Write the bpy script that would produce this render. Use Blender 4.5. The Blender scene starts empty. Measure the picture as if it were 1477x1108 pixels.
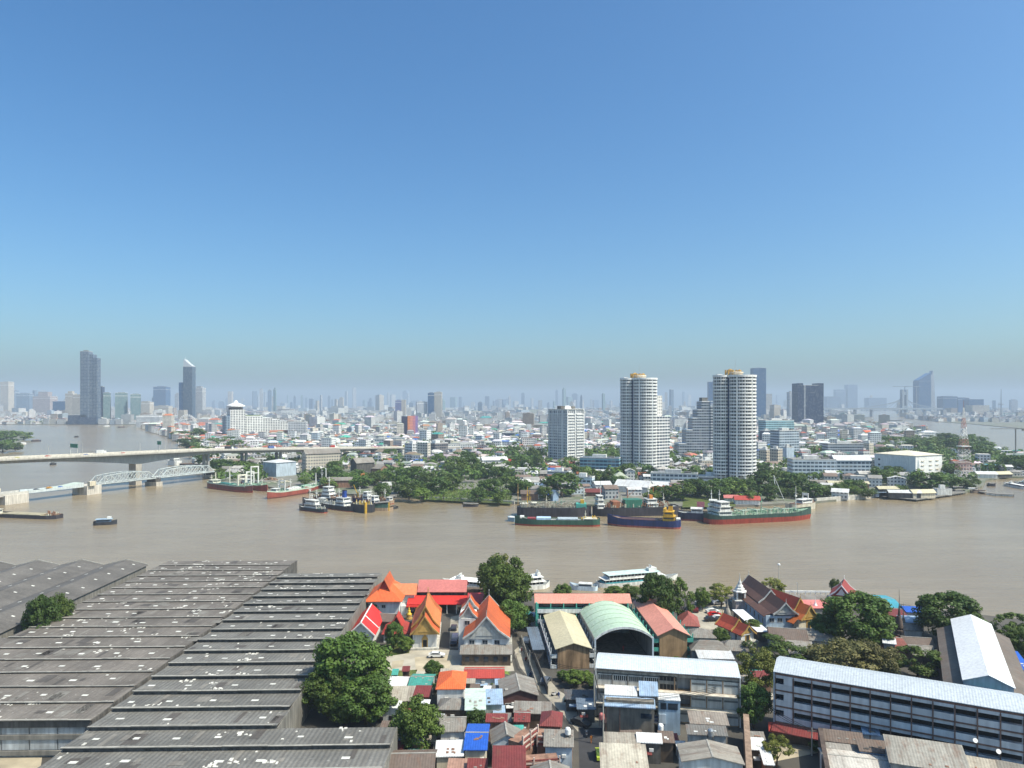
import bpy, math, random
from mathutils import Vector, Matrix, noise
R = math.radians
scene = bpy.context.scene
COL = scene.collection
HOR, F, CX, H = 583.0, 1024.0, 738.5, 70.0      # photograph: horizon row, focal length (px), centre column; camera height (m)
GZ = 1.5                                          # height of the land above the river
rnd = random.Random(7)

def at(px, py, z=GZ):
    Y = (H - z) * F / (py - HOR)
    return Vector(((px - CX) * Y / F, Y, z))
def pix(v):
    return (CX + v[0] * F / v[1], HOR + (H - v[2]) * F / v[1])

# ------------------------------------------------------------------ materials
MATS = {}
class NT:
    def __init__(s, name):
        s.m = bpy.data.materials.new(name); s.m.use_nodes = True
        s.t = s.m.node_tree; s.t.nodes.clear()
        s.out = s.n('ShaderNodeOutputMaterial')
    def n(s, typ, **kw):
        nd = s.t.nodes.new(typ)
        for k, v in kw.items():
            if k == 'i':
                for a, b in v.items(): s.put(nd.inputs[a], b)
            else: setattr(nd, k, v)
        return nd
    def put(s, sock, v):
        if isinstance(v, bpy.types.NodeSocket): s.t.links.new(v, sock)
        else:
            if isinstance(v, (tuple, list)) and len(v) == 3 and sock.type == 'RGBA': v = (*v, 1)
            sock.default_value = v
    def math(s, op, a, b=0.0, c=None):
        nd = s.n('ShaderNodeMath', operation=op)
        s.put(nd.inputs[0], a); s.put(nd.inputs[1], b)
        if c is not None: s.put(nd.inputs[2], c)
        return nd.outputs[0]
    def mix(s, f, a, b, mode='MIX'):
        nd = s.n('ShaderNodeMix', data_type='RGBA', blend_type=mode)
        s.put(nd.inputs[0], f); s.put(nd.inputs[6], a); s.put(nd.inputs[7], b)
        return nd.outputs[2]
    def ramp(s, f, lo, hi, a=0.0, b=1.0):
        nd = s.n('ShaderNodeMapRange')
        s.put(nd.inputs[0], f); nd.inputs[1].default_value = lo; nd.inputs[2].default_value = hi
        nd.inputs[3].default_value = a; nd.inputs[4].default_value = b
        return nd.outputs[0]
    def noise(s, vec, scale, detail=3, rough=.55):
        nd = s.n('ShaderNodeTexNoise'); s.put(nd.inputs['Vector'], vec)
        nd.inputs['Scale'].default_value = scale; nd.inputs['Detail'].default_value = detail
        nd.inputs['Roughness'].default_value = rough
        return nd.outputs[0]
    def coords(s, scale=None):
        o = s.n('ShaderNodeTexCoord').outputs['Object']
        if scale:
            mp = s.n('ShaderNodeMapping'); s.put(mp.inputs[0], o); mp.inputs['Scale'].default_value = scale
            o = mp.outputs[0]
        return o
    def bsdf(s, col, rough=.8, metal=0.0, normal=None, spec=.35):
        b = s.n('ShaderNodeBsdfPrincipled')
        s.put(b.inputs['Base Color'], col); s.put(b.inputs['Roughness'], rough)
        b.inputs['Metallic'].default_value = metal; b.inputs['Specular IOR Level'].default_value = spec
        if normal is not None: s.put(b.inputs['Normal'], normal)
        s.t.links.new(b.outputs[0], s.out.inputs[0])
        return b
    def bump(s, h, dist=.1, strength=.5):
        b = s.n('ShaderNodeBump'); s.put(b.inputs['Height'], h)
        b.inputs['Distance'].default_value = dist; b.inputs['Strength'].default_value = strength
        return b.outputs[0]

def paint(name, rgb, rough=.75, var=.22, scale=.35, streak=.18, metal=0.0, rv=.10):
    """plain weathered surface: mottling, run-off streaks, a little variation between copies"""
    if name in MATS: return MATS[name]
    n = NT(name); c = n.coords()
    a = n.noise(c, scale, 4)
    b = n.noise(n.coords((1.1, 1.1, .12)), 1.0, 3)
    f = n.ramp(a, .3, .7, 1 - var, 1 + var * .6)
    g = n.ramp(b, .35, .65, 1 - streak, 1 + streak * .4)
    r = n.ramp(n.n('ShaderNodeObjectInfo').outputs['Random'], 0, 1, 1 - rv, 1 + rv)
    k = n.math('MULTIPLY', n.math('MULTIPLY', f, g), r)
    col = n.mix(1.0, rgb, n.n('ShaderNodeCombineColor', i={0: k, 1: k, 2: n.math('MULTIPLY', k, .985)}).outputs[0], 'MULTIPLY')
    n.bsdf(col, rough, metal)
    MATS[name] = n.m
    return n.m

def sheet(name, rgb, ax='x', period=.9, rough=.6, var=.3, dirt=(.09, .08, .07), amount=.5, spots=0.0, metal=0.0, depth=.02, scale=.12, ribc=.02, rust_=0.0):
    """corrugated or tiled roofing: ribs across ax, streaks running down the slope, stains"""
    if name in MATS: return MATS[name]
    n = NT(name); c = n.coords()
    s = n.n('ShaderNodeSeparateXYZ', i={0: c})
    u = s.outputs[0 if ax == 'x' else 1]
    rib = n.math('SINE', n.math('MULTIPLY', u, 2 * math.pi / period))
    st = n.noise(n.coords((1.0, .07, .2) if ax == 'x' else (.07, 1.0, .2)), .9, 4, .6)
    big = n.noise(c, scale, 4, .6)
    fine = n.noise(c, 1.6, 3)
    k = n.math('MULTIPLY', n.ramp(big, .3, .7, 1 - var, 1 + var * .55), n.ramp(fine, .3, .7, .84, 1.12))
    k = n.math('MULTIPLY', k, n.ramp(rib, -1, 1, 1-ribc, 1+ribc*.6))
    rr = n.ramp(n.n('ShaderNodeObjectInfo').outputs['Random'], 0, 1, .9, 1.1)
    k = n.math('MULTIPLY', k, rr)
    col = n.mix(1.0, rgb, n.n('ShaderNodeCombineColor', i={0: k, 1: k, 2: k}).outputs[0], 'MULTIPLY')
    col = n.mix(n.ramp(st, .48, .72, 0, amount), col, dirt)
    if rust_:
        ru=n.noise(n.coords((.8,.35,.6) if ax=='x' else (.35,.8,.6)),.9,5,.65)
        col=n.mix(n.ramp(ru,.52,.68,0,rust_),col,(.17,.085,.05))
    if spots:
        sp = n.noise(c, 1.1, 2, .7)
        col = n.mix(n.ramp(sp, .66, .74, 0, spots), col, (.5, .49, .46))
    n.bsdf(col, rough, metal, n.bump(rib, depth, .6))
    MATS[name] = n.m
    return n.m

def facade(name, wall, glass=(.025, .045, .075), bw=3.2, fh=3.2, wx=(.18, .82), wz=(.3, .82), cyl=0, attr=False, grough=.12, rv=.12, wallrough=.8):
    """walls of far buildings: rows of windows, each pane its own shade"""
    if name in MATS: return MATS[name]
    n = NT(name); tc = n.n('ShaderNodeTexCoord')
    p = n.n('ShaderNodeSeparateXYZ', i={0: tc.outputs['Object']}).outputs
    q = n.n('ShaderNodeSeparateXYZ', i={0: tc.outputs['Normal']}).outputs
    if cyl: u = n.math('MULTIPLY', n.math('ARCTAN2', p[1], p[0]), float(cyl))
    else:
        side = n.math('GREATER_THAN', n.math('ABSOLUTE', q[0]), n.math('ABSOLUTE', q[1]))
        u = n.math('ADD', n.math('MULTIPLY', p[1], side), n.math('MULTIPLY', p[0], n.math('SUBTRACT', 1.0, side)))
    uu = n.math('DIVIDE', u, bw); zz = n.math('DIVIDE', p[2], fh)
    fu = n.math('FRACT', uu); fz = n.math('FRACT', zz)
    def band(f, a, b): return n.math('MULTIPLY', n.math('GREATER_THAN', f, a), n.math('LESS_THAN', f, b))
    m = n.math('MULTIPLY', band(fu, *wx), band(fz, *wz))
    m = n.math('MULTIPLY', m, n.math('LESS_THAN', n.math('ABSOLUTE', q[2]), .5))
    idv = n.n('ShaderNodeCombineXYZ', i={0: n.math('FLOOR', uu), 1: n.math('FLOOR', zz), 2: n.n('ShaderNodeObjectInfo').outputs['Random']}).outputs[0]
    w = n.n('ShaderNodeTexWhiteNoise', i={'Vector': idv}).outputs[0]
    g = n.mix(n.ramp(w, .6, 1, 0, .5), glass, (.32, .32, .3))
    base = n.n('ShaderNodeAttribute', attribute_name='Col').outputs[0] if attr else wall
    k = n.ramp(n.noise(tc.outputs['Object'], .08, 4), .3, .7, .82, 1.1)
    k = n.math('MULTIPLY', k, n.ramp(n.n('ShaderNodeObjectInfo').outputs['Random'], 0, 1, 1 - rv, 1 + rv))
    wc = n.mix(1.0, base, n.n('ShaderNodeCombineColor', i={0: k, 1: k, 2: k}).outputs[0], 'MULTIPLY')
    n.bsdf(n.mix(m, wc, g), n.ramp(m, 0, 1, wallrough, grough))
    MATS[name] = n.m
    return n.m

def glass(name='window_glass', rgb=(.02, .03, .045), rough=.1):
    if name in MATS: return MATS[name]
    n = NT(name)
    k = n.ramp(n.noise(n.coords(), .7, 1), .35, .65, .6, 1.7)
    n.bsdf(n.mix(1.0, rgb, n.n('ShaderNodeCombineColor', i={0: k, 1: k, 2: k}).outputs[0], 'MULTIPLY'), rough, spec=.5)
    MATS[name] = n.m
    return n.m

def leafmat(name, rgb, alt, hue=.32):
    if name in MATS: return MATS[name]
    n = NT(name); c = n.coords()
    a = n.noise(c, .3, 2); b = n.noise(c, 2.2, 3)
    oi = n.n('ShaderNodeObjectInfo').outputs['Random']
    col = n.mix(n.ramp(a, .35, .65), rgb, alt)
    k = n.math('MULTIPLY', n.ramp(b, .3, .7, .6, 1.45), n.ramp(oi, 0, 1, 1 - hue, 1 + hue))
    col = n.mix(1.0, col, n.n('ShaderNodeCombineColor', i={0: k, 1: k, 2: k}).outputs[0], 'MULTIPLY')
    d = n.bsdf(col, .55, spec=.25)
    tr = n.n('ShaderNodeBsdfTranslucent', i={0: n.mix(.5, col, (.12, .16, .02))})
    ms = n.n('ShaderNodeMixShader', i={0: .22, 1: d.outputs[0], 2: tr.outputs[0]})
    n.t.links.new(ms.outputs[0], n.out.inputs[0])
    MATS[name] = n.m
    return n.m

# ------------------------------------------------------------------ mesh builder
class MB:
    def __init__(s): s.v = []; s.f = []; s.c = []; s.cur = None
    def add(s, pts, faces):
        b = len(s.v); s.v.extend(tuple(p) for p in pts)
        for f in faces: s.f.append(tuple(b + i for i in f)); s.c.append(s.cur)
        return s
    def box(s, x0, x1, y0, y1, z0, z1):
        return s.add([(x0,y0,z0),(x1,y0,z0),(x1,y1,z0),(x0,y1,z0),(x0,y0,z1),(x1,y0,z1),(x1,y1,z1),(x0,y1,z1)],
                     [(0,3,2,1),(4,5,6,7),(0,1,5,4),(1,2,6,5),(2,3,7,6),(3,0,4,7)])
    def prism(s, poly, z0, z1):
        n = len(poly)
        a = sum(poly[i][0]*poly[(i+1)%n][1]-poly[(i+1)%n][0]*poly[i][1] for i in range(n))
        if a < 0: poly = poly[::-1]
        return s.add([(x,y,z0) for x,y in poly]+[(x,y,z1) for x,y in poly],
                     [tuple(range(n-1,-1,-1)), tuple(range(n,2*n))]+[(i,(i+1)%n,n+(i+1)%n,n+i) for i in range(n)])
    def ext(s, prof, a, b, axis='y'):
        """extrude a (v,z) outline along axis"""
        n = len(prof)
        P = (lambda v, z, u: (v, u, z)) if axis == 'y' else (lambda v, z, u: (u, v, z))
        f = [tuple(range(n)), tuple(range(2*n-1,n-1,-1))]+[(i,n+i,n+(i+1)%n,(i+1)%n) for i in range(n)]
        if axis == 'x': f = [t[::-1] for t in f]
        ar = sum(prof[i][0]*prof[(i+1)%n][1]-prof[(i+1)%n][0]*prof[i][1] for i in range(n))
        if ar < 0: f = [t[::-1] for t in f]
        return s.add([P(v,z,a) for v,z in prof]+[P(v,z,b) for v,z in prof], f)
    def slabline(s, line, t, a, b, axis='y'):
        """roof slab following a (v,z) polyline"""
        return s.ext(list(line)+[(v,z-t) for v,z in reversed(line)], a, b, axis)
    def gable(s, x0, x1, y0, y1, z, rise, axis='x', oh=.5, t=.16):
        if axis == 'x': v0, v1, a, b = y0, y1, x0, x1
        else: v0, v1, a, b = x0, x1, y0, y1
        m = (v0+v1)/2; k = rise/((v1-v0)/2)*oh
        return s.slabline([(v0-oh,z-k+t),(m,z+rise+t),(v1+oh,z-k+t)], t, a-oh, b+oh, axis)
    def gwall(s, x0, x1, y0, y1, z0, z, rise, axis='x'):
        if axis == 'x': v0, v1, a, b = y0, y1, x0, x1
        else: v0, v1, a, b = x0, x1, y0, y1
        return s.ext([(v0,z0),(v1,z0),(v1,z),((v0+v1)/2,z+rise),(v0,z)], a, b, axis)
    def hip(s, x0, x1, y0, y1, z, rise, oh=.5, t=.15, k=None):
        x0-=oh; x1+=oh; y0-=oh; y1+=oh; w=x1-x0; d=y1-y0
        if k is None: k = min(w,d)/2
        if w>=d: r0,r1=(x0+k,(y0+y1)/2),(x1-k,(y0+y1)/2)
        else: r0,r1=((x0+x1)/2,y0+k),((x0+x1)/2,y1-k)
        P=[(x0,y0,z),(x1,y0,z),(x1,y1,z),(x0,y1,z)]; Q=[(a,b,z+t) for a,b,_ in P]
        T=[(*r0,z+rise+t),(*r1,z+rise+t)]
        fs=[(3,2,1,0),(0,1,5,4),(1,2,6,5),(2,3,7,6),(3,0,4,7)]
        fs+= [(4,5,9,8),(5,6,9),(6,7,8,9),(7,4,8)] if w>=d else [(4,5,8),(5,6,9,8),(6,7,9),(7,4,8,9)]
        return s.add(P+Q+T, fs)
    def lathe(s, prof, n=12, cx=0, cy=0):
        b=[]
        for r,z in prof:
            for i in range(n):
                a=2*math.pi*i/n; b.append((cx+r*math.cos(a),cy+r*math.sin(a),z))
        m=len(prof); fs=[]
        for j in range(m-1):
            for i in range(n):
                k=(i+1)%n; fs.append((j*n+i,j*n+k,(j+1)*n+k,(j+1)*n+i))
        fs.append(tuple(range(n-1,-1,-1))); fs.append(tuple((m-1)*n+i for i in range(n)))
        return s.add(b,fs)
    def cyl(s, x, y, z0, z1, r0, r1=None, n=10): return s.lathe([(r0,z0),(r0 if r1 is None else r1,z1)], n, x, y)
    def tube(s, p, q, r0, r1=None, n=6):
        p=Vector(p); q=Vector(q); d=(q-p)
        if d.length<1e-6: return s
        z=d.normalized(); x=z.orthogonal().normalized(); y=z.cross(x)
        if r1 is None: r1=r0
        b=[p+(x*math.cos(2*math.pi*i/n)+y*math.sin(2*math.pi*i/n))*r0 for i in range(n)]
        c=[q+(x*math.cos(2*math.pi*i/n)+y*math.sin(2*math.pi*i/n))*r1 for i in range(n)]
        return s.add(b+c,[tuple(range(n-1,-1,-1)),tuple(range(n,2*n))]+[(i,(i+1)%n,n+(i+1)%n,n+i) for i in range(n)])
    def path(s, pts, r, n=6):
        for a,b in zip(pts,pts[1:]): s.tube(a,b,r,r,n)
        return s
    def mesh(s, name, mat, smooth=False):
        me=bpy.data.meshes.new(name); me.from_pydata(s.v,[],s.f); me.update()
        if mat: me.materials.append(mat)
        if s.c and s.c[0] is not None:
            ca=me.color_attributes.new('Col','FLOAT_COLOR','CORNER'); buf=[]
            for f,c in zip(s.f,s.c): buf.extend((*c,1.0)*len(f))
            ca.data.foreach_set('color',buf)
        if smooth:
            me.polygons.foreach_set('use_smooth',[True]*len(me.polygons))
        return me
    def build(s, name, mat, parent=None, loc=None, smooth=False, rotz=0, label=None):
        o=bpy.data.objects.new(name, s.mesh(name,mat,smooth)); COL.objects.link(o)
        if parent is not None: o.parent=parent
        if loc is not None: o.location=loc
        if rotz: o.rotation_euler=(0,0,rotz)
        if label: o['label']=label
        return o

def obj(name, me, parent=None, loc=None, rotz=0, scale=None):
    o=bpy.data.objects.new(name,me); COL.objects.link(o)
    if parent is not None: o.parent=parent
    if loc is not None: o.location=loc
    if rotz: o.rotation_euler=(0,0,rotz)
    if scale is not None: o.scale=scale
    return o
def tag(o, label=None, cat=None, group=None, kind=None):
    if label: o['label']=label
    if cat: o['category']=cat
    if group: o['group']=group
    if kind: o['kind']=kind
    return o
def thing(name, label, cat, loc=(0,0,GZ), rotz=0, group=None):
    o=bpy.data.objects.new(name,None); o.empty_display_size=.5; COL.objects.link(o)
    o.location=loc; o.rotation_euler=(0,0,rotz)
    return tag(o,label,cat,group)
def dup(root, loc, rotz=0, label=None, scale=None):
    r=root.copy(); COL.objects.link(r); r.location=loc; r.rotation_euler=(0,0,rotz)
    if scale is not None: r.scale=scale
    if label: r['label']=label
    for ch in list(root.children):
        c=ch.copy(); COL.objects.link(c); c.parent=r
        for g in list(ch.children):
            d=g.copy(); COL.objects.link(d); d.parent=c
    return r

# labels that say where: description + nearest landmark (+ rank when several share it)
AUTO=[]; LAND=[]
def auto(o, desc, px, py): AUTO.append([o,desc,px,py])
def landmark(name, px, py): LAND.append((name,px,py))
ORD=['second','third','fourth','fifth','sixth','seventh','eighth','ninth','tenth','eleventh','twelfth','thirteenth','fourteenth','fifteenth','sixteenth','seventeenth','eighteenth','nineteenth','twentieth']
def settle_labels():
    groups={}
    for o,desc,px,py in AUTO:
        best=min(LAND,key=lambda l:(l[1]-px)**2+((l[2]-py)*2.2)**2)
        dx,dy=px-best[1],(py-best[2])*2.2
        rel='beside' if abs(dx)>abs(dy)*1.2 else ('in front of' if dy>0 else 'behind')
        if rel=='beside': rel='right of' if dx>0 else 'left of'
        groups.setdefault((desc,rel,best[0]),[]).append((px,py,o))
    for (desc,rel,nm),L in groups.items():
        L.sort(key=lambda t:t[0]); n=len(L)
        for i,(px,py,o) in enumerate(L):
            b=f'{desc} {rel} the {nm}'
            if n>1:
                if i==0: b+=', leftmost'
                elif i==n-1: b+=', rightmost'
                elif i<=len(ORD): b+=f', {ORD[i-1]} from left'
                else: b+=f', {ORD[min(n-2-i,18)]} from right'
            o['label']=b

# ------------------------------------------------------------------ render settings, camera, light, air
scene.render.engine='CYCLES'
cy=scene.cycles
cy.max_bounces=5; cy.diffuse_bounces=2; cy.glossy_bounces=2; cy.transmission_bounces=2; cy.volume_bounces=0; cy.transparent_max_bounces=4
cy.use_adaptive_sampling=True; cy.adaptive_threshold=.012; cy.use_denoising=True
try: cy.denoiser='OPENIMAGEDENOISE'
except Exception: pass
cy.caustics_reflective=False; cy.caustics_refractive=False; cy.sample_clamp_indirect=4
vs=scene.view_settings; vs.view_transform='Standard'; vs.look='None'; vs.gamma=1; vs.exposure=0.45; vs.use_curve_mapping=False
cam=bpy.data.objects.new('camera',bpy.data.cameras.new('camera')); COL.objects.link(cam); scene.camera=cam
cam.location=(0,0,H); cam.rotation_euler=(R(90),0,0)
cam.data.sensor_fit='HORIZONTAL'; cam.data.sensor_width=36; cam.data.lens=36*F/1477; cam.data.shift_y=(HOR-554)/1477
cam.data.clip_start=1; cam.data.clip_end=60000
SUN_AZ, SUN_EL = 112, 54
sd=Vector((math.sin(R(SUN_AZ))*math.cos(R(SUN_EL)),math.cos(R(SUN_AZ))*math.cos(R(SUN_EL)),math.sin(R(SUN_EL))))
sl=bpy.data.lights.new('sun','SUN'); sl.energy=4.4; sl.angle=R(.53); sl.color=(1,.92,.78)
so=bpy.data.objects.new('sun',sl); COL.objects.link(so); so.rotation_euler=sd.to_track_quat('Z','Y').to_euler(); so.location=(0,0,400)
w=bpy.data.worlds.new('World'); scene.world=w; w.use_nodes=True
nt=w.node_tree; bg=nt.nodes['Background']; sky=nt.nodes.new('ShaderNodeTexSky'); sky.sky_type='NISHITA'
sky.sun_disc=False; sky.sun_elevation=R(SUN_EL); sky.sun_rotation=R(SUN_AZ); sky.air_density=.9; sky.dust_density=3; sky.ozone_density=0; sky.altitude=0
hs=nt.nodes.new('ShaderNodeHueSaturation'); hs.inputs['Saturation'].default_value=1.34; tn=nt.nodes.new('ShaderNodeMix'); tn.data_type='RGBA'; tn.blend_type='MULTIPLY'; tn.inputs[0].default_value=1; tn.inputs[7].default_value=(.74,1.03,1.13,1)
nt.links.new(sky.outputs[0],hs.inputs['Color']); nt.links.new(hs.outputs[0],tn.inputs[6]); nt.links.new(tn.outputs[2],bg.inputs[0]); bg.inputs[1].default_value=.124
hz=NT('haze_air'); pv=hz.n('ShaderNodeVolumePrincipled'); pv.inputs['Color'].default_value=(.69,.825,.99,1); pv.inputs['Density'].default_value=1.25e-4; pv.inputs['Anisotropy'].default_value=.0
hz.t.links.new(pv.outputs[0],hz.out.inputs['Volume'])
tag(MB().box(-16000,16000,-400,15000,-1,345).build('haze',hz.m),'pale blue haze over the river and the far city','haze',kind='stuff')
# ------------------------------------------------------------------ river, banks, ground
n=NT('river_water'); c=n.coords()
big=n.noise(c,.006,4,.6); mid=n.noise(n.coords((.02,.05,1)),1,4,.6)
col=n.mix(n.ramp(big,.35,.65),(.222,.17,.103),(.27,.215,.134))
col=n.mix(n.ramp(mid,.42,.68,0,.5),col,(.215,.165,.10))
str_=n.noise(n.coords((.004,.03,1)),1,5,.7); col=n.mix(n.ramp(str_,.5,.66,0,.45),col,(.30,.245,.165))
wv=n.math('ADD',n.math('MULTIPLY',n.noise(n.coords((.14,.4,1)),1,4,.7),1.6),n.math('MULTIPLY',n.noise(n.coords((.05,.09,1)),1,2),2.0))
n.bsdf(col,.2,0,n.bump(wv,.35,.45),.24)
tag(MB().add([(-15500,-300,0),(15500,-300,0),(15500,14800,0),(-15500,14800,0)],[(0,1,2,3)]).build('river',n.m),'wide brown river bending round the far peninsula','river',kind='structure')

n=NT('city_ground'); c=n.coords()
a=n.noise(c,.02,5,.6); b=n.noise(c,.15,4)
col=n.mix(n.ramp(a,.4,.6),(.17,.16,.14),(.09,.12,.055)); col=n.mix(n.ramp(b,.4,.65,0,.6),col,(.26,.245,.22))
n.bsdf(col,.9); GROUND=n.m
n=NT('town_ground'); c=n.coords()
a=n.noise(c,.06,5,.6); b=n.noise(c,.5,4)
col=n.mix(n.ramp(a,.42,.6),(.06,.056,.05),(.10,.09,.075)); col=n.mix(n.ramp(b,.45,.7,0,.55),col,(.085,.08,.07))  # base colour darkened to stand in for shadow in the gaps between houses
n.bsdf(col,.9); TOWN=n.m

def land(name,pts,mat,label,z=GZ,z0=-1):
    o=MB().prism(pts,z0,z).build(name,mat)
    return tag(o,label,'ground',kind='structure')
W=lambda px,py:tuple(at(px,py,0)[:2])
FB=[W(*p) for p in [(-700,613),(0,612.5),(120,612.5),(200,613),(217,622),(250,634),(268,646),(285,668),(298,690),(330,702),(384,704),(430,711),(520,716),(570,719),(604,720),(690,724),(740,727),(800,730),(985,733),(1090,731),(1172,727),(1268,717),(1316,722),(1392,712),(1418,703),(1422,694),(1450,690),(1520,689),(1800,689),(1800,664),(1477,660),(1446,663),(1436,652),(1408,634),(1340,625),(1296,617),(1250,612),(1226,605),(1216,598),(1222,594),(1290,593),(1306,597),(1310,604),(1357,609),(1400,612),(1477,619),(1900,640)]]
FB+=[(15400,3000),(15400,14700),(-15400,14700),(-15400,2600)]
land('ground',FB,GROUND,'flat far bank carrying the low city to the horizon')
land('ground',[W(-700,618),W(0,620),W(18,622),W(30,627),W(38,633),W(24,641),W(10,650),W(0,655),W(-700,700)],GROUND,'wooded bank at the left edge beyond the bridges')
NB=[(-420,282),(-60,279),(-40,262),(0,259),(30,257),(70,254),(100,252),(125,249),(150,232),(190,213),(420,180),(420,30),(-420,30)]
land('ground',NB,TOWN,'near bank of temples, warehouses and packed houses')
# river wall of the near bank, grassy patches, paved yards
def patch(name,pts,mat,label,z=GZ+.006,cat=None):
    v=[at(*p) for p in pts]; o=MB().add([(q.x,q.y,z) for q in v],[tuple(range(len(v)))]).build(name,mat)
    return tag(o,label,cat or name.replace('_',' '),kind='structure')
SAND=paint('yard_sand',(.42,.36,.26),.95,.3,.25,0)
PAVE=paint('temple_paving',(.39,.355,.29),.9,.3,.2,0)
LAWN=leafmat('lawn_grass',(.075,.105,.025),(.13,.15,.045))
ASPH=paint('lane_concrete',(.33,.30,.245),.9,.35,.25,0)
TAR=paint('lane_asphalt',(.05,.05,.055),.85,.25,.3,0)
patch('courtyard',[(556,940),(600,936),(735,940),(742,968),(640,975),(556,985)],PAVE,'pale paved temple courtyard before the ordination hall')
patch('courtyard',[(598,948),(652,945),(648,968),(600,968)],SAND,'bright sand square in the temple courtyard',GZ+.012)
patch('courtyard',[(566,954),(583,952),(580,962),(563,966)],SAND,'small sand patch beside the temple lawn',GZ+.012)
patch('lawn',[(548,931),(594,925),(590,942),(552,948)],LAWN,'green lawn before the red temple house',GZ+.012)
patch('lawn',[(560,968),(602,966),(598,976),(560,980)],LAWN,'yellowish lawn strip under the temple courtyard',GZ+.012)
patch('courtyard',[(650,890),(672,885),(676,935),(648,935)],PAVE,'paved temple yard where cars stand',GZ+.012)
patch('path',[(742,938),(757,925),(782,968),(806,996),(838,1016),(872,1046),(872,1058),(836,1058),(806,1024),(772,990),(750,962)],ASPH,'concrete lane running past the brown gabled school',GZ+.010,'lane')
patch('road',[(834,1050),(872,1050),(866,1180),(838,1180)],TAR,'dark asphalt alley between packed houses',GZ+.016,'alley')
patch('courtyard',[(995,882),(1046,868),(1050,905),(1000,912)],PAVE,'temple car park by the river trees',GZ+.010)
patch('courtyard',[(-60,1084),(62,1084),(48,1180),(-60,1180)],SAND,'sandy yard under the warehouse wall',GZ+.010)
patch('path',[(1106,1075),(1180,1062),(1190,1084),(1110,1100)],SAND,'bare earth strip under the long blue-roofed block',GZ+.010,'lane')
patch('lawn',[(605,720.4),(738,727),(736,712),(690,706),(625,705)],LAWN,'bright grassy river bank between the shipyards',GZ+.05)
patch('lawn',[(984,732),(1060,731),(1066,716),(986,714)],LAWN,'grassy bank behind the moored ships',GZ+.05)
# stone river wall on the far side
CONC=paint('pale_concrete',(.44,.43,.39),.85,.2,.3,.3)
CONCD=paint('dark_concrete',(.22,.21,.19),.9,.25,.3,.3)
def wallrun(px_pts,h,t,mat,label,z=0):
    m=MB(); P=[at(x,y,0) for x,y in px_pts]
    for a,b in zip(P,P[1:]):
        d=(b-a).normalized(); nn=Vector((-d.y,d.x,0))*t
        q=[a,b,b+nn,a+nn]; m.prism([(k.x,k.y) for k in q],-1,h)
    return tag(m.build('river_wall',mat),label,'wall')
wallrun([(604,720.6),(690,724.6),(742,727.8)],2.4,.8,paint('wall_lime',(.55,.53,.48),.9),'pale river wall edging the bright grassy bank')
wallrun([(1178,726),(1222,722),(1268,717.6)],3.4,1.2,paint('wall_lime',(.55,.53,.48),.9),'tall pale river wall right of the tanker bow')
# ------------------------------------------------------------------ trees: crown of leaf clumps, tapered trunk with limbs
LEAF=[leafmat('leaf_deep',(.05,.095,.018),(.095,.155,.03)),leafmat('leaf_mid',(.068,.112,.022),(.13,.185,.036)),leafmat('leaf_olive',(.10,.10,.035),(.165,.145,.055)),leafmat('leaf_fresh',(.085,.145,.024),(.15,.21,.04))]
LEAF.append(leafmat('leaf_yellow',(.13,.15,.03),(.20,.21,.045)))
BARK=paint('tree_bark',(.12,.09,.065),.9,.3,1,.3)
def crown_mesh(name,mat,seed,clumps,leaves,size,rx,rz,zc,flat=1.0,cl=.34):
    r=random.Random(seed); m=MB()
    cs=[]
    for i in range(clumps):
        while 1:
            p=Vector((r.uniform(-1,1),r.uniform(-1,1),r.uniform(-.85,1)))
            if .25<p.length<1: break
        p=p.normalized()*(p.length**.5)
        wob=1+.28*noise.noise(p*1.7+Vector((seed,0,0)))
        q=Vector((p.x*rx*wob,p.y*rx*wob,zc+p.z*rz*wob))
        cs.append((q,rx*cl*r.uniform(.65,1.25)))
    for q,cr in cs:
        for k in range(leaves):
            d=Vector((r.gauss(0,1),r.gauss(0,1),r.gauss(.15,1))).normalized()
            rad=cr*r.uniform(.55,1.05)
            p=q+Vector((d.x,d.y,d.z*.72*flat))*rad
            nn=(d+Vector((r.gauss(0,.45),r.gauss(0,.45),r.gauss(.35,.45)))).normalized()
            t=nn.orthogonal().normalized(); t=(Matrix.Rotation(r.uniform(0,6.28),3,nn)@t); b=nn.cross(t)
            s=size*r.uniform(.6,1.3)
            m.add([p-t*s*.5-b*s*.32,p+t*s*.5-b*s*.32,p+t*s*.38+b*s*.36,p-t*s*.42+b*s*.36],[(0,1,2,3)])
    return m.mesh(name,mat)
def trunk_mesh(name,seed,h,r0,rx):
    r=random.Random(seed); m=MB(); top=Vector((r.uniform(-.4,.4),r.uniform(-.4,.4),h*.55))
    m.tube((0,0,-.2),top,r0,r0*.62,8)
    for k in range(6):
        a=k*1.05+r.uniform(-.3,.3); e=Vector((math.cos(a)*rx*.62,math.sin(a)*rx*.62,h*r.uniform(.72,.98)))
        mm=top.lerp(e,.5)+Vector((0,0,-h*.04)); m.tube(top-Vector((0,0,h*.06*(k%3))),mm,r0*.42,r0*.28,6); m.tube(mm,e,r0*.28,r0*.08,5)
    return m.mesh(name,BARK)
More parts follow.
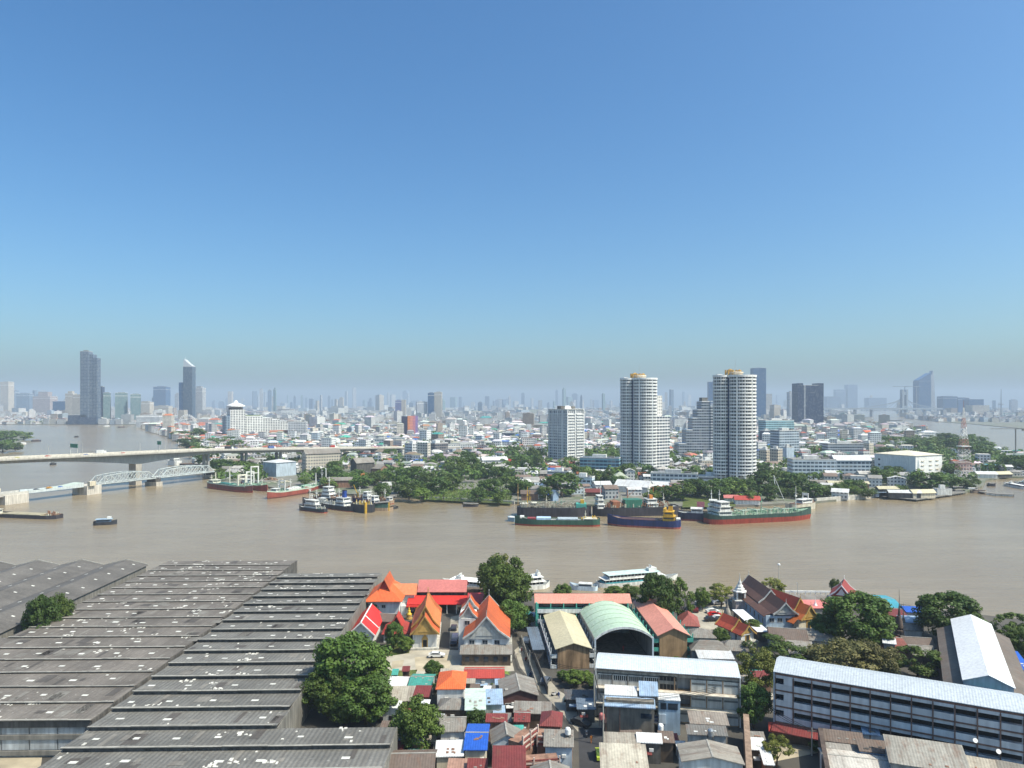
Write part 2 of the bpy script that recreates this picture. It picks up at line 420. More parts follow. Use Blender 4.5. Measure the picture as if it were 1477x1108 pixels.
# prototypes of a 10 m tree (crown radius about 4.4 m)
NEAR=[(crown_mesh(f'crown{i}',LEAF[mt],11+i,cl,lv,sz,4.3,rz,zc,1,.24 if i>4 else .3),trunk_mesh(f'trunk{i}',i,zc,.34,3.6)) for i,(mt,cl,lv,sz,rz,zc) in enumerate([(0,64,210,.36,3.9,5.7),(1,76,180,.32,4.1,5.6),(0,56,220,.36,3.5,6.0),(2,80,170,.3,3.6,5.4),(3,60,190,.36,3.9,5.6),(1,34,150,.34,4.4,6.0),(4,46,170,.3,3.4,6.4)])]
FARP=[(crown_mesh(f'far_crown{i}',LEAF[mt],31+i,cl,44,.72,4.3,rz,zc,1,.4),trunk_mesh(f'far_trunk{i}',9+i,zc,.34,3.4)) for i,(mt,cl,rz,zc) in enumerate([(0,34,4.1,5.2),(1,36,4.2,5.1),(0,30,3.6,5.0),(3,32,4.1,5.0),(1,28,3.8,4.8)])]
def palm_mesh(seed):
    r=random.Random(seed); m=MB()
    for k in range(16):
        a=k*2.399; e=r.uniform(.1,.9); L=r.uniform(2.6,3.4); d=Vector((math.cos(a),math.sin(a),0)); s=Vector((-d.y,d.x,0))
        pts=[]
        for j in range(6):
            t=j/5; p=d*(L*t)*math.cos(e*.6)+Vector((0,0,7+L*(t*e-.85*t*t))); w=.5*(1-abs(t-.4))*(.3 if j in(0,5) else 1)
            pts+= [p-s*w-Vector((0,0,w*.4)),p,p+s*w-Vector((0,0,w*.4))]
        m.add(pts,[(3*j+i,3*j+i+1,3*j+i+4,3*j+i+3) for j in range(5) for i in (0,1)])
    return m.mesh('palm_crown',LEAF[3])
PALM=(palm_mesh(3),MB().tube((0,0,-.2),(.25,.1,3.6),.2,.15).tube((.25,.1,3.6),(.1,.2,7),.15,.11).mesh('palm_trunk',BARK))
def tree(px,pyg,top,wpx=None,kind=0,far=False,label=None,desc=None,name='broadleaf_tree',group=None,rot=None,palm=False,gz=GZ,Y=None):
    """tree standing at ground pixel (px,pyg) whose crown reaches pixel row top and is wpx wide"""
    p=at(px,pyg,gz) if Y is None else Vector(((px-CX)*Y/F,Y,gz))
    h=H-(top-HOR)*p.y/F-gz; h=max(h,2.5)
    me=PALM if palm else (FARP if far else NEAR)[kind]
    sz=h/10.0 if not palm else h/7.8
    sx=sz if wpx is None else (wpx*p.y/F)/(9.6 if not palm else 6)
    o=thing('palm_tree' if palm else name,label,'tree',p,rnd.uniform(0,6.28) if rot is None else rot,group)
    o.scale=(sx,sx,sz)
    obj('trunk',me[1],o); obj('crown',me[0],o)
    if not label: auto(o,desc,px,(pyg+top)/2)
    return o
G1='trees among the near temples and houses'
for a in [
 (502,1022,914,108,0,False,'big dark green tree with a wide crown over the right warehouse edge'),
 (474,1036,962,74,1,False,'lower leafy tree in front of the big dark warehouse tree'),
 (528,1044,975,84,0,False,'low spreading tree right in front of the big dark warehouse tree'),
 (500,1046,990,60,1,False,'bushy low tree at the step of the grey warehouse roof'),
 (601,1088,1003,72,1,False,'round tree with small leaves beside the lowest warehouse bay'),
 (727,893,799,78,1,False,'tallest riverside tree with pale yellow-green top'),
 (738,917,866,46,0,False,'dark tree under the tallest riverside tree'),
 (757,908,874,30,5,False,'small dark tree at the lane mouth by the pink school'),
 (625,984,953,27,0,False,'small round clipped tree in the temple courtyard'),
 (686,1060,1022,33,0,False,'round dark tree beside the bright blue roof'),
 (948,905,828,56,0,False,'dark riverside tree in front of the teal ferry'),
 (985,902,836,42,5,False,'dark riverside tree right of the teal ferry'),
 (1013,880,846,24,1,False,'small riverside tree left of the car park'),
 (1040,876,842,38,6,False,'bushy riverside tree behind the parked cars'),
 (1080,868,840,30,1,False,'riverside tree behind the white bell tower'),
 (1116,866,834,36,6,False,'bright green riverside tree behind the brown temple roof'),
 (1238,938,856,100,0,False,'wide dark tree in the middle of the right temple grounds'),
 (1190,932,888,44,2,False,'dark tree at the foot of the orange temple hall'),
 (1369,925,855,90,0,False,'dark tree left of the white roofed warehouse'),
 (1455,925,883,54,5,False,'dark tree behind the white roofed warehouse'),
 (1474,950,905,44,1,False,'tree at the right edge beside the white roofed warehouse'),
 (1216,985,918,96,3,False,'olive brown tree behind the long blue-roofed block'),
 (1262,985,922,70,3,False,'second olive brown tree behind the long block'),
 (1325,982,932,76,5,False,'round green tree between the olive trees and white warehouse'),
 (1128,968,920,96,5,False,'green tree behind the left end of the long block'),
 (1092,1010,936,64,6,False,'bright leafy tree in the gap between two blue-roofed blocks'),
 (1087,1050,985,48,0,False,'dark tree low in the gap between two blue-roofed blocks'),
 (812,870,841,26,1,False,'small bushy tree at the river left of the white boat'),
 (886,868,845,30,4,False,'small shrubby tree on the bank below the teal ferry'),
 (908,866,843,34,1,False,'leafy shrub tree below the stern of the teal ferry'),
 (4,925,896,22,4,False,'small bright bush at the left edge of the warehouses'),
 (568,936,897,26,0,False,'dark green tree between the red temple houses'),
 (538,890,868,20,1,False,'slim bush left of the orange monk house'),
 (585,940,918,24,4,False,'leafy bush before the red temple house'),
 (1086,915,893,26,4,False,'yellow-green bush beside the white awning roof'),
 (1040,935,905,24,1,False,'leafy bush left of the small temple'),
 (1120,1108,1062,44,6,False,'bright bush beside the earth strip at the bottom'),
 (828,990,966,30,4,False,'flowering bush in front of the brown school gable'),
 (1205,860,834,16,1,False,'little riverside tree left of the dark red temple gable'),
]:
    tree(*a,group=G1)
tree(86,0,854,40,1,label='paler bushy tree between the two warehouse roofs',Y=206,group=G1)
tree(60,0,858,46,0,label='dark bushy tree between the two warehouse roofs',Y=198,group=G1)
tree(722,880,797,40,6,label='pale yellow-green crown behind the tallest riverside tree',group=G1)
for a in [(846,984,968,22,4,'flowering green bush below the brown school gable, right one'),(812,982,968,18,0,'dark bush at the left foot of the brown school gable'),(856,992,976,20,1,'leafy bush at the left end of the grey apartment block'),(708,992,976,22,4,'banana-like bush beside the large grey gabled house'),(648,1068,1054,14,0,'small dark bush behind the pale metal roof'),(560,1006,990,20,4,'light green bush beside the white roofed shed'),(1180,1085,1066,24,1,'green bush at the foot of the dark party wall'),(975,962,948,22,0,'dark bush behind the grey apartment block roof')]: tree(a[0],a[1],a[2],a[3],a[4],False,a[5],group=G1)
tree(722,985,968,30,label='short palm tree beside the long red roof',palm=True)
tree(626,1004,986,18,label='short palm tree before the teal roof',palm=True)
tree(1040,932,906,24,label='palm tree at the corner of the grey hipped roofs',palm=True)
# mid distance: the far bank, each tree its own
G2='trees on the far river bank'
FT=[]
r2=random.Random(5)
for (px,py,top,w,k) in [
 (810,716,681,52,0),(786,722,700,22,1),(757,715,694,26,0),(735,708,684,28,1),(706,716,690,30,0),(690,724,702,20,0),(720,727,708,18,1),(650,706,684,30,1),(632,712,688,30,0),(618,706,680,26,1),(608,722,704,26,3),(590,720,694,32,1),(575,712,684,28,0),(552,720,696,24,0),(600,698,672,26,0),(658,688,660,32,1),(676,684,658,30,0),(700,690,668,26,0),(720,696,672,24,0),(742,684,664,24,0),(757,684,660,22,2),(776,680,655,20,0),
 (770,668,644,26,1),(672,670,650,20,0),(738,660,642,26,2),(748,652,636,20,1),(834,692,672,22,0),(850,700,674,30,1),(872,698,678,24,0),(892,702,686,20,0),(905,690,668,26,0),(958,722,700,36,0),(940,726,706,22,1),(985,722,694,32,1),(1004,716,690,34,0),(1020,718,692,30,0),(1040,714,690,34,0),(1060,718,692,34,1),(1078,716,690,30,0),
 (1102,712,678,36,0),(1120,708,674,38,1),(1140,712,680,34,0),(1157,716,688,34,2),(1172,718,696,26,0),(1110,722,698,30,0),(1085,726,708,22,1),(1188,716,698,28,1),(1210,714,696,22,1),(1232,716,700,22,3),(1252,718,704,22,1),
 (1338,706,680,50,0),(1322,702,682,26,1),(1362,704,682,40,0),(1390,704,690,24,1),(1404,704,690,18,1),(1268,696,676,30,0),(1286,700,680,24,1),(1258,690,672,22,0),(1372,690,668,24,0),
 (1466,680,655,36,0),(1480,684,660,30,0),(1446,660,645,22,1),(1412,652,636,34,0),(1392,648,630,34,0),(1370,638,625,24,2),(1352,652,632,34,1),(1330,648,634,30,0),(1300,640,630,26,0),(1380,655,632,40,0),(1405,664,640,36,0),(1427,664,646,30,1),(1280,644,630,24,1),
 (300,672,650,34,0),(318,680,662,30,0),(336,684,664,30,2),(352,682,664,28,0),(366,688,668,24,1),(290,660,642,30,1),(274,646,632,30,0),(312,646,632,32,1),(330,640,630,30,0),(262,632,622,26,0),(428,668,652,22,0),(421,676,660,18,1),(478,692,674,32,0),(500,700,682,34,0),(520,704,686,32,0),(540,700,680,26,1),(474,704,688,26,1),(455,692,678,22,1),(565,694,672,22,2),(486,660,648,22,0),(552,664,650,20,1),
 (12,640,621,30,0),(34,634,622,22,1),(4,652,634,26,2),(22,650,638,20,1)]:
    tree(px,py,top-1,w*1.08,k,True,desc=['dark broad tree','green leafy tree','low dark tree','light green tree','green tree'][k],group=G2)
for px,py,top in [(690,718,703),(674,722,706),(703,712,697),(730,722,706),(985,700,680),(1030,688,674),(968,690,672),(1322,700,684),(640,722,708),(1066,715,700)]:
    tree(px,py,top,14,desc='feathery palm tree',palm=True,group='palms on the far bank')
for k in range(62):
    zx=[(562,760,664,716),(985,1180,688,724),(1210,1300,690,716),(1270,1420,640,664),(395,560,676,700),(270,360,632,690)][[0,0,0,1,1,2,3,3,4,5][k%10]]
    px=r2.uniform(zx[0],zx[1]); py=r2.uniform(zx[2],zx[3])
    if 605<px<745 and py>698: py=690; hh=r2.uniform(13,24)*(1 if py>670 else .75); kk=r2.choice([0,0,1,1,3])
    tree(px,py,py-hh,hh*r2.uniform(1.05,1.5),kk,True,desc=['dark broad tree','green leafy tree','low dark tree','light green tree','green tree'][kk],group=G2)
# banana and reed patch on the bright bank
m=MB(); r=random.Random(8)
for i in range(900):
    p=at(r.uniform(612,738),r.uniform(700,724)); a=r.uniform(0,6.28); L=r.uniform(1.2,2.6); d=Vector((math.cos(a),math.sin(a),0)); s=Vector((-d.y,d.x,0))*r.uniform(.25,.45); z=r.uniform(.5,2.2)
    b=Vector((p.x,p.y,GZ+z)); m.add([b-s*.5,b+s*.5,b+d*L*.6+s+Vector((0,0,L*.6)),b+d*L+Vector((0,0,L*.45)),b+d*L*.6-s+Vector((0,0,L*.6))],[(0,1,2,3,4)])
tag(m.build('banana_undergrowth',LEAF[3]),'bright banana plants and tall grass on the river bank','undergrowth',kind='stuff')
# ------------------------------------------------------------------ near bank: warehouses
ASB_A=sheet('asbestos_brown',(.168,.149,.13),'x',.9,.85,.34,(.085,.072,.06),.55,.5,ribc=.05)
ASB_B=sheet('asbestos_grey',(.166,.161,.147),'x',.9,.85,.3,(.10,.09,.08),.5,.35,ribc=.09,depth=.05)
ASB_Y=sheet('asbestos_dark',(.125,.116,.106),'y',.9,.85,.3,(.07,.065,.06),.4,.2)
DARKW=paint('clerestory_dark',(.115,.108,.10),.9,.35,.5,.4)
RIDGE=paint('ridge_cap',(.33,.315,.285),.85,.3,.8,0)
SKYL=paint('skylight_sheet',(.68,.67,.62),.6,.25,.5,0)
WHITEW=paint('lime_white',(.70,.70,.68),.85,.15,.3,.25)
WHITEC=paint('clean_white',(.80,.80,.79),.6,.08,.3,.1)
CREAM=paint('cream_wall',(.62,.56,.44),.85,.15,.3,.25)
GREYW=paint('grey_render',(.36,.36,.35),.9,.2,.3,.35)
BLUEW=paint('pale_blue_wall',(.46,.54,.62),.8,.15,.3,.25)
WOODW=paint('old_wood',(.13,.095,.07),.9,.35,.8,.3)
BRICK=paint('rusty_wall',(.30,.17,.12),.9,.3,.6,.3)
GLASS=glass()
FRAME=paint('window_frame',(.55,.55,.53),.7)
DARK=paint('dark_opening',(.02,.02,.022),.9,.2)
sky_me=MB().box(-.62,.62,-.42,.42,0,.06).mesh('skylight',SKYL)
def warehouse(label,rot,bays,ridge_h,sk,roofm,seed,step,pieces):
    """bays: (x0,x1,y0,y1,z) from near to far; each bay climbs slightly away from a short dark upright face"""
    r=random.Random(seed); o=thing('warehouse',label,'warehouse',(0,0,0),rot); nsk=0; rest=MB(); pm=MB()
    for (x0,x1,y0,y1,z) in bays:
        d=y1-y0; sl=.10
        zz=lambda y:z+step+ (y-y0)*sl if False else z+step-(y-y0)*step/d*.78
        b=MB(); n=max(2,int((x1-x0)/6)); 
        b.ext([(y0-.35,z+step+.04),(y1+.05,zz(y1)),(y1+.05,zz(y1)-.16),(y0-.35,z+step-.12)],x0,x1,'x')
        b.build('roof_bay',roofm,o)
        MB().box(x0+.2,x1-.2,y0,y0+.15,z-1.2,z+step-.14).build('clerestory',DARKW,o)
        c=MB(); x=x0
        while x<x1-1:
            e=min(x1,x+r.uniform(4,11)); jz=r.uniform(-.05,.06); c.box(x,e-.08,y0-.5+r.uniform(-.06,.06),y0-.05,z+step+.05,z+step+.15+jz); x=e
        c.build('ridge_cap',RIDGE,o)
        for sx in (x0,x1): 
            MB().box(sx-.12,sx+.12,y0,y1-.2,GZ-.5,z+step*.4).build('side_wall',DARKW if bays[0][0]<-150 else CONCD,o)  # left warehouse: sides coloured dark to stand in for shade in the narrow gap
        k=x0+r.uniform(2,5)
        while k<x1-2:
            y=y0+d*r.uniform(.38,.5); s=MB()
            if r.random()<.9:
                if nsk<100:
                    q=obj('skylight',sky_me,o,(k,y,zz(y)+.05)); q.rotation_euler=(-math.atan(step*.78/d),0,r.uniform(-.02,.02)); q.scale=(r.uniform(.85,1.25),r.uniform(.8,1.2),1); nsk+=1
                else: rest.box(k-.6,k+.6,y-.4,y+.4,zz(y),zz(y)+.1)
            k+=r.uniform(sk*.8,sk*1.2)
        for q in range(int((x1-x0)/4.2*pieces)):
            px=r.uniform(x0+1,x1-1.5)
            if noise.noise(Vector((px*.06,y0*.05,seed)))<r.uniform(-.35,.25): continue
            py=y0+d*r.choice([.06,.1,.15,.85,.9,.6,.75,.3]); w,h=r.uniform(.15,.6),r.uniform(.25,1.1)
            if r.random()<.22:
                for t in range(r.randint(3,8)):
                    a=px+r.uniform(-1.6,1.6); bb=min(y1-.6,max(y0+.2,py+r.uniform(-1.2,1.2))); pm.box(a,a+r.uniform(.15,.7),bb,bb+r.uniform(.2,1),zz(bb)-.02,zz(bb)+.09)
            pm.box(px,px+w,py,min(py+h,y1-.1),zz(py)-.04,zz(py)+.08)
    ns=[MB(),MB()]
    for (x0,x1,y0,y1,z) in bays:
        d=y1-y0; zz=lambda y:z+step-(y-y0)*step/d*.78
        for q in range(int((x1-x0)/6)):
            px=r.uniform(x0+.5,x1-1.5); a=y0+d*r.uniform(0,.5); b=min(y1-.3,a+r.uniform(1.2,6)); w=r.choice([.9,.9,1.8,2.7])
            k=r.random()<.45; ns[k].add([(px,a,zz(a)+.055),(px+w,a,zz(a)+.055),(px+w,b,zz(b)+.055),(px,b,zz(b)+.055)],[(0,1,2,3)])
    ns[0].build('replaced_sheets',sheet('sheet_lighter',(.20,.187,.165),'x',.9,.85,.3,(.12,.10,.085),.4),o)['kind']='stuff'; ns[1].build('replaced_sheets',sheet('sheet_darker',(.095,.085,.077),'x',.9,.85,.3,(.07,.06,.05),.4),o)['kind']='stuff'
    if rest.v: tag(rest.build('skylight',SKYL,o),kind='stuff')
    if pm.v: tag(pm.build('repair_patches',paint('broken_white_sheet',(.62,.60,.55),.8,.3,1),o),kind='stuff')
    return o
ZA=8.6
ysA=[139.2+8.3*i for i in range(17)]
oA=warehouse('brown grey stepped warehouse roof of wide bays above the sandy yard',R(1.2),[((-300 if y<215 else -300)*0-128-0.0*y if y>185 else -215,-78.5+0.0*y,y,y+8.3,ZA) for y in ysA],0,9,ASB_A,3,.34,1.6)
# yard facade of this warehouse: two glazed bands between concrete beams
for k in range(14):
    x=-100-k*5.2; 
for (z0,z1) in ((3.0,5.0),(6.0,8.2)):
    for k in range(12):
        x1=-80-k*5.4; x0=x1-5.1
        MB().box(x0,x1,139.55,139.7,z0,z1).build('window_panel' if not(k==5 and z0<4) else 'gate',paint('frosted_panel',(.42,.45,.47),.5,.25,.4,.4) if not(k==5 and z0<4) else DARK,oA)
for z in (2.0,5.05,8.25): MB().box(-146,-78.7,139.3,139.75,z,z+.85 if z<8 else z+.3).build('wall_beam',CONCD,oA)
MB().box(-146,-78.6,139.76,140.2,GZ-.3,8.5).build('wall',GREYW,oA)
ysB=[111+8.27*i for i in range(18)]
oB=warehouse('long grey sawtooth warehouse roof with two rows of pale skylights',R(1.4),[(-76.6,(-18.6 if y<134 else -41.2),y,y+8.27,8.2) for y in ysB],0,8.5,ASB_B,4,1.0,1.0)
oC=thing('warehouse','dark triple gabled warehouse roof reaching the river at far left','warehouse',(0,0,0),R(1.2))
r=random.Random(12); nsk=0
for k in range(6):
    xr=-133.5-k*16.6; m=MB(); m.gable(xr-16.2,xr,188,274,8.4,1.9,'y',.15,.14); m.build('roof_bay',ASB_Y,oC)
    MB().gwall(xr-15.9,xr-.3,188.3,273.5,GZ-.5,8.3,1.75,'y').build('wall',CONCD,oC)
    MB().ext([(xr-16.35,8.5),(xr-8.1,10.55),(xr+.15,8.5),(xr+.15,8.75),(xr-8.1,10.8),(xr-16.35,8.75)],274.1,274.45,'y').build('gable_edge',RIDGE,oC)
    for a in (-12.3,-4):
        y=196
        while y<272:
            if nsk<100:
                xx=xr+a+r.uniform(-.8,.8); zz=8.4+1.9*(1-abs(xx-(xr-8.1))/8.1)
                q=obj('skylight',sky_me,oC,(xx,y,zz+.2)); q.rotation_euler=(0,math.atan(1.9/8.1)*(1 if xx>xr-8.1 else -1),0); q.scale=(.75,.8,1); nsk+=1
            y+=r.uniform(7,10)

# ------------------------------------------------------------------ windows and plain houses
WM={}
def win(o,x,y,z,w,h,rot=0,name='window',pane=None):
    k=(round(w,2),round(h,2))
    if k not in WM:
        f=MB(); t=.09
        f.box(-w/2,w/2,-.09,0,-h/2,-h/2+t).box(-w/2,w/2,-.09,0,h/2-t,h/2).box(-w/2,-w/2+t,-.09,0,-h/2+t,h/2-t).box(w/2-t,w/2,-.09,0,-h/2+t,h/2-t).box(-.03,.03,-.07,0,-h/2+t,h/2-t)
        WM[k]=(MB().box(-w/2+.02,w/2-.02,-.04,.05,-h/2+.02,h/2-.02).mesh('window',pane or GLASS),f.mesh('frame',FRAME))
    a=obj(name,WM[k][0],o,(x,y,z),rot); obj('frame',WM[k][1],a); return a
def house(name,label,cat,px0,px1,pye,ze,pyt,kind,rise,wall,roof,rot=0,wins=0,group=None,oh=.35,floors=1,depth=None,side=0,door=False):
    Yf=(H-ze)*F/(pye-HOR); W=(px1-px0)*Yf/F; X=((px0+px1)/2-CX)*Yf/F
    zt=ze+(0 if kind=='flat' else rise); Yt=(H-zt)*F/(pyt-HOR); D=(Yt-Yf)*(2 if kind in('gx','hip') else 1)
    D=depth or max(D,2.0); W-=2*oh; D-=2*oh
    o=thing(name,label,cat,(X,Yf+oh,GZ),rot,group); hh=ze-GZ; x0,x1=-W/2,W/2
    wm=MB(); rm=MB()
    if kind=='gx': wm.gwall(x0,x1,0,D,-.3,hh,rise*.97,'x'); rm.gable(x0,x1,0,D,hh+.05,rise,'x',oh)
    elif kind=='gy': wm.gwall(x0,x1,0,D,-.3,hh,rise*.97,'y'); rm.gable(x0,x1,0,D,hh+.05,rise,'y',oh)
    elif kind=='hip': wm.box(x0,x1,0,D,-.3,hh); rm.hip(x0,x1,0,D,hh+.02,rise,oh)
    elif kind=='mono': wm.ext([(0,-.3),(D,-.3),(D,hh+rise),(0,hh)],x0,x1,'x'); k=rise/max(D,.1); rm.ext([(-oh,hh-k*oh+.02),(D+oh,hh+rise+k*oh+.02),(D+oh,hh+rise+k*oh+.18),(-oh,hh-k*oh+.18)],x0-oh,x1+oh,'x')
    else: wm.box(x0,x1,0,D,-.3,hh); rm.box(x0-oh,x1+oh,-oh,D+oh,hh+.02,hh+.22)
    wm.build('wall',wall,o); rm.build('roof',roof,o)
    for f in range(floors):
        z=1.5+f*3.0 if floors>1 else hh*.55
        if z>hh-.5: continue
        for i in range(wins): win(o,x0+W*(i+.5)/wins,-.01,z,min(1.4,W/wins*.55),1.15)
        for i in range(side):
            win(o,x1+.01,D*(i+.5)/side,z,1.2,1.1,R(90)); win(o,x0-.01,D*(i+.5)/side,z,1.2,1.1,R(-90))
    hr=random.Random(int(px0*7+pye)); q=hr.random()
    if kind=='gx': MB().box(x0-oh,x1+oh,D/2-.16,D/2+.16,hh+rise+.14,hh+rise+.26).build('ridge_cap',RIDGE,o)
    elif kind=='gy': MB().box(-.16,.16,-oh,D+oh,hh+rise+.14,hh+rise+.26).build('ridge_cap',RIDGE,o)
    if kind in('mono','gx','gy') and q<.7 and pye>960:
        fr=MB()
        for t in range(hr.randint(2,5)):
            u=hr.uniform(x0+.3,x1-.9); v=hr.uniform(.1,max(.2,D*.4)); 
            zz=hh+.2+(rise*v/max(D,.1) if kind=='mono' else rise*(v/(D/2)) if kind=='gx' else rise*(1-abs(u+.4)/max(W/2,.1)))
            fr.box(u,u+hr.uniform(.3,.8),v,v+hr.uniform(.4,1.2),zz-.12,zz+.1)
        fr.build('roof_patch',hr.choice([RIDGE,BRICK,WHITEW,DARKW]),o)
    if q>.35 and pye>960 and hh>2.4:
        u=hr.uniform(x0+.5,x1-.9); MB().box(u,u+.8,-.38,-.02,hh*.6,hh*.6+.55).build('air_conditioner',WHITEW,o)
        MB().ext([(-.9,hh*.5),(0,hh*.5+.3),(0,hh*.5+.38),(-.9,hh*.5+.08)],x0+W*.1,x0+W*.6,'x').build('door_awning',hr.choice([GREYR,BLUEP,MAROON,WHITER]),o)
    if door: MB().box(x0+W*.12,x0+W*.12+.9,-.06,.05,0,2.1).build('door',paint('door_brown',(.16,.09,.05)),o)
    return o
rust=lambda n,rgb,ax='x',a=.4,**k:sheet(n,rgb,ax,.5,.7,.3,(.12,.09,.07),a+.15,**{'rust_':.45,**k})
ORANGE=sheet('roof_orange',(.66,.125,.035),'x',.45,.6,.12,(.35,.09,.04),.22)
ORANGEY=sheet('roof_orange_y',(.50,.11,.035),'y',.45,.65,.25,(.20,.07,.04),.5,ribc=.05)
RED=sheet('roof_red',(.60,.035,.03),'y',.45,.5,.12,(.30,.03,.03),.22)
REDX=sheet('roof_red_x',(.62,.04,.03),'x',.45,.5,.12,(.30,.03,.03),.22)
DRED=sheet('roof_dark_red',(.40,.055,.04),'x',.45,.6,.2,(.16,.04,.03),.4)
PINKR=sheet('roof_pink',(.56,.185,.165),'x',.45,.6,.12,(.35,.12,.11),.25)
SALMON=sheet('roof_salmon',(.60,.25,.19),'x',.5,.6,.1,(.42,.18,.14),.25)
SALMONY=sheet('roof_salmon_y',(.60,.25,.19),'y',.5,.6,.1,(.42,.18,.14),.25)
MAROON=sheet('roof_maroon',(.185,.04,.037),'x',.45,.55,.25,(.10,.035,.03),.5,rust_=.3)
GREYR=rust('roof_grey',(.24,.225,.20),'x',.5,spots=.25); GREYRY=rust('roof_grey_y',(.23,.215,.19),'y',.5,spots=.25)
BEIGER=rust('roof_beige',(.38,.345,.285),'x',.45); BROWNR=rust('roof_brown',(.15,.115,.095),'x',.5); BROWNRY=rust('roof_brown_y',(.13,.075,.06),'y',.35)
TEALR=sheet('roof_teal',(.07,.33,.275),'x',.45,.5,.2,(.09,.17,.14),.4,rust_=.2)
MINTR=sheet('roof_mint',(.48,.58,.51),'y',.45,.5,.2,(.33,.37,.31),.45,rust_=.2)
BLUER=sheet('roof_blue',(.025,.11,.50),'x',.45,.45,.12,(.03,.08,.25),.2)
BLUEP=sheet('roof_pale_blue',(.30,.41,.55),'x',.45,.5,.25,(.26,.27,.28),.5,rust_=.25)
WHITER=sheet('roof_white',(.64,.65,.65),'x',.5,.5,.2,(.42,.39,.35),.5,rust_=.25)
WHITERY=sheet('roof_white_y',(.78,.79,.80),'y',.5,.4,.06,(.6,.6,.6),.2)
STEELR=sheet('roof_steel_blue',(.50,.545,.585),'x',.5,.4,.08,(.34,.38,.42),.2)
CREAMR=sheet('roof_cream',(.54,.49,.33),'y',.5,.55,.1,(.4,.35,.24),.25)
MINTB=sheet('roof_pale_green',(.42,.54,.41),'y',.6,.5,.08,(.32,.42,.32),.2)
GOLD=paint('temple_gold',(.46,.29,.09),.45,.25,.8,.1)
GREYPED=paint('pediment_grey',(.50,.51,.49),.8,.3,1.2,.2)
# ------------------------------------------------------------------ Thai temple halls
def bargeboard(mb,line,y,t=.35,th=.3):
    mb.ext([(v,z+.16) for v,z in line]+[(v,z-t) for v,z in reversed(line)],y-th,y,'y')
def finial(x,y,z,h=1.2,f=-1):
    return MB().path([(x,y,z-.2),(x,y+f*.25,z+h*.4),(x,y+f*.12,z+h*.75),(x,y+f*.35,z+h)],.07,5)
def temple(label,cat,loc,rot,W,L,hw,tiers,roofm,trim,wallm,ped,wins=3,skirt=None,name='temple_hall',door=True,cols=0,inner=None):
    """tiers: (y0,y1,half,z,h) from the front; concave steep gables, gable facing -y"""
    o=thing(name,label,cat,(loc[0],loc[1],GZ),rot)
    MB().box(-W/2,W/2,0,L,-.4,hw).build('wall',wallm,o)
    MB().box(-W/2-.8,W/2+.8,-1.2,L+.8,-.4,.5).build('plinth',CONC,o)
    for i,(y0,y1,hf,z,h) in enumerate(tiers):
        half=[(hf,z),(hf*.52,z+h*.36),(0,z+h)]; line=[(-a,b) for a,b in half]+[(a,b) for a,b in reversed(half[:-1])]
        MB().slabline(line,.2,y0,y1).build('roof',roofm if not(inner and i==1) else inner,o)
        b=MB(); bargeboard(b,line,y0+.02); b.build('bargeboard',trim,o); b=MB(); bargeboard(b,line,y1+.29); b.build('bargeboard',trim,o)
        MB().ext([(v*.93,zz-.25) for v,zz in line]+[],y0+.3,y0+.5,'y').build('pediment',ped,o)
        g=MB().ext([(v*.45,z+h*.1+(zz-z)*.62) for v,zz in line],y0+.18,y0+.29,'y'); g.build('pediment_ornament',trim,o)
        finial(0,y0,z+h,h*.2+.5).build('finial',trim,o); finial(0,y1,z+h,h*.2+.5,1).build('finial',trim,o)
    if skirt:
        x,zt,zb,wd=skirt
        for s in (-1,1): MB().slabline([(s*x,zt),(s*(x+wd),zb)] if s>0 else [(-(x+wd),zb),(-x,zt)],.16,.3,L-.3).build('lower_roof',roofm,o)
    for i in range(wins):
        for s in (-1,1): win(o,s*(W/2+.01),L*(i+.7)/(wins+.4),hw*.5,.9,1.7,R(90*s))
    if door:
        d=MB().box(-.55,.55,-.05,.05,.5,2.5); d.build('door',DARK,o)
        f=MB().box(-.85,-.55,-.12,.02,.5,2.6).box(.55,.85,-.12,.02,.5,2.6).ext([(-1,2.6),(1,2.6),(0,4.3)],-.12,.02,'y'); f.build('door_frame',GOLD,o)
    if cols:
        for i in range(cols): MB().box(-W/2-.06+i*W/(cols-1)-.18,-W/2+.3+i*W/(cols-1)-.18,-.12,.02,.5,hw).build('pilaster',WHITEW,o)
    return o
# ordination hall with tiered orange roof
P=at(616,936); temple('white ordination hall with steep orange tiered roof and golden gable','temple',(P.x-.6,P.y),R(4),6.3,22,4.4,[(-1.2,5,4.1,4.5,5.0),(3.2,16.5,4.1,5.1,6.1),(14,22.5,4.1,4.6,5.2)],ORANGEY,GOLD,WHITEW,GOLD,4,cols=4,inner=sheet('roof_orange_light',(.66,.20,.07),'y',.45,.6,.15,(.4,.12,.05),.3))
# right hall on a white upper floor over a grey skirt roof
P=at(702,963); o=temple('white two-storey temple hall with tall orange roof above a grey skirt roof','temple',(P.x-.2,P.y+4.2),R(0),12,20,6.2,[(-.6,20.5,6.3,6.4,5.8)],ORANGEY,GREYPED,paint('hall_white_blue',(.70,.71,.71),.8,.15,.3,.3),GREYPED,3,door=False)
for x in (-3.9,-.4,2.8): win(o,x,-.01,5.2,1.5,1.2)
MB().ext([(-3.4,3.0),(.1,4.4),(.1,4.6),(-3.4,3.2)],-6.9,6.9,'x').build('skirt_roof',GREYR,o)
MB().box(-6.4,6.4,-2.9,-.05,-.4,2.9).build('lower_wall',WOODW,o)
for x in (-5,-2.5,0,2.5,5): MB().box(x-.55,x+.55,-2.97,-2.88,1.1,2.3).build('window',GLASS,o)
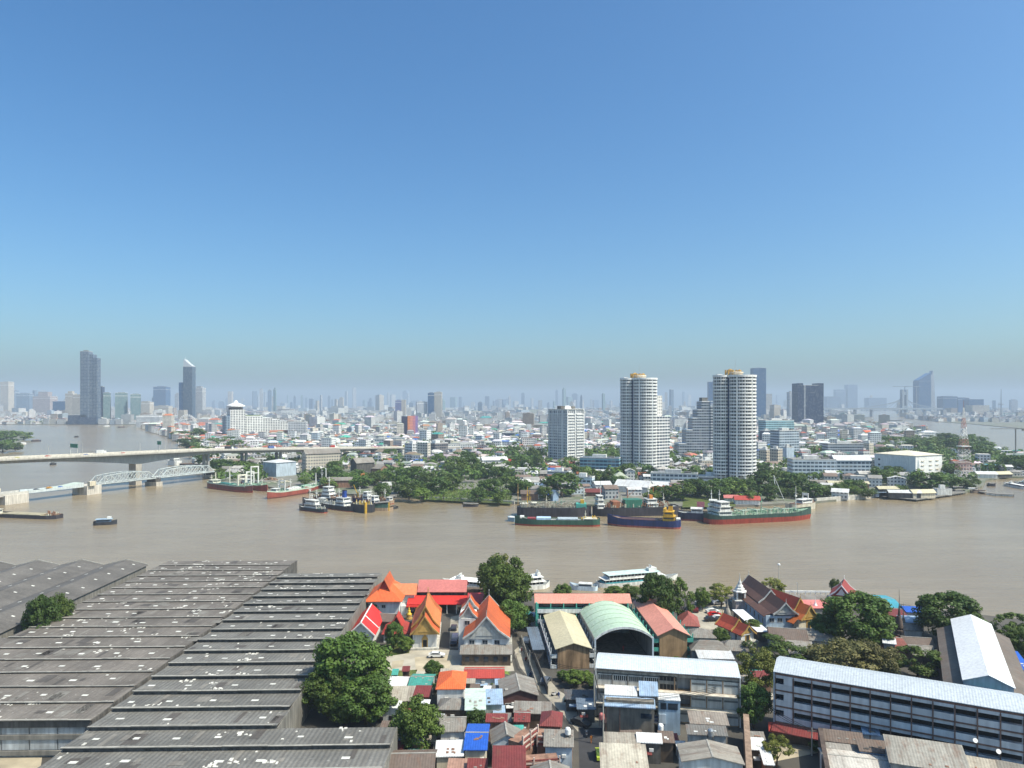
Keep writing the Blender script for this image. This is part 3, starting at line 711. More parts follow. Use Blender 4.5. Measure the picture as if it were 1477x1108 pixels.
# two small spired porches beside it
o=thing('stair_tower','white stair tower with two small tiered grey and orange spires','temple tower',(at(675,940).x,at(675,940).y+1.2,GZ))
MB().box(-2.7,2.1,0,5,-.4,8.8).build('wall',paint('hall_white_blue',(.70,.71,.71)),o); win(o,-.3,-.01,7.6,1.5,1.3)
for (y,z,h) in ((.2,8.9,3.3),(8.4,9.0,3.3)):
    half=[(2.6,z),(1.35,z+h*.36),(0,z+h)]; line=[(-a,b) for a,b in half]+[(a,b) for a,b in reversed(half[:-1])]
    MB().slabline(line,.2,y,y+4.2).build('roof',ORANGEY,o); b=MB(); bargeboard(b,line,y+.02); b.build('bargeboard',GREYPED,o)
    MB().ext([(v*.95,zz-.2) for v,zz in line],y+.3,y+.5,'y').build('pediment',GREYPED,o); finial(0,y,z+h,1.1).build('finial',WHITEW,o)
MB().box(-2.6,2.0,5.02,12.5,-.4,8.95).build('wall',paint('hall_white_blue',(.70,.71,.71)),o)
# small dark red temple house
P=at(571,927); o=thing('temple_house','low white temple house with dark red gablet roof','temple house',(P.x,P.y,GZ),R(2))
MB().box(-3.5,3.5,0,8,-.4,2.5).build('wall',WHITEW,o)
MB().hip(-3.5,3.5,0,8,2.5,2.6,.6,.15,2.4).build('roof',DRED,o)
MB().gable(-1.7,1.7,1.0,6.8,4.0,3.1,'y',.3,.15).build('roof',DRED,o)
MB().gwall(-1.6,1.6,1.3,6.5,3.6,4.0,3.0,'y').build('gable',WOODW,o)
MB().ext([(-2.1,3.75),(0,7.45),(2.1,3.75),(2.1,3.95),(0,7.7),(-2.1,3.95)],.5,.72,'y').build('bargeboard',DRED,o)
for x in (-2.5,-1.2,.2,1.6,2.6): win(o,x,-.01,1.3,.7,1.0)
# bright red gable house
P=at(521,931); o=thing('temple_house','white house with bright red gable roof beside the warehouse','temple house',(P.x,P.y,GZ),R(2))
MB().gwall(-3.4,3.4,0,18,-.4,3.2,3.2,'y').build('wall',WHITEW,o)
MB().gable(-3.4,3.4,0,18,3.3,3.2,'y',.6,.16).build('roof',RED,o)
b=MB(); bargeboard(b,[(-4.05,2.9),(0,6.75),(4.05,2.9)],-.58,.3,.2); b.build('bargeboard',WHITEC,o); win(o,.2,-.01,2,.9,.9)
for y in (6.2,6.6): MB().slabline([(.1,6.62),(4.05,2.88)],.1,y-.15,y+.1).build('roof_stripe',WHITEC,o)
MB().box(-.15,.15,-.5,18.3,6.58,6.8).build('ridge_cap',WHITEC,o)
# orange monk house at the river
P=at(553,891); o=thing('monk_house','large white monk house with broad bright orange gabled roof','temple house',(P.x,P.y,GZ),R(1))
MB().box(-5,5,0,15,-.4,5.4).build('wall',paint('monk_white',(.66,.68,.70),.85,.12),o)
MB().hip(-5,5,0,15,5.3,4.6,1.1,.18,4.4).build('roof',ORANGE,o)
MB().gable(-2.2,2.2,1.6,13,7.5,4.3,'y',.35,.16).build('roof',ORANGEY,o)
MB().gwall(-2.1,2.1,2.0,12.6,7,7.5,4.1,'y').build('gable',DRED,o)
MB().gable(1,9.5,6.5,10.8,6.0,2.6,'x',.4,.16).build('roof',sheet('roof_orange_pale',(.70,.23,.10),'x',.45,.6,.1,(.4,.14,.07),.2),o)
MB().gwall(1,9.0,6.7,10.6,-.4,5.9,2.4,'x').build('wing',WHITEW,o)
for x in (-2.6,.1): win(o,x,-.01,3.6,1.3,1.1)
MB().box(5.2,6.8,3,6.3,-.4,2.8).build('annex',WHITEW,o)
# riverside sala with pink upper roof and long red lower roof
P=at(640,886); o=thing('riverside_pavilion','long open pavilion with pink upper roof over red lower roof','pavilion',(P.x,P.y,GZ))
xs=lambda px,Y:(px-CX)*Y/F-P.x
MB().slabline([(0,3.2),(4.2,5.0)],.16,xs(585,229),xs(672,229),'x').build('lower_roof',REDX,o)
MB().slabline([(1,3.3),(6.2,5.4)],.16,xs(673,231),xs(707,231),'x').build('side_roof',sheet('roof_rose',(.50,.07,.075),'x',.45,.5,.2,(.3,.05,.05),.3),o)
MB().gable(xs(604,236),xs(671,236),4.6,13.5,6.3,2.6,'x',.5,.16).build('upper_roof',PINKR,o)
MB().box(xs(606,236),xs(670,236),4.9,13,4.6,6.2).build('clerestory',DARKW,o)
MB().box(xs(586,236),xs(706,236),11,13.8,-.3,5.2).build('rear_wall',WOODW,o)
for k in range(9): MB().box(xs(588,229)+k*3.1-.14,xs(588,229)+k*3.1+.14,.5,.78,-.3,3.3).build('column',WHITEW,o)
MB().box(xs(583,226),xs(607,226),-1.4,.4,2.6,2.9).build('awning',REDX,o)
for a in (xs(584,226),xs(606,226)): MB().box(a-.1,a+.1,-1.2,-1,-.3,2.6).build('column',WHITEW,o)
# golden seated statue on its stand
P=at(590,893); o=thing('golden_statue','small golden seated statue on a stepped golden stand','statue',(P.x,P.y,GZ))
MB().lathe([(1.1,0),(1.1,.5),(.85,.6),(.85,1.1),(.95,1.2),(.6,1.4)],12).build('stand',GOLD,o)
GOLDB=paint('bright_gold',(.75,.48,.06),.35,.15)
MB().lathe([(.85,1.4),(.9,1.65),(.5,1.95),(.42,2.4),(.55,2.75),(.2,2.95),(.24,3.1),(.27,3.35),(.15,3.55),(.06,3.7),(.02,4.1)],12).build('figure',GOLDB,o,smooth=True)
# brown hut behind the temple houses
house('hut','small brown roofed hut between the red and orange roofed houses','hut',541,566,897,4.2,886,'gx',1.2,WOODW,BROWNR,R(-8))
# ------------------------------------------------------------------ school group
BROWNG=paint('brown_gable',(.31,.205,.11),.9,.22,.5,.3)
TEAL=paint('teal_panel',(.09,.42,.34),.6,.15,.4,.2)
PALEP=paint('parapet_white',(.62,.65,.66),.8,.15,.4,.3)
def school(label,pf,pb,width,ze,rise,roofm,gable,par,floors,endpar,name='school_block'):
    """gabled block from front-centre pixel pf to back-centre pixel pb at eave height ze; open galleries along both sides"""
    a=at(*pf,ze); b=at(*pb,ze); d=b-a; L=d.length; rot=math.atan2(d.y,d.x)-math.pi/2
    o=thing(name,label,'school building',(a.x,a.y,GZ),rot); hh=ze-GZ; w=width/2
    MB().gwall(-w,w,0,L,-.3,hh,rise*.95,'y').build('wall',GREYW,o)
    MB().gwall(-w-.02,w+.02,-.2,-.01,-.3,hh,rise*.95,'y').build('gable_wall',gable,o)
    MB().gable(-w,w,0,L,hh+.05,rise,'y',.7,.16).build('roof',roofm,o)
    fh=hh/floors
    for f in range(floors):
        for s in (-1,1):
            x0,x1=(w,w+1.7) if s>0 else (-w-1.7,-w)
            MB().box(x0+.01*s,x1,.1,L,f*fh-.1,f*fh+.12).build('gallery_floor',CONCD,o)
            xe=x1 if s>0 else x0
            MB().box(xe-.12,xe+.06,0,L,f*fh+.12,f*fh+1.15).build('parapet',par,o)
            MB().box(min(x0,x1)+.15,max(x0,x1)-.15,-.02,.12,f*fh+.13,f*fh+1.13).build('parapet_end',endpar,o)
            MB().box(s*w-.02*1 if s>0 else -w-.03,s*w+.03 if s>0 else -w+.02,.6,L-.6,f*fh+1.3,f*fh+fh-.35).build('window_band',GLASS,o)
    for i in range(int(L/4)+1):
        for s in (-1,1): MB().box(s*(w+1.66)-.12,s*(w+1.66)+.12,.2+i*4,.44+i*4,0,hh).build('column',par,o)
    return o
school('school block with cream yellow roof and brown boarded gable',(827,934.5),(807,887.5),8.2,6.9,1.3,CREAMR,paint('boarded_gable',(.27,.18,.105),.9,.35,.35,.6),PALEP,2,PALEP)
school('school wing with salmon pink gabled roof and plain brown gable',(971,915),(933,868.5),7.4,8.4,1.7,SALMONY,BROWNG,TEAL,3,TEAL)
# pink roofed block by the river
a=at(775,912); o=thing('school_block','green school block with long salmon roof along the river','school building',(a.x,a.y,GZ),R(0))
MB().box(0,27.5,.8,6,-.3,9.2).build('wall',TEAL,o)
MB().slabline([(-.6,8.9),(3.4,10.7),(7.6,9.2)],.16,-.8,28.3,'x').build('roof',SALMON,o)
for f in range(3):
    MB().box(0,27.4,-.9,.78,f*3-.15,f*3+.1).build('gallery_floor',CONC,o); MB().box(0,27.4,-1.05,-.9,f*3+.1,f*3+1.2).build('parapet',PALEP,o)
    MB().box(.5,27,.72,.79,f*3+1.3,f*3+2.5).build('window_band',GLASS,o)
for i in range(8): MB().box(i*3.85,i*3.85+.3,-.88,-.6,0,8.9).build('column',TEAL,o)
MB().gwall(-1.05,8.4,-.6,-.0,-.3,8.7,1.8,'x') if False else MB().box(-.5,-.02,-1.1,6.2,-.3,9.1).build('end_wall',TEAL,o)
# barrel roofed gym
A=at(858.5,921.3,8); B=at(942,919.8,8); A2=at(833,875.8,8); d=(B-A); Lg=((A2-A).length); rot=math.atan2(A2.y-A.y,A2.x-A.x)-math.pi/2
o=thing('gym_hall','open-fronted sports hall under a pale green barrel roof','sports hall',((A.x+B.x)/2,(A.y+B.y)/2,GZ),rot); w=d.length/2
arc=[(w*math.sin(t),6.5-3.6+ (w/ math.sin(R(50)))*(math.cos(t*R(50)/R(90))-math.cos(R(50)))+3.6-0) for t in [R(-90)+R(180)*i/16 for i in range(17)]]
arc=[]; Rr=(w*w+2.9**2)/(2*2.9)
for i in range(17):
    t=-1+2*i/16; x=w*t; arc.append((x,6.5+math.sqrt(Rr*Rr-x*x)-(Rr-2.9)))
MB().slabline(arc,.18,0,Lg).build('roof',MINTB,o)
for k in range(1,7): MB().slabline([(v,z+.10) for v,z in arc],.1,Lg*k/7-.08,Lg*k/7+.08).build('roof_seam',paint('seam_green',(.34,.44,.33)),o)
b=MB(); bargeboard(b,arc,.05,.45,.15); b.build('fascia',PALEP,o)
for s in (-1,1):
    MB().box(s*w-.1,s*w+.1,.3,Lg,-.3,6.45).build('side_wall',GREYW,o)
    MB().box(s*w-.2,s*w+.2,-.1,.3,-.3,6.5).build('column',BLUEW,o)
MB().box(-w,w,Lg-.3,Lg,-.3,7.5).build('rear_wall',DARKW,o)
MB().box(-w+.3,w-.3,1,Lg-.5,-.25,.05).build('court_floor',CONCD,o)
for i in range(1,6): 
    MB().path([(-w,Lg*i/6,6.4),(-w*.5,Lg*i/6,8.2),(0,Lg*i/6,8.8),(w*.5,Lg*i/6,8.2),(w,Lg*i/6,6.4)],.14).build('truss',DARKW,o)
# shaded lean-to along the lane
house('lean_to','narrow dark blue shed roof along the lane beside the brown school','shed',768,786,938,4.3,905,'mono',.4,DARKW,sheet('roof_slate_blue',(.13,.17,.22),'x',.5,.6,.2),R(4))
house('small_canopy','tiny bright blue canopy left of the green school block','canopy',765,776,893,4.6,884,'mono',.3,BLUEW,BLUEP)
house('small_canopy','turquoise canopy beside the tall riverside tree','canopy',748,767,889,4,882,'mono',.3,WHITEW,TEALR)
# ------------------------------------------------------------------ long blue-roofed blocks
def frame_from(p0,p1,ze):
    a=at(*p0,ze); b=at(*p1,ze); d=b-a
    return a,d.length,math.atan2(d.y,d.x)
# block E
a,L,rot=frame_from((861,963),(1066,977),12.0)
o=thing('apartment_block','grey apartment block with pale steel-blue roof in front of the sports hall','apartment block',(a.x,a.y,GZ),rot); hh=10.5
DIRTW=paint('dirty_white_wall',(.56,.55,.51),.85,.2,.5,.25); RUSTB=paint('rust_beam',(.34,.23,.14),.85,.35,.7,.35)
MB().box(.2,L-.2,1.2,8.5,-.3,hh-.2).build('wall',GREYW,o)
MB().slabline([(-.35,hh+.05),(5.6,hh+1.0),(8.8,hh+.3)],.14,-.3,L+.3,'x').build('roof',STEELR,o)
MB().box(-.1,L+.1,-.42,-.2,hh-.3,hh-.05).build('fascia',DARKW,o)
MB().box(-.05,L+.05,0,1.2,hh-.95,hh-.45).build('eave_beam',paint('peeling_beam',(.52,.47,.40),.9,.4,1.2,.4),o)
bay=L/9
for f in range(3):
    z=f*3.3+.2
    MB().box(0,L,-.3,1.2,z-.35,z).build('gallery_floor',RUSTB,o)
    for i in range(9):
        x0=i*bay+.12; x1=(i+1)*bay-.12
        if i in (4,5) and f>=1: 
            if i==4:
                MB().box(x0-.1,x1+.5,-.02,.2,z,z+2.9).build('stair_opening',DARK,o)
                g=MB()
                for k in range(6): g.box(x0+k*.75,x0+k*.75+.08,-.1,-.03,z,z+2.7)
                g.box(x0-.1,x1+.5,-.12,-.02,z+1.2,z+1.9); g.build('stair_grille',CONCD,o)
            continue
        MB().box(x0,x1,-.2,-.05,z,z+2.55).build('wall_panel',DIRTW,o)
        if f==2 and i<5:
            s=MB()
            for k in range(7): s.box(x0+.25+k*.43,x0+.5+k*.43,-.24,-.19,z+1.35,z+2.35)
            s.build('louvre_slots',DARK,o)
        else: MB().box(x0+.15,x1-.15,-.23,-.19,z+1.55,z+1.95).build('window_band',paint('dull_glass',(.16,.17,.17),.4),o)
    MB().box(-.1,L*.98,-1.7,-.32,z-.22,z-.02).build('ledge',paint('sun_ledge',(.62,.56,.47),.85,.25,.6,.2),o) if f>0 else None
for i in range(10): MB().box(i*bay-.1,i*bay+.1,-.28,.1,0,hh-.95).build('column',RUSTB if i>4 else CONCD,o)
MB().box(-.35,-.05,-.5,8.6,-.3,hh).build('end_wall',WHITEW,o); MB().box(L+.05,L+.3,-.5,8.6,-.3,hh).build('end_wall',WHITEW,o)
# block F
a,L,rot=frame_from((1118,968),(1477,1028),15.0)
o=thing('apartment_block','long four-storey block with pale blue roof running to the right edge','apartment block',(a.x,a.y,GZ),rot); hh=13.5
BLUEPAN=paint('blue_white_panel',(.56,.59,.62),.85,.12,.5,.15); BROWNB=paint('brown_beam',(.20,.125,.10),.9,.3,.6,.3)
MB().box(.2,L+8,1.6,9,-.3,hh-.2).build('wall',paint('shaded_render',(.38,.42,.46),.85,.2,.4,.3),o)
MB().slabline([(-.4,hh),(4.6,hh+1.2),(9.2,hh+.2)],.14,-.3,L+.9,'x').build('roof',STEELR,o)
MB().box(0,L+.6,-.1,1.5,hh-.95,hh-.35).build('eave_beam',paint('red_brown_eave',(.26,.15,.12),.9,.35,.8,.3),o)
nb=12; bay=L/nb
for f in range(4):
    z=f*3.25+.15
    MB().box(0,L+.5,-.3,1.6,z-.3,z).build('gallery_floor',BROWNB,o)
    for i in range(nb):
        x0=i*bay+.1; x1=(i+1)*bay-.1
        MB().box(x0,x1,-.22,-.06,z,z+1.15).build('parapet',BLUEPAN,o)
        MB().box(x0,x1,1.42,1.59,z+.9,z+2.35).build('window_band',DARK if i else GLASS,o)
        MB().box(x0,x1,-.12,.05,z+2.3,z+2.92).build('lintel',BLUEPAN,o)
        if i==0: MB().box(x0+1.6,x1,-.24,-.04,z+1.15,z+2.9).build('wall_panel',BLUEPAN,o)
for i in range(nb+1): MB().box(i*bay-.11,i*bay+.11,-.34,.1,0,hh-.95).build('column',BROWNB,o)
MB().box(-.3,-.02,-.4,9.1,-.3,hh-.2).build('end_wall',BLUEW,o)
MB().ext([(-3.4,2.4),(-.4,3.0),(-.4,3.2),(-3.4,2.6)],-.3,L*.3,'x').build('awning',MAROON,o)
for (x,z) in ((27,2.6),(34.5,7.2),(38,6.0)):
    c=Vector((x,-.9,z)); m=MB(); m.tube(c,c+Vector((0,.8,-.2)),.06); m.tube(c,c+Vector((.1,-.3,.2)),0.1,.42,14)
    t=tag(m.build('satellite_dish',WHITEC,None),None,'satellite dish',group='satellite dishes'); t.location=(a.x,a.y,GZ); t.rotation_euler=(0,0,rot)
    t['label']={27:'red-rimmed satellite dish low on the long four-storey block',34.5:'white satellite dish high on the long four-storey block',38:'white satellite dish near the right end of the long block'}[x]
# white roofed warehouse behind it
a,L,rot=frame_from((1392,985),(1374,896),11.0)
b=at(1460,989,11.0); W=(b-a).length*.97; rot-=math.pi/2
mid=(a+b)/2
o=thing('warehouse','tall warehouse with brilliant white gabled roof and grey side roofs','warehouse',(mid.x,mid.y,GZ),rot)
MB().gwall(-W/2,W/2,0,L,-.3,9.5,1.7,'y').build('wall',BLUEW,o); MB().gable(-W/2,W/2,0,L,9.55,1.8,'y',.3,.15).build('roof',WHITERY,o)
for s,n_ in ((-1,'l'),(1,'r')):
    x0,x1=(W/2+.05,W/2+4.2) if s>0 else (-W/2-3.6,-W/2-.05)
    MB().slabline([(x0,8.2 if s>0 else 6.6),(x1,6.6 if s>0 else 8.2)],.16,.5,L-.5).build('side_roof',rust('roof_sooty',(.155,.13,.11),'y',.5),o)
    MB().box(x0+.2,x1-.2,.8,L-.8,-.3,6.4).build('side_wall',BRICK,o)
MB().box(-W/2+1,W/2-2,-1.3,-.1,6,8.6).build('front_annex',TEALR,o)
# ------------------------------------------------------------------ right temple grounds
BROWNT=sheet('temple_tiles_brown',(.125,.065,.05),'y',.4,.7,.25,(.06,.04,.035),.4)
REDT=sheet('temple_tiles_red',(.36,.065,.035),'y',.4,.65,.2,(.16,.05,.03),.35)
ORT=sheet('temple_tiles_orange',(.56,.15,.04),'y',.4,.6,.18,(.28,.08,.03),.3)
P=at(1140,909); o=temple('long pale blue temple hall with tall dark brown tiered roof','temple',(P.x-1.5,P.y+.5),R(1),11.5,30,4.2,[(-.8,15,3.9,4.9,3.5),(11,31,4.1,5.2,4.0)],BROWNT,GREYPED,paint('hall_pale_blue',(.46,.58,.70),.8,.15,.3,.2),GREYPED,8,(4.0,5.0,4.0,2.4),name='temple_hall',door=False)
for x in (-4,-1.5,1,3.8): win(o,x,-.01,2.9,1.6,1.3)
house('awning_roof','white metal lean-to roof along the pale blue temple hall','awning',1092,1110,912,4.2,880,'mono',.3,DARKW,WHITERY,R(2))
# white bell tower
P=at(1067,880); o=thing('bell_tower','white and pink bell tower with tiered spire by the river trees','tower',(P.x,P.y,GZ))
PINKW=paint('pinkish_white',(.60,.52,.50),.8,.2,.6,.3)
MB().box(-1.9,1.9,-1.9,1.9,-.3,3.4).build('lower_storey',PINKW,o)
MB().box(-2.2,2.2,-2.2,2.2,3.4,3.7).build('ledge',WHITEW,o)
for x in (-1.3,1.3):
    for y in (-1.3,1.3): MB().box(x-.25,x+.25,y-.25,y+.25,3.7,6.2).build('column',WHITEW,o)
MB().box(-1.0,1.0,-1.0,1.0,3.7,6.2).build('belfry_core',DARKW,o)
MB().lathe([(2.3,6.2),(2.2,6.5),(1.5,6.8),(1.6,7.2),(1.1,7.6),(1.15,8.0),(.7,8.6),(.6,9.2),(.3,9.8),(.12,10.8),(.03,12.3)],8).build('spire',WHITEW,o)
# chedis
def chedi(label,px,pyb,top,wpx,mat,seg=12):
    P=at(px,pyb); h=H-(top-HOR)*P.y/F-GZ; r_=wpx*P.y/F/2
    o=thing('chedi',label,'stupa',(P.x,P.y,GZ))
    MB().lathe([(r_,-.2),(r_,h*.06),(r_*.88,h*.07),(r_*.88,h*.14),(r_*.75,h*.15),(r_*.75,h*.22),(r_*.62,h*.23)],8).build('base',mat,o)
    MB().lathe([(r_*.6,h*.23),(r_*.62,h*.28),(r_*.5,h*.40),(r_*.34,h*.47),(r_*.28,h*.49)],seg).build('bell',mat,o,smooth=True)
    m=MB(); pr=[]; z=h*.49
    for k in range(9):
        q=r_*.26*(1-k/9.5); pr+=[(q,z),(q*.8,z+h*.02)]; z+=h*.03
    pr+=[(r_*.05,z),(r_*.02,h)]; m.lathe(pr,10).build('spire',mat,o)
STONE=paint('weathered_stone',(.27,.25,.22),.9,.35,1,.4)
chedi('grey weathered chedi with slim spire in front of the white bell tower',1049,897,856,17,STONE)
chedi('small white chedi between the orange temple hall and river railing',1176,884,857,11,WHITEC)
chedi('dark brown chedi with long thin spire right of the big temple trees',1297,925,850,17,paint('dark_stone',(.13,.10,.085),.9,.3,1,.4))
chedi('pale slender chedi beside the steel-roofed sheds on the right bank',1303,912,868,9,STONE)
# orange temple hall behind, turned
P=at(1171,911); o=temple('orange and red tiered temple hall with yellow gable','temple',(P.x-.6,P.y+1),R(22),7.6,15,3.6,[(-.8,5,3.7,3.7,4.0),(3.4,15.6,3.9,4.2,4.8)],ORT,GOLD,CREAM,paint('gable_yellow',(.52,.30,.07),.6,.25,1,.1),4,(3.8,4.0,2.6,1.8),inner=REDT)
P=at(1208,872); temple('dark red temple gable with white bargeboards on the river edge','temple',(P.x,P.y-3),R(-30),6.4,9,3.4,[(-.6,9.6,3.9,3.6,3.8)],sheet('temple_tiles_crimson',(.24,.04,.035),'y',.4,.65,.2,(.12,.03,.03),.3),WHITEC,WHITEW,paint('crimson_gable',(.27,.05,.045),.7,.25,1,.1),3)
P=at(1067,927); temple('small white chapel with steep orange-red two-tier roof','temple',(P.x+2.2,P.y),R(24),4.6,10,2.3,[(-.5,4.6,2.8,2.5,2.6),(3.6,10.3,3.0,2.8,3.0)],REDT,GOLD,WHITEW,WHITEW,3)
# grey hipped roofs and others around
house('temple_shed','grey hipped roof beside the salmon school wing','temple building',991,1034,921,5,907,'hip',1.6,GREYW,GREYR,R(-6))
house('temple_shed','large grey hipped roof above a white awning','temple building',997,1053,940,5,924,'hip',2.0,GREYW,GREYRY,R(-6))
house('temple_shed','grey hipped roof right of the white awning roof','temple building',1038,1090,940,5,924,'hip',1.9,GREYW,GREYR,R(-8))
house('awning_roof','bright white flat awning under the large grey hipped roof','awning',1008,1060,951,4.6,939,'mono',.5,GREYW,WHITER,R(-4))
house('temple_house','maroon hipped roof house beside the salmon school wing','temple house',979,1010,904,4.6,884,'hip',2.6,GREYW,sheet('roof_faded_red',(.30,.085,.07),'x',.45,.7,.25,(.14,.07,.06),.4),R(-10))
house('temple_shed','brown-grey gabled roof in front of the pale blue hall','temple building',1112,1166,925,5,907,'gx',1.8,GREYW,BROWNR,R(-14))
house('temple_shed','dark grey gabled roof in front of the orange temple hall','temple building',1154,1204,925,5,908,'gx',1.6,GREYW,GREYRY,R(-16))
house('temple_shed','long grey roof under the olive trees','temple building',1140,1178,945,5,925,'mono',1.2,GREYW,GREYR,R(-12))
house('river_hall','low pink roof behind the white chedi','hall',1160,1206,878,3.6,866,'mono',.6,GREYW,PINKR)
house('riverside_shop','turquoise roofed shed at the river behind the dark chedi','shed',1270,1304,880,5,864,'gx',1.1,GREYW,sheet('roof_turquoise',(.07,.34,.42),'x',.45,.5,.15,(.06,.2,.25),.2),R(-10))
house('riverside_shop','maroon roofed shed below the turquoise roof','shed',1283,1310,890,5,879,'gx',.9,BRICK,MAROON,R(-8))
house('riverside_shop','royal blue roofed shed beside the big right tree','shed',1308,1334,884,5,875,'gx',.9,WHITEW,BLUER,R(-8))
house('riverside_shop','pale blue roofed stall below the royal blue roof','shed',1303,1334,899,4.4,889,'mono',.7,WHITEW,BLUEP,R(-8))
house('riverside_house','white riverside house with grey roof below the pale blue stall','house',1306,1332,910,4,901,'gx',1,WHITEW,GREYR,R(-8))
house('temple_shed','red-roofed shed with one white panel under the dark chedi','shed',1268,1312,937,5,920,'gx',1.2,BRICK,sheet('roof_rust_red',(.22,.07,.055),'x',.45,.7,.25,(.12,.06,.05),.4),R(-10))
house('awning_roof','little white roof panel between red sheds','awning',1275,1293,929,6.6,921,'mono',.6,GREYW,WHITER,R(-24))
house('temple_shed','brown-grey gabled shed left of the white roofed warehouse','shed',1308,1350,934,5,920,'gx',1.3,WOODW,BROWNR,R(-12))
house('temple_shed','dim grey shed roof behind the round green tree','shed',1318,1352,946,5,932,'gx',1.3,WOODW,GREYR,R(-12))
house('blue_canopy','bright blue canopy at the right edge','canopy',1464,1488,967,5,938,'mono',1.0,GREYW,BLUER,R(-20))
# river railing, pier wall, lamp posts
P0=at(1124,861); P1=at(1210,862); m=MB(); m.box(0,(P1-P0).length,0,.4,1.6,2.2)
for k in range(12): m.box(k*1.8,k*1.8+.3,.05,.35,0,1.6)
tag(m.build('river_railing',WHITEC,None,(P0.x,P0.y,GZ),rotz=math.atan2(P1.y-P0.y,P1.x-P0.x)),'white railing along the temple river front','railing')
house('river_pier_shed','long dark pier shed behind the river railing','shed',1150,1203,866,3.2,858.5,'mono',.3,DARKW,GREYR)
def lamppost(px,pyb,top,label,head=True):
    P=at(px,pyb); h=H-(top-HOR)*P.y/F-GZ
    o=thing('lamp_post',label,'lamp post',(P.x,P.y,GZ)); MB().tube((0,0,0),(0,0,h),.12,.07).build('pole',GREYPED,o)
    if head: MB().lathe([(.2,h),(.5,h+.2),(.45,h+.6),(.1,h+.8)],10).build('lamp_head',WHITEC,o)
    else: MB().box(-.5,.1,-.1,.1,h-.05,h+.1).build('lamp_head',GREYPED,o)
lamppost(1123.5,862,816,'tall lamp post with white globe head behind the brown temple roof')
lamppost(1150.5,862,841,'plain dark post at the left part of the white river railing',False)
lamppost(1207.5,866,848,'short dark post beside the dark red temple gable',False)
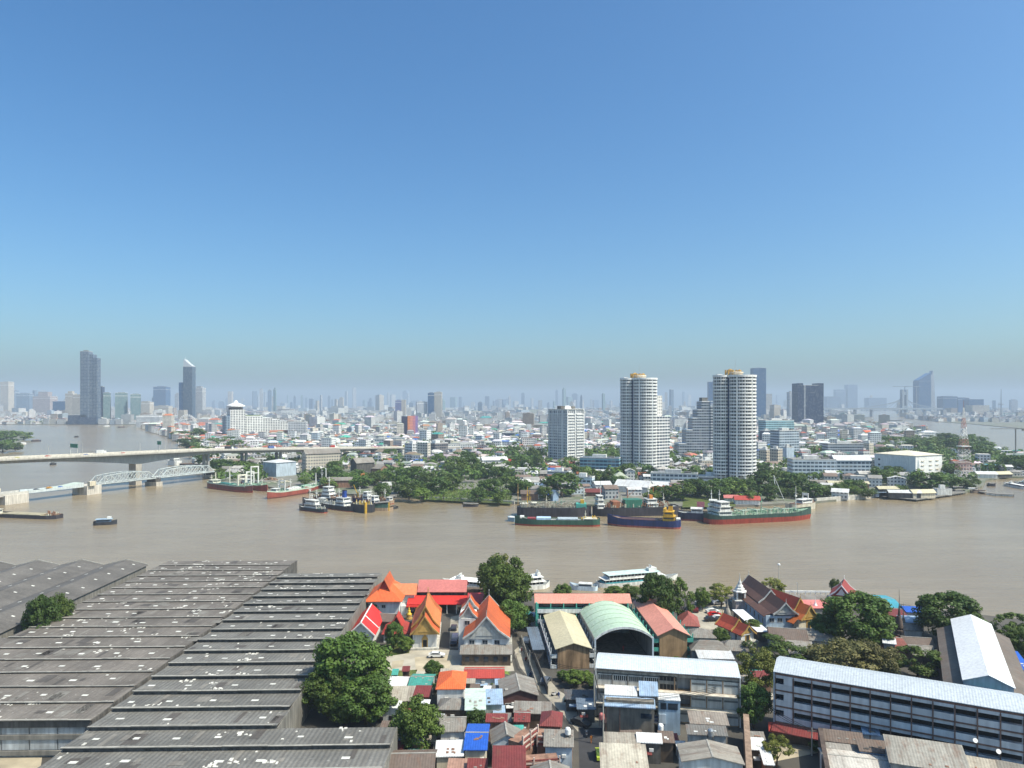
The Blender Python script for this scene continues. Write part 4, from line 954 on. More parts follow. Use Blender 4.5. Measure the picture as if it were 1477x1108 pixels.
# ------------------------------------------------------------------ packed houses at the bottom
GH='packed houses below the temple'
for a in [
 ('house','white metal roofed shed under the temple lawn','shed',556,586,991,4.2,977,'mono',.5,GREYW,WHITER,-4,0),
 ('house','teal green roofed shed beside the little white shed','shed',588,623,990,4.4,977,'gx',.7,GREYW,TEALR,-2,0),
 ('house','low grey-beige roofed house left of the maroon roof','house',550,598,1012,4.8,991,'mono',1,WOODW,BEIGER,2,0),
 ('house','narrow maroon roofed house in the left house row','house',595,619,1006,5.2,990,'mono',.7,BRICK,MAROON,-3,0),
 ('house','white two-storey house with bright orange hipped roof','house',628,671,995,7.2,972,'hip',1.6,WHITEW,ORANGE,1,2),
 ('long_shed','long red roof on a white wall behind the orange hipped house','shed',668,728,979,4.6,966,'gx',.8,WHITEW,sheet('roof_brick_red',(.42,.06,.045),'x',.45,.6,.2,(.25,.05,.04),.3),1,0),
 ('house','grey hipped roof porch in front of the orange hipped house','house',630,673,1025,5.2,1008,'hip',1.3,WOODW,GREYR,-2,0),
 ('house','tall house with pale mint roof and green edge','house',670,701,1025,6.6,994,'mono',.8,paint('mint_wall',(.20,.42,.30)),MINTR,3,0),
 ('house','blue roofed house with pale stripes beside the mint roof','house',697,726,1017,6,995,'mono',.8,GREYW,BLUEP,3,0),
 ('awning_roof','tiny pale blue awning below the striped blue roof','awning',711,729,1029,4.4,1019,'mono',.4,WHITEW,BLUEP,4,0),
 ('house','large grey gabled house along the concrete lane','house',722,778,1005,6,972,'gy',1.3,paint('maroon_timber',(.10,.045,.04)),GREYRY,5,3),
 ('house','grey gabled house left of the round dark tree','house',633,672,1056,6,1036,'gx',1.2,WHITEW,GREYR,2,1),
 ('house','low maroon roof right of the striped blue roof','house',700,732,1042,5.4,1031,'mono',.5,BRICK,MAROON,-2,0),
 ('house','maroon roof between two grey roofed houses','house',741,765,1042,5.4,1029,'gx',.7,BRICK,MAROON,-3,0),
 ('house','grey patched roof under the large gabled house','house',740,796,1030,5,1013,'mono',.7,WOODW,GREYR,-4,0),
 ('house','grey gabled house with pale blue gable end','house',708,755,1072,6,1042,'gy',1.4,BLUEW,GREYRY,5,2),
 ('house','house with vivid blue roof','house',668,703,1083,6.4,1058,'gx',.7,CREAM,BLUER,-1,2),
 ('house','pale blue-white metal roof left of the vivid blue roof','house',627,669,1092,5.6,1069,'mono',.7,CREAM,WHITER,3,0),
 ('house','wide plain dark red roof at the bottom','house',708,760,1140,7,1077,'mono',1.6,BRICK,MAROON,0,0),
 ('house','brown-grey gabled roof in the bottom left house row','house',556,626,1118,6,1088,'gx',1.4,WOODW,BROWNR,2,0),
 ('house','rusty pink roofed hut under the pale metal roof','hut',644,676,1112,5.4,1096,'mono',.6,BRICK,sheet('roof_rusty_pink',(.34,.20,.15),'x',.5,.8,.35,(.16,.08,.06),.6),-3,0),
 ('house','maroon roof under the vivid blue roof','house',673,703,1112,6,1096,'mono',.7,CREAM,MAROON,-1,0),
 ('house','dark maroon hipped roof by the lane bend','house',778,811,1049,6.4,1029,'hip',1.3,BRICK,MAROON,-6,0),
 ('house','grey roofed house with white tanks beside the alley','house',784,828,1078,6.4,1054,'mono',1,BLUEW,GREYR,-4,0),
 ('house','weathered pale roof at the bottom beside the alley','house',766,826,1130,7,1098,'gy',1,BRICK,GREYRY,1,0),
 ('house','low beige concrete roof right of the alley','house',872,924,1073,5.4,1058,'mono',.5,WHITEW,BEIGER,-5,0),
 ('house','ribbed cream roof at the bottom right of the alley','house',867,938,1120,6.4,1074,'mono',1.4,WHITEW,rust('roof_ribbed_cream',(.46,.42,.34),'x',.35),-5,0),
 ('awning_roof','white sheet awning above the ribbed cream roof','awning',919,956,1072,5.6,1059,'mono',.6,DARKW,WHITER,-6,0),
 ('house','brown slatted roof beside the blue stair wall','hut',951,974,1072,5.4,1056,'mono',.6,WOODW,BROWNR,-6,0),
 ('house','big weathered grey-brown double roof at the bottom','house',984,1074,1102,7.6,1068,'gy',1.0,WHITEW,rust('roof_weathered',(.29,.265,.225),'y',.55,spots=.3),-6,2),
 ('house','dark grey flat roof behind the big weathered double roof','house',992,1050,1061,7.6,1048,'mono',.6,GREYW,rust('roof_slate',(.16,.155,.145),'x',.4),-6,0),
 ('house','old brown planked upper house below the grey apartment block','house',996,1052,1046,8.2,1028,'mono',.6,paint('stained_plaster',(.34,.29,.235),.9,.4,1,.5),rust('roof_old_brown',(.26,.225,.19),'x',.5,spots=.3),-7,0),
 ('awning_roof','white stepped awning right of the brown party wall','awning',1083,1106,1082,5,1066,'mono',.8,WOODW,WHITER,-6,0),
 ('house','small grey roof over the white stepped awning','hut',1083,1105,1068,5.4,1057,'mono',.5,WHITEW,GREYR,-6,0),
 ('awning_roof','second white awning at the foot of the bright bush','awning',1102,1118,1104,4.4,1084,'mono',.7,BRICK,WHITER,-8,0),
 ('house','grey ribbed roof house with red awning below the long block','house',1290,1396,1110,7.5,1067,'mono',1.6,GREYW,rust('roof_ribbed_grey',(.30,.285,.25),'x',.45),-20,4),
 ('house','shack with pale blue wall and brown roof below the long block','shack',1242,1281,1086,6.2,1068,'mono',.7,paint('sky_blue_wall',(.25,.38,.55)),BROWNR,-14,0),
 ('house','rusty brown roofed shack left of the pale blue shack','shack',1192,1246,1072,5.4,1056,'mono',.9,WOODW,BROWNR,-16,0),
 ('house','small blue roofed lean-to behind the pale blue shack','shack',1246,1270,1060,6,1052,'mono',.5,WHITEW,BLUEP,-16,0),
 ('house','wide pale cream roof at the bottom edge','house',1196,1300,1118,5.4,1094,'gx',.8,WHITEW,rust('roof_pale_cream',(.50,.47,.42),'x',.25),-14,0),
 ('house','rubble-strewn grey roof between the shacks','shack',1194,1240,1090,5,1074,'mono',.6,WOODW,rust('roof_rubble',(.30,.28,.25),'x',.6,spots=.8),-14,0),
 ('house','beige shed roof at the bottom right corner','shed',1392,1440,1118,5.6,1092,'mono',.8,CREAM,BEIGER,-24,0),
 ('house','low pale block roof at the lower right edge','shed',1440,1500,1125,5.4,1100,'mono',.6,CREAM,GREYR,-26,0),
 ('house','brick-red stall roof beside the earth strip','stall',1112,1186,1060,3.6,1048,'mono',.6,WOODW,DRED,-18,0),
 ('house','dark carport roof with pale edge beside the lane','carport',815,858,1010,4.2,996,'mono',.4,DARKW,rust('roof_carport',(.10,.11,.12),'x',.3),-2,0),
 ('house','dark blue-grey carport roof nearer the lane bend','carport',832,860,1024,4.4,1008,'mono',.4,DARKW,sheet('roof_slate_blue',(.13,.17,.22),'x',.5,.6,.2),-2,0),
]:
    nm,lb,ct,x0,x1,pe,ze,pt,kd,rs,wm,rm,ro,nw=a
    house(nm,lb,ct,x0,x1,pe,ze,pt,kd,rs,wm,rm,R(ro),nw,GH)
# terrace with maroon and white balustrades
o=None
for (px,py,n_,Wd,rt,lab) in [(764,1062,6,5.6,R(58),'stepped terrace house with maroon walls and white railings by the gabled roof'),(800,1060,4,6.6,R(-6),'roof terrace with orange-brown slatted balustrade by the lane bend'),(770,1098,5,9.2,R(8),'maroon terrace with white balustrade bands at the bottom')]:
    P=at(px,py,7.2); o=thing('terrace_house',lab,'house',(P.x,P.y,GZ),rt)
    MB().box(-Wd/2,Wd/2,0,3,-.3,5.4).build('wall',BRICK,o)
    for k in range(n_):
        MB().box(-Wd/2-.05,Wd/2+.05,-.25+k*.02,-.05+k*.02,3.7+k*.5,3.95+k*.5).build('rail',paint('rail_cream',(.55,.43,.37)) if k%2 else paint('maroon_band',(.23,.06,.05)),o)
    for x in (-Wd/2,0,Wd/2): MB().box(x-.12,x+.12,-.3,-.02,3.4,3.9+n_*.5).build('post',paint('rail_cream',(.55,.43,.37)),o)
# annex of the grey apartment block: pale blue roof, boarded wall, blue stair wall, courtyard
a,L,rot=frame_from((874,1016),(944,1020),8.4)
o=thing('annex_house','boarded grey house with pale blue front roof before the grey apartment block','house',(a.x,a.y,GZ),rot)
MB().box(0,L,.6,6,-.3,7.6).build('wall',paint('grey_boarding',(.25,.225,.19),.9,.25,.5,.35),o)
MB().ext([(-.4,6.6),(2.4,7.5),(2.4,7.7),(-.4,6.8)],-.3,L+.2,'x').build('front_roof',BLUEP,o)
MB().ext([(2.5,7.7),(6.4,8.3),(6.4,8.5),(2.5,7.9)],-.3,L*.66,'x').build('rear_roof',WHITER,o)
MB().ext([(2.5,7.9),(6.0,9.6),(6.0,9.8),(2.5,8.1)],L*.7,L+1,'x').build('side_roof',BLUEP,o)
MB().box(L*.72,L*.95,.5,.62,4.2,5.2).build('window',GLASS,o); MB().box(-.1,.1,.4,.62,-.3,7).build('post',BRICK,o); MB().box(L*.28,L*.28+.18,.4,.62,-.3,7).build('post',BRICK,o)
a2=at(950,1042,4)
o=thing('stair_house','pale blue rendered stair house with barred windows before the apartment block','house',(a2.x,a2.y,GZ),rot)
MB().box(0,4.4,.2,3.6,-.3,7.0).build('wall',paint('stair_blue',(.38,.50,.62),.8,.15,.5,.25),o)
MB().box(.4,1.6,.1,.21,5.2,6.5).build('window',GLASS,o); MB().box(1.9,3.9,.1,.21,5.2,6.5).build('window',GLASS,o); MB().box(.1,1.5,.05,.21,2.2,4.2).build('wall_panel',BLUEW,o)
MB().box(-.1,4.5,.1,3.7,7.02,7.2).build('roof',WHITER,o)
c=at(900,1054); o=thing('courtyard_garden','small courtyard with green shade cloth and potted plants','garden',(c.x,c.y,GZ),rot)
MB().box(2,6.5,0,4,2.0,2.15).build('shade_cloth',paint('green_cloth',(.03,.13,.11),.8),o); m=MB(); r=random.Random(4)
for k in range(160):
    q=Vector((r.uniform(-4,2.5),r.uniform(0,1.6),r.uniform(.1,1.3))); s=r.uniform(.15,.35); m.add([q,q+Vector((s,0,s*.3)),q+Vector((s,s,s*.5)),q+Vector((0,s,.1))],[(0,1,2,3)])
m.build('plants',LEAF[3],o)
for k,(px,py,lab) in enumerate([(925,1041,'left blue solar panel leaning in the small courtyard'),(943,1043,'right blue solar panel leaning in the small courtyard')]):
    P=at(px,py,3.6); o=thing('solar_panel',lab,'solar panel',(P.x,P.y,3.4),rot,'solar panels')
    MB().ext([(0,.15),(1.4,1.1),(1.36,1.18),(-.04,.23)],-.95,.95,'x').build('panel',paint('solar_blue',(.04,.06,.16),.2),o)
    m=MB()
    for z in (.05,.5,.95): m.ext([(z*1.4-.0,.17+z*.95),(z*1.4+.12,.25+z*.95),(z*1.4+.08,.33+z*.95),(z*1.4-.04,.25+z*.95)],-.97,.97,'x')
    m.build('frame',FRAME,o)
# brown party wall at the right of the weathered roof
a=at(1076,1030,6.8); b=at(1082,1120,6.8); d=b-a
tag(MB().box(0,d.length,-.55,.55,-.3,5.3).build('party_wall',paint('brown_wall_top',(.27,.19,.14),.9,.25,.5,.3),None,(a.x,a.y,GZ),rotz=math.atan2(d.y,d.x)),'long brown party wall right of the weathered double roof','wall')
a=at(1183,1050,6.5); b=at(1196,1120,6.5); d=b-a
tag(MB().box(0,d.length,-.4,.4,-.3,5).build('party_wall',paint('dark_party_wall',(.10,.075,.065),.9,.25,.5,.3),None,(a.x,a.y,GZ),rotz=math.atan2(d.y,d.x)),'dark brown party wall left of the shacks','wall')
# water tanks, dishes
def tank(px,py,z,label,mat=WHITEC):
    P=at(px,py,z); o=thing('water_tank',label,'water tank',(P.x,P.y,z),0,'rooftop water tanks')
    MB().lathe([(.5,.35),(.55,.45),(.55,1.35),(.4,1.6),(.12,1.7)],12).build('tank',mat,o,smooth=False)
    MB().box(-.5,-.4,-.5,-.4,-1.2,.4).box(.4,.5,-.5,-.4,-1.2,.4).box(-.5,-.4,.4,.5,-1.2,.4).box(.4,.5,.4,.5,-1.2,.4).box(-.5,.5,-.5,.5,.28,.36).build('stand',DARKW,o)
tank(819,1062,7.2,'white water tank on the grey roof beside the alley'); tank(953,1056,5,'white water tank at the corner of the small courtyard'); tank(1025,1064,8.2,'steel water tank behind the big weathered double roof',paint('tank_steel',(.45,.46,.47),.3,metal=.6)); tank(868,1040,5,'pink water tank left of the boarded grey house',paint('tank_pink',(.62,.20,.18),.5)); tank(872,1044,4,'salmon water tank in front of the pink tank',paint('tank_salmon',(.62,.30,.25),.5))
# temple fence walls
def fence(p0,p1,h,mat,label,t=.2,z=GZ):
    a=at(*p0,z); b=at(*p1,z); d=b-a
    return tag(MB().box(0,d.length,-t/2,t/2,-.2,h).build('boundary_wall',mat,None,(a.x,a.y,z),rotz=math.atan2(d.y,d.x)),label,'wall')
fence((535,846),(508,925),1.6,WHITEW,'white boundary wall between warehouse and temple')
fence((752,925),(775,1000),1.8,CONCD,'grey wall along the concrete lane')
fence((768,945),(790,1002),2.0,DARKW,'dark low wall beside the brown boarded gable')
# vehicles
CARM={}
def car(px,py,rot,label,rgb,cat='car',L=4.4):
    P=at(px,py); k=str(rgb)
    pm=paint('car_paint_'+str(len(CARM)) if k not in CARM else CARM[k],rgb,.25,.03,.3,0); CARM.setdefault(k,pm.name)
    o=thing('parked_car',label,cat,(P.x,P.y,GZ+.02),rot,'parked cars'); h=L/2
    MB().ext([(-h,.35),(h,.35),(h,.75),(h*.95,.88),(h*.45,.98),(-h*.9,1.0),(-h,.9)],-.85,.85,'x').build('body',pm,o) if False else None
    b=MB(); prof=[(-h,.35),(h,.35),(h*1.0,.78),(h*.5,.98),(h*.2,1.42),(-h*.55,1.45),(-h*.86,1.0),(-h,.95)]
    b.add([(x,-.86,z) for x,z in prof]+[(x,.86,z) for x,z in prof],[tuple(range(8)),tuple(range(15,7,-1))]+[(i,8+i,8+(i+1)%8,(i+1)%8) for i in range(8)]); b.build('body',pm,o)
    g=MB(); gp=[(h*.44,1.0),(h*.19,1.37),(-h*.53,1.40),(-h*.78,1.03)]
    g.add([(x,-.88,z) for x,z in gp]+[(x,.88,z) for x,z in gp],[(0,1,2,3),(7,6,5,4),(0,4,5,1),(1,5,6,2),(2,6,7,3),(3,7,4,0)]); g.build('side_windows',GLASS,o)
    MB().add([(h*.47,-.75,1.02),(h*.47,.75,1.02),(h*.22,.7,1.40),(h*.22,-.7,1.40)],[(0,1,2,3)]).build('windscreen',GLASS,o)
    for x in (-h*.62,h*.62):
        for s in (-1,1): MB().tube((x,s*.68,.33),(x,s*.9,.33),.33,.33,12).build('wheel',DARK,o)
for a in [(630,948,R(4),'white car parked on the sand square',(.72,.72,.71)),(657,921,R(88),'silver pickup in the temple yard between the two halls',(.55,.57,.6)),(655,908,R(88),'dark car behind the silver pickup in the temple yard',(.05,.055,.07)),(655,930,R(86),'black car in front of the silver pickup',(.03,.03,.035)),(760,926,R(80),'white car at the lane mouth by the pink school',(.7,.7,.7)),(1028,884,R(8),'white car left of the red car in the temple car park',(.72,.72,.7)),(1031,889,R(6),'red car in the temple car park',(.5,.02,.02)),(1026,896,R(4),'black car in front of the red car',(.03,.03,.035)),(1037,894,R(6),'white pickup right of the black car in the car park',(.7,.7,.68)),(1003,882,R(80),'dark red car under the riverside trees',(.12,.02,.02)),(1012,872,R(20),'grey car among the riverside trees',(.25,.26,.27)),(1022,871,R(15),'dark grey car nearest the riverside trees',(.08,.085,.09)),(1036,872,R(12),'silver car behind the temple car park',(.5,.5,.52)),(787,985,R(70),'small dark car with bright roof at the lane bend',(.10,.11,.13)),(838,1046,R(-40),'dark van beside the carport',(.05,.055,.06)),(845,1018,R(-20),'black car under the dark carport edge',(.03,.03,.035)),(866,1092,R(88),'yellow-green taxi in the dark alley',(.45,.55,.06)),(1338,942,R(60),'blue-grey car between sheds and white warehouse',(.2,.25,.32))]: car(*a)
# people on the lane: one continuous body each
SKIN=paint('clothing_dark',(.06,.06,.08))
def person(px,py,label,rgb,rot):
    P=at(px,py); me=bpy.data.meshes.new('person')
    V=[(0,0,.95),(0,0,1.18),(0,0,1.42),(0,.02,1.54),(0,.04,1.66),(.2,0,1.38),(.27,.03,1.12),(.24,.14,.92),(-.2,0,1.38),(-.28,-.02,1.12),(-.26,-.12,.92),(.1,.02,.88),(.12,.14,.5),(.12,.1,.06),(.12,.24,.04),(-.1,0,.88),(-.12,-.06,.5),(-.12,-.24,.08),(-.12,-.1,.04)]
    E=[(0,1),(1,2),(2,3),(3,4),(2,5),(5,6),(6,7),(2,8),(8,9),(9,10),(0,11),(11,12),(12,13),(13,14),(0,15),(15,16),(16,17),(17,18)]
    RR=[.16,.15,.17,.06,.115,.07,.05,.035,.07,.05,.035,.1,.07,.045,.035,.1,.07,.045,.035]
    me.from_pydata(V,E,[])
    o=bpy.data.objects.new('person',me); COL.objects.link(o); o.modifiers.new('skin','SKIN')
    for i,q in enumerate(RR): me.skin_vertices[0].data[i].radius=(q,q)
    me.skin_vertices[0].data[0].use_root=True
    sb=o.modifiers.new('sub','SUBSURF'); sb.levels=1; sb.render_levels=1
    me.materials.append(paint('clothes_'+label[-6:].replace(' ','_'),rgb)); o.location=(P.x,P.y,GZ); o.rotation_euler=(0,0,rot); tag(o,label,'person')
person(744,950,'person in pale clothes walking on the lane beside the grey skirt roof',(.5,.45,.4),.4)
person(763,962,'person in dark clothes standing on the lane',(.05,.05,.06),2)
person(899,940,'person in red top standing inside the open sports hall',(.4,.06,.05),3)
# laundry-like awnings and poles along the lane
for (px,py,top,lab) in [(764,968,938,'utility pole on the lane beside the large grey gabled house'),(870,1075,1004,'tall utility pole left of the boarded grey house'),(857,1040,935,'tall thin pole at the left end of the grey apartment block'),(1171,1090,1050,'utility pole on the bare earth strip'),(1068,1040,975,'thin pole at the right end of the grey apartment block')]:
    P=at(px,py); h=H-(top-HOR)*P.y/F-GZ; o=thing('utility_pole',lab,'utility pole',(P.x,P.y,GZ),0,'utility poles'); MB().tube((0,0,-.2),(0,0,h),.16,.1).build('pole',CONC,o); MB().box(-.9,.9,-.06,.06,h-.7,h-.55).build('cross_arm',DARKW,o)

def cable(p0,p1,label,n_=3):
    m=MB()
    for k in range(n_):
        a=Vector(p0)+Vector((0,0,-.25*k)); b=Vector(p1)+Vector((0,0,-.25*k)); pts=[a.lerp(b,i/8)-Vector((0,0,1.1*(1-(2*i/8-1)**2)*(1+.15*k))) for i in range(9)]; m.path(pts,.045,4)
    c=Vector(p0); m.v=[(x-c.x,y-c.y,z-c.z) for x,y,z in m.v]
    return tag(m.build('overhead_cables',DARK,None,p0),label,'cables')
T_=lambda px,py,top:(lambda P:Vector((P.x,P.y,H-(top-HOR)*P.y/F)))(at(px,py))
cable(T_(764,968,940),T_(857,1040,965),'sagging cables from the lane pole to the grey apartment block')
cable(T_(857,1040,965),T_(870,1075,1008),'cables between the two poles left of the apartment block')
cable(T_(870,1075,1008),T_(1068,1040,982),'long cables across the front of the grey apartment block',4)
cable(T_(764,968,940),T_(726,905,892),'cables from the lane pole towards the river trees')
cable(T_(1068,1040,982),T_(1171,1090,1052),'cables from the apartment block to the earth strip pole')
def motorbike(px,py,rot,label,rgb):
    P=at(px,py); o=thing('motorbike',label,'motorbike',(P.x,P.y,GZ+.02),rot,'motorbikes in the lane')
    for x in (-.6,.6): MB().tube((x,-.06,.3),(x,.06,.3),.3,.3,12).build('wheel',DARK,o)
    MB().ext([(-.75,.55),(-.3,.35),(.25,.35),(.5,.9),(.35,.95),(.1,.6),(-.2,.75),(-.75,.8)],-.16,.16,'y').build('body',paint('bike_'+label.split()[0],rgb,.3,.05),o)
    MB().box(-.7,-.05,-.14,.14,.78,.86).build('seat',DARK,o); MB().tube((.4,-.35,1.05),(.4,.35,1.05),.03).tube((.58,0,.3),(.4,0,1.05),.04).build('handlebar',FRAME,o)
for a in [(759,953,1.2,'red motorbike leaning by the lane wall',(.4,.03,.03)),(766,975,1.0,'blue motorbike parked beside the large grey gabled house',(.04,.10,.3)),(770,983,1.4,'black motorbike parked beside the large grey gabled house',(.03,.03,.03)),(800,1004,.3,'white motorbike at the lane bend',(.6,.6,.6)),(818,1012,.5,'green motorbike near the carport',(.03,.2,.1)),(846,1062,1.5,'silver motorbike at the mouth of the dark alley',(.4,.4,.42)),(752,940,1.3,'maroon motorbike near the lane mouth',(.2,.03,.04))]: motorbike(*a)
person(750,944,'person in white top near the lane mouth',(.6,.6,.58),1.1)
person(806,1008,'person in blue clothes at the lane bend',(.06,.12,.35),2.4)
person(853,1072,'person in orange top in the dark alley',(.5,.18,.04),.2)
# small lean-tos and sheds filling the gaps between the packed houses
bpy.context.view_layer.update()
OCC=[]
for q in COL.objects:
    if q.parent is None and q.get('category') and q.location.y<215 and -60<q.location.x<110 and q['category'] not in('tree','utility pole','lamp post'):
        xs=[];ys=[]
        for c in (list(q.children) or [q]):
            if c.type!='MESH': continue
            for b in c.bound_box: v=c.matrix_world@Vector(b); xs.append(v.x); ys.append(v.y)
        if xs and max(xs)-min(xs)<48: OCC.append((min(xs),max(xs),min(ys),max(ys)))
for nm,x,y in [('grey gabled lane house',750,990),('orange hipped house',650,985),('vivid blue roof',686,1070),('wide dark red roof',735,1092),('brown school gable',826,950),('boarded annex house',910,1025),('weathered double roof',1030,1085),('dark alley',852,1080),('long four-storey block',1230,1030),('mint roof',686,1010),('round small-leaved tree',600,1045),('dark hipped maroon roof',795,1038),('cream ribbed roof',900,1095),('bright bush',1120,1085),('teal green roof',605,985)]: landmark(nm,x,y)
r=random.Random(63); made=0
RC=[(GREYR,'grey'),(BROWNR,'brown'),(MAROON,'maroon'),(BEIGER,'beige'),(WHITER,'white'),(BLUEP,'pale blue'),(GREYR,'grey'),(MAROON,'maroon'),(TEALR,'teal')]
for t in range(3000):
    px=r.uniform(560,1106); py=r.uniform(985,1106)
    if 736<px<880 and py<1060: continue
    if 834<px<872: continue
    P=at(px,py); w_=r.uniform(1.6,4.4); d=r.uniform(1.4,3.2)
    if any(a-w_/2-.1<P.x<b+w_/2+.1 and c-d/2-.1<P.y<e+d/2+.1 for a,b,c,e in OCC): continue
    OCC.append((P.x-w_/2,P.x+w_/2,P.y-d/2,P.y+d/2)); rm,nm=r.choice(RC); h=r.uniform(1.9,3.8)
    o=thing('lean_to',None,'shed',(P.x,P.y,GZ),R(r.uniform(-8,5)),'lean-tos between the packed houses')
    MB().box(-w_/2+.2,w_/2-.2,-d/2+.2,d/2-.2,-.2,h-.1).build('wall',r.choice([WOODW,BRICK,GREYW,WHITEW,CREAM]),o)
    MB().ext([(-d/2-.1,h-.15),(d/2+.1,h+.35),(d/2+.1,h+.45),(-d/2-.1,h-.05)],-w_/2,w_/2,'x').build('roof',rm,o)
    if r.random()<.6: MB().box(-.4,.4,-d/2+.14,-d/2+.19,0,1.8).build('door',DARK,o)
    auto(o,f'small {nm} lean-to roof',px,py); made+=1
    if made>=84: break
# ------------------------------------------------------------------ concrete road bridge
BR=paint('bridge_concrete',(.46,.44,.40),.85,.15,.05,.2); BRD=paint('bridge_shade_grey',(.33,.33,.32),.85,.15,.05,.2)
dx,dy=.545,.839; B0=Vector((-328,618,0))
rot=math.atan2(dy,dx); o=thing('road_bridge','long concrete road bridge with haunched girder over the river','bridge',(B0.x,B0.y,0),rot)
def deckz(s):
    if s<-113: return 29-(-113-s)*.03 if s<-200 else 29
    if s<0: return 29-(s+113)/113*1.6
    if s<70: return 27.4-s*.012
    return 26.5-(s-70)*.043
def depthz(s):
    t=min(abs(s-0),abs(s+226)); return 2.6+6.2*max(0,1-t/80)**1.6
S=[-340+10*i for i in range(36+46)]
S=[s for s in S if deckz(s)>6.5]
top=[(s,deckz(s)) for s in S]
MB().ext([(s,z) for s,z in top]+[(s,z-.7) for s,z in reversed(top)],-11.5,11.5,'x').build('deck',BR,o) if False else None
m=MB(); 
for (a,b) in zip(S,S[1:]):
    za,zb=deckz(a),deckz(b); m.add([(a,-11.5,za),(b,-11.5,zb),(b,11.5,zb),(a,11.5,za),(a,-11.5,za-.8),(b,-11.5,zb-.8),(b,11.5,zb-.8),(a,11.5,za-.8)],[(0,1,2,3),(7,6,5,4),(0,4,5,1),(3,2,6,7)])
m.build('deck',BR,o); m=MB()
for (a,b) in zip(S,S[1:]):
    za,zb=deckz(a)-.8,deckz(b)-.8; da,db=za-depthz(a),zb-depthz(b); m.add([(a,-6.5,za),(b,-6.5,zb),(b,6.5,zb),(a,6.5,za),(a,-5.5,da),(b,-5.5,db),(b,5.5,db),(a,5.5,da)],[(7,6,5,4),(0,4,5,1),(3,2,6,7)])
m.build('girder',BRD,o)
for y in (-11.6,-.3,11.3):
    m=MB()
    for (a,b) in zip(S,S[1:]):
        za,zb=deckz(a),deckz(b); m.add([(a,y,za),(b,y,zb),(b,y+.35,zb),(a,y+.35,za),(a,y,za+1.1),(b,y,zb+1.1),(b,y+.35,zb+1.1),(a,y+.35,za+1.1)],[(0,1,5,4),(2,3,7,6),(4,5,6,7)])
    m.build('parapet',paint('bridge_parapet',(.62,.58,.51),.8,.12,.1,.2),o)
for s in (-226,0): MB().box(s-2.6,s+2.6,-5.6,5.6,-3,deckz(s)-.8-depthz(s)+.3).build('pier',paint('pier_stone',(.50,.46,.40),.85,.2,.1,.3),o); 
for s in range(68,470,42):
    if s<S[-1]: 
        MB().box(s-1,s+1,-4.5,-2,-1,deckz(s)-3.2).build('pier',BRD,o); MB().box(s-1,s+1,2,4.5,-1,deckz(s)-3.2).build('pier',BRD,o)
def onbridge(s,y,z=0): return Vector((B0.x+s*dx-y*dy,B0.y+s*dy+y*dx,deckz(s)+z))
for k,s in enumerate(range(-110,440,36)):
    P=onbridge(s,-11.2 if k%2 else 11.2); q=thing('bridge_lamp',None,'street lamp',P,rot,'lamp posts along the road bridge'); auto(q,'thin lamp post on the road bridge',*pix(P))
    MB().tube((0,0,0),(0,0,9),.14,.09).build('pole',GREYPED,q); MB().box(-.15,.15,-1.2,1.2,9,9.15).build('arm',GREYPED,q)
SGN=paint('sign_green',(.02,.16,.10),.5,.05)
for (px,s,lab) in [(112,-20,'wide green road sign over the bridge before the pier'),(235,26,'small green road sign over the road bridge')]:
    r_=(px-CX)/F; s=(-328-r_*618)/(r_*dy-dx); P=onbridge(s,6); q=thing('road_sign',lab,'road sign',P,rot)
    big=px<200; MB().box(-.1,.1,-(6 if big else 3),(6 if big else 3),6.2,9.4).build('sign_board',SGN,q); MB().tube((0,-5.5 if big else 0,0),(0,-5.5 if big else 0,6.3),.2).tube((0,5.5 if big else .5,0),(0,5.5 if big else .5,6.3),.2).build('gantry',GREYPED,q)
r=random.Random(21)
CARS=[(.6,.6,.6),(.05,.05,.06),(.4,.04,.03),(.5,.45,.1),(.1,.15,.35)]
for k in range(18):
    s=r.uniform(-105,380); y=r.choice([-8,-4.5,4.5,8]); P=onbridge(s,y,.03); big=k%4==0
    q=thing('bridge_truck' if big else 'bridge_car',None,'truck' if big else 'car',P,rot+math.atan(-.03),'traffic on the road bridge')
    pm=paint(f'traffic_paint{k%5}',CARS[k%5],.35,.03); cn=['white','black','red','yellow','blue'][k%5]
    auto(q,f'{cn} {"truck" if big else "car"} crossing the road bridge',*pix(P))
    if big: MB().box(-4,2.2,-1.2,1.2,.9,3.4).build('cargo_box',pm,q); MB().box(2.4,4,-1.1,1.1,.5,2.6).build('cab',WHITEC,q)
    else: MB().ext([(-2.2,.3),(2.2,.3),(2.2,.8),(1.1,.95),(.5,1.45),(-1.2,1.45),(-2.1,.95)],-.85,.85,'y').build('body',pm,q)
    for x in (-2.6,2.8) if big else (-1.4,1.4): MB().tube((x,-1,.35),(x,1,.35),.35,.35,8).build('wheel_pair',DARK,q)
landmark('concrete road bridge',150,655); landmark('road bridge pier',195,680)
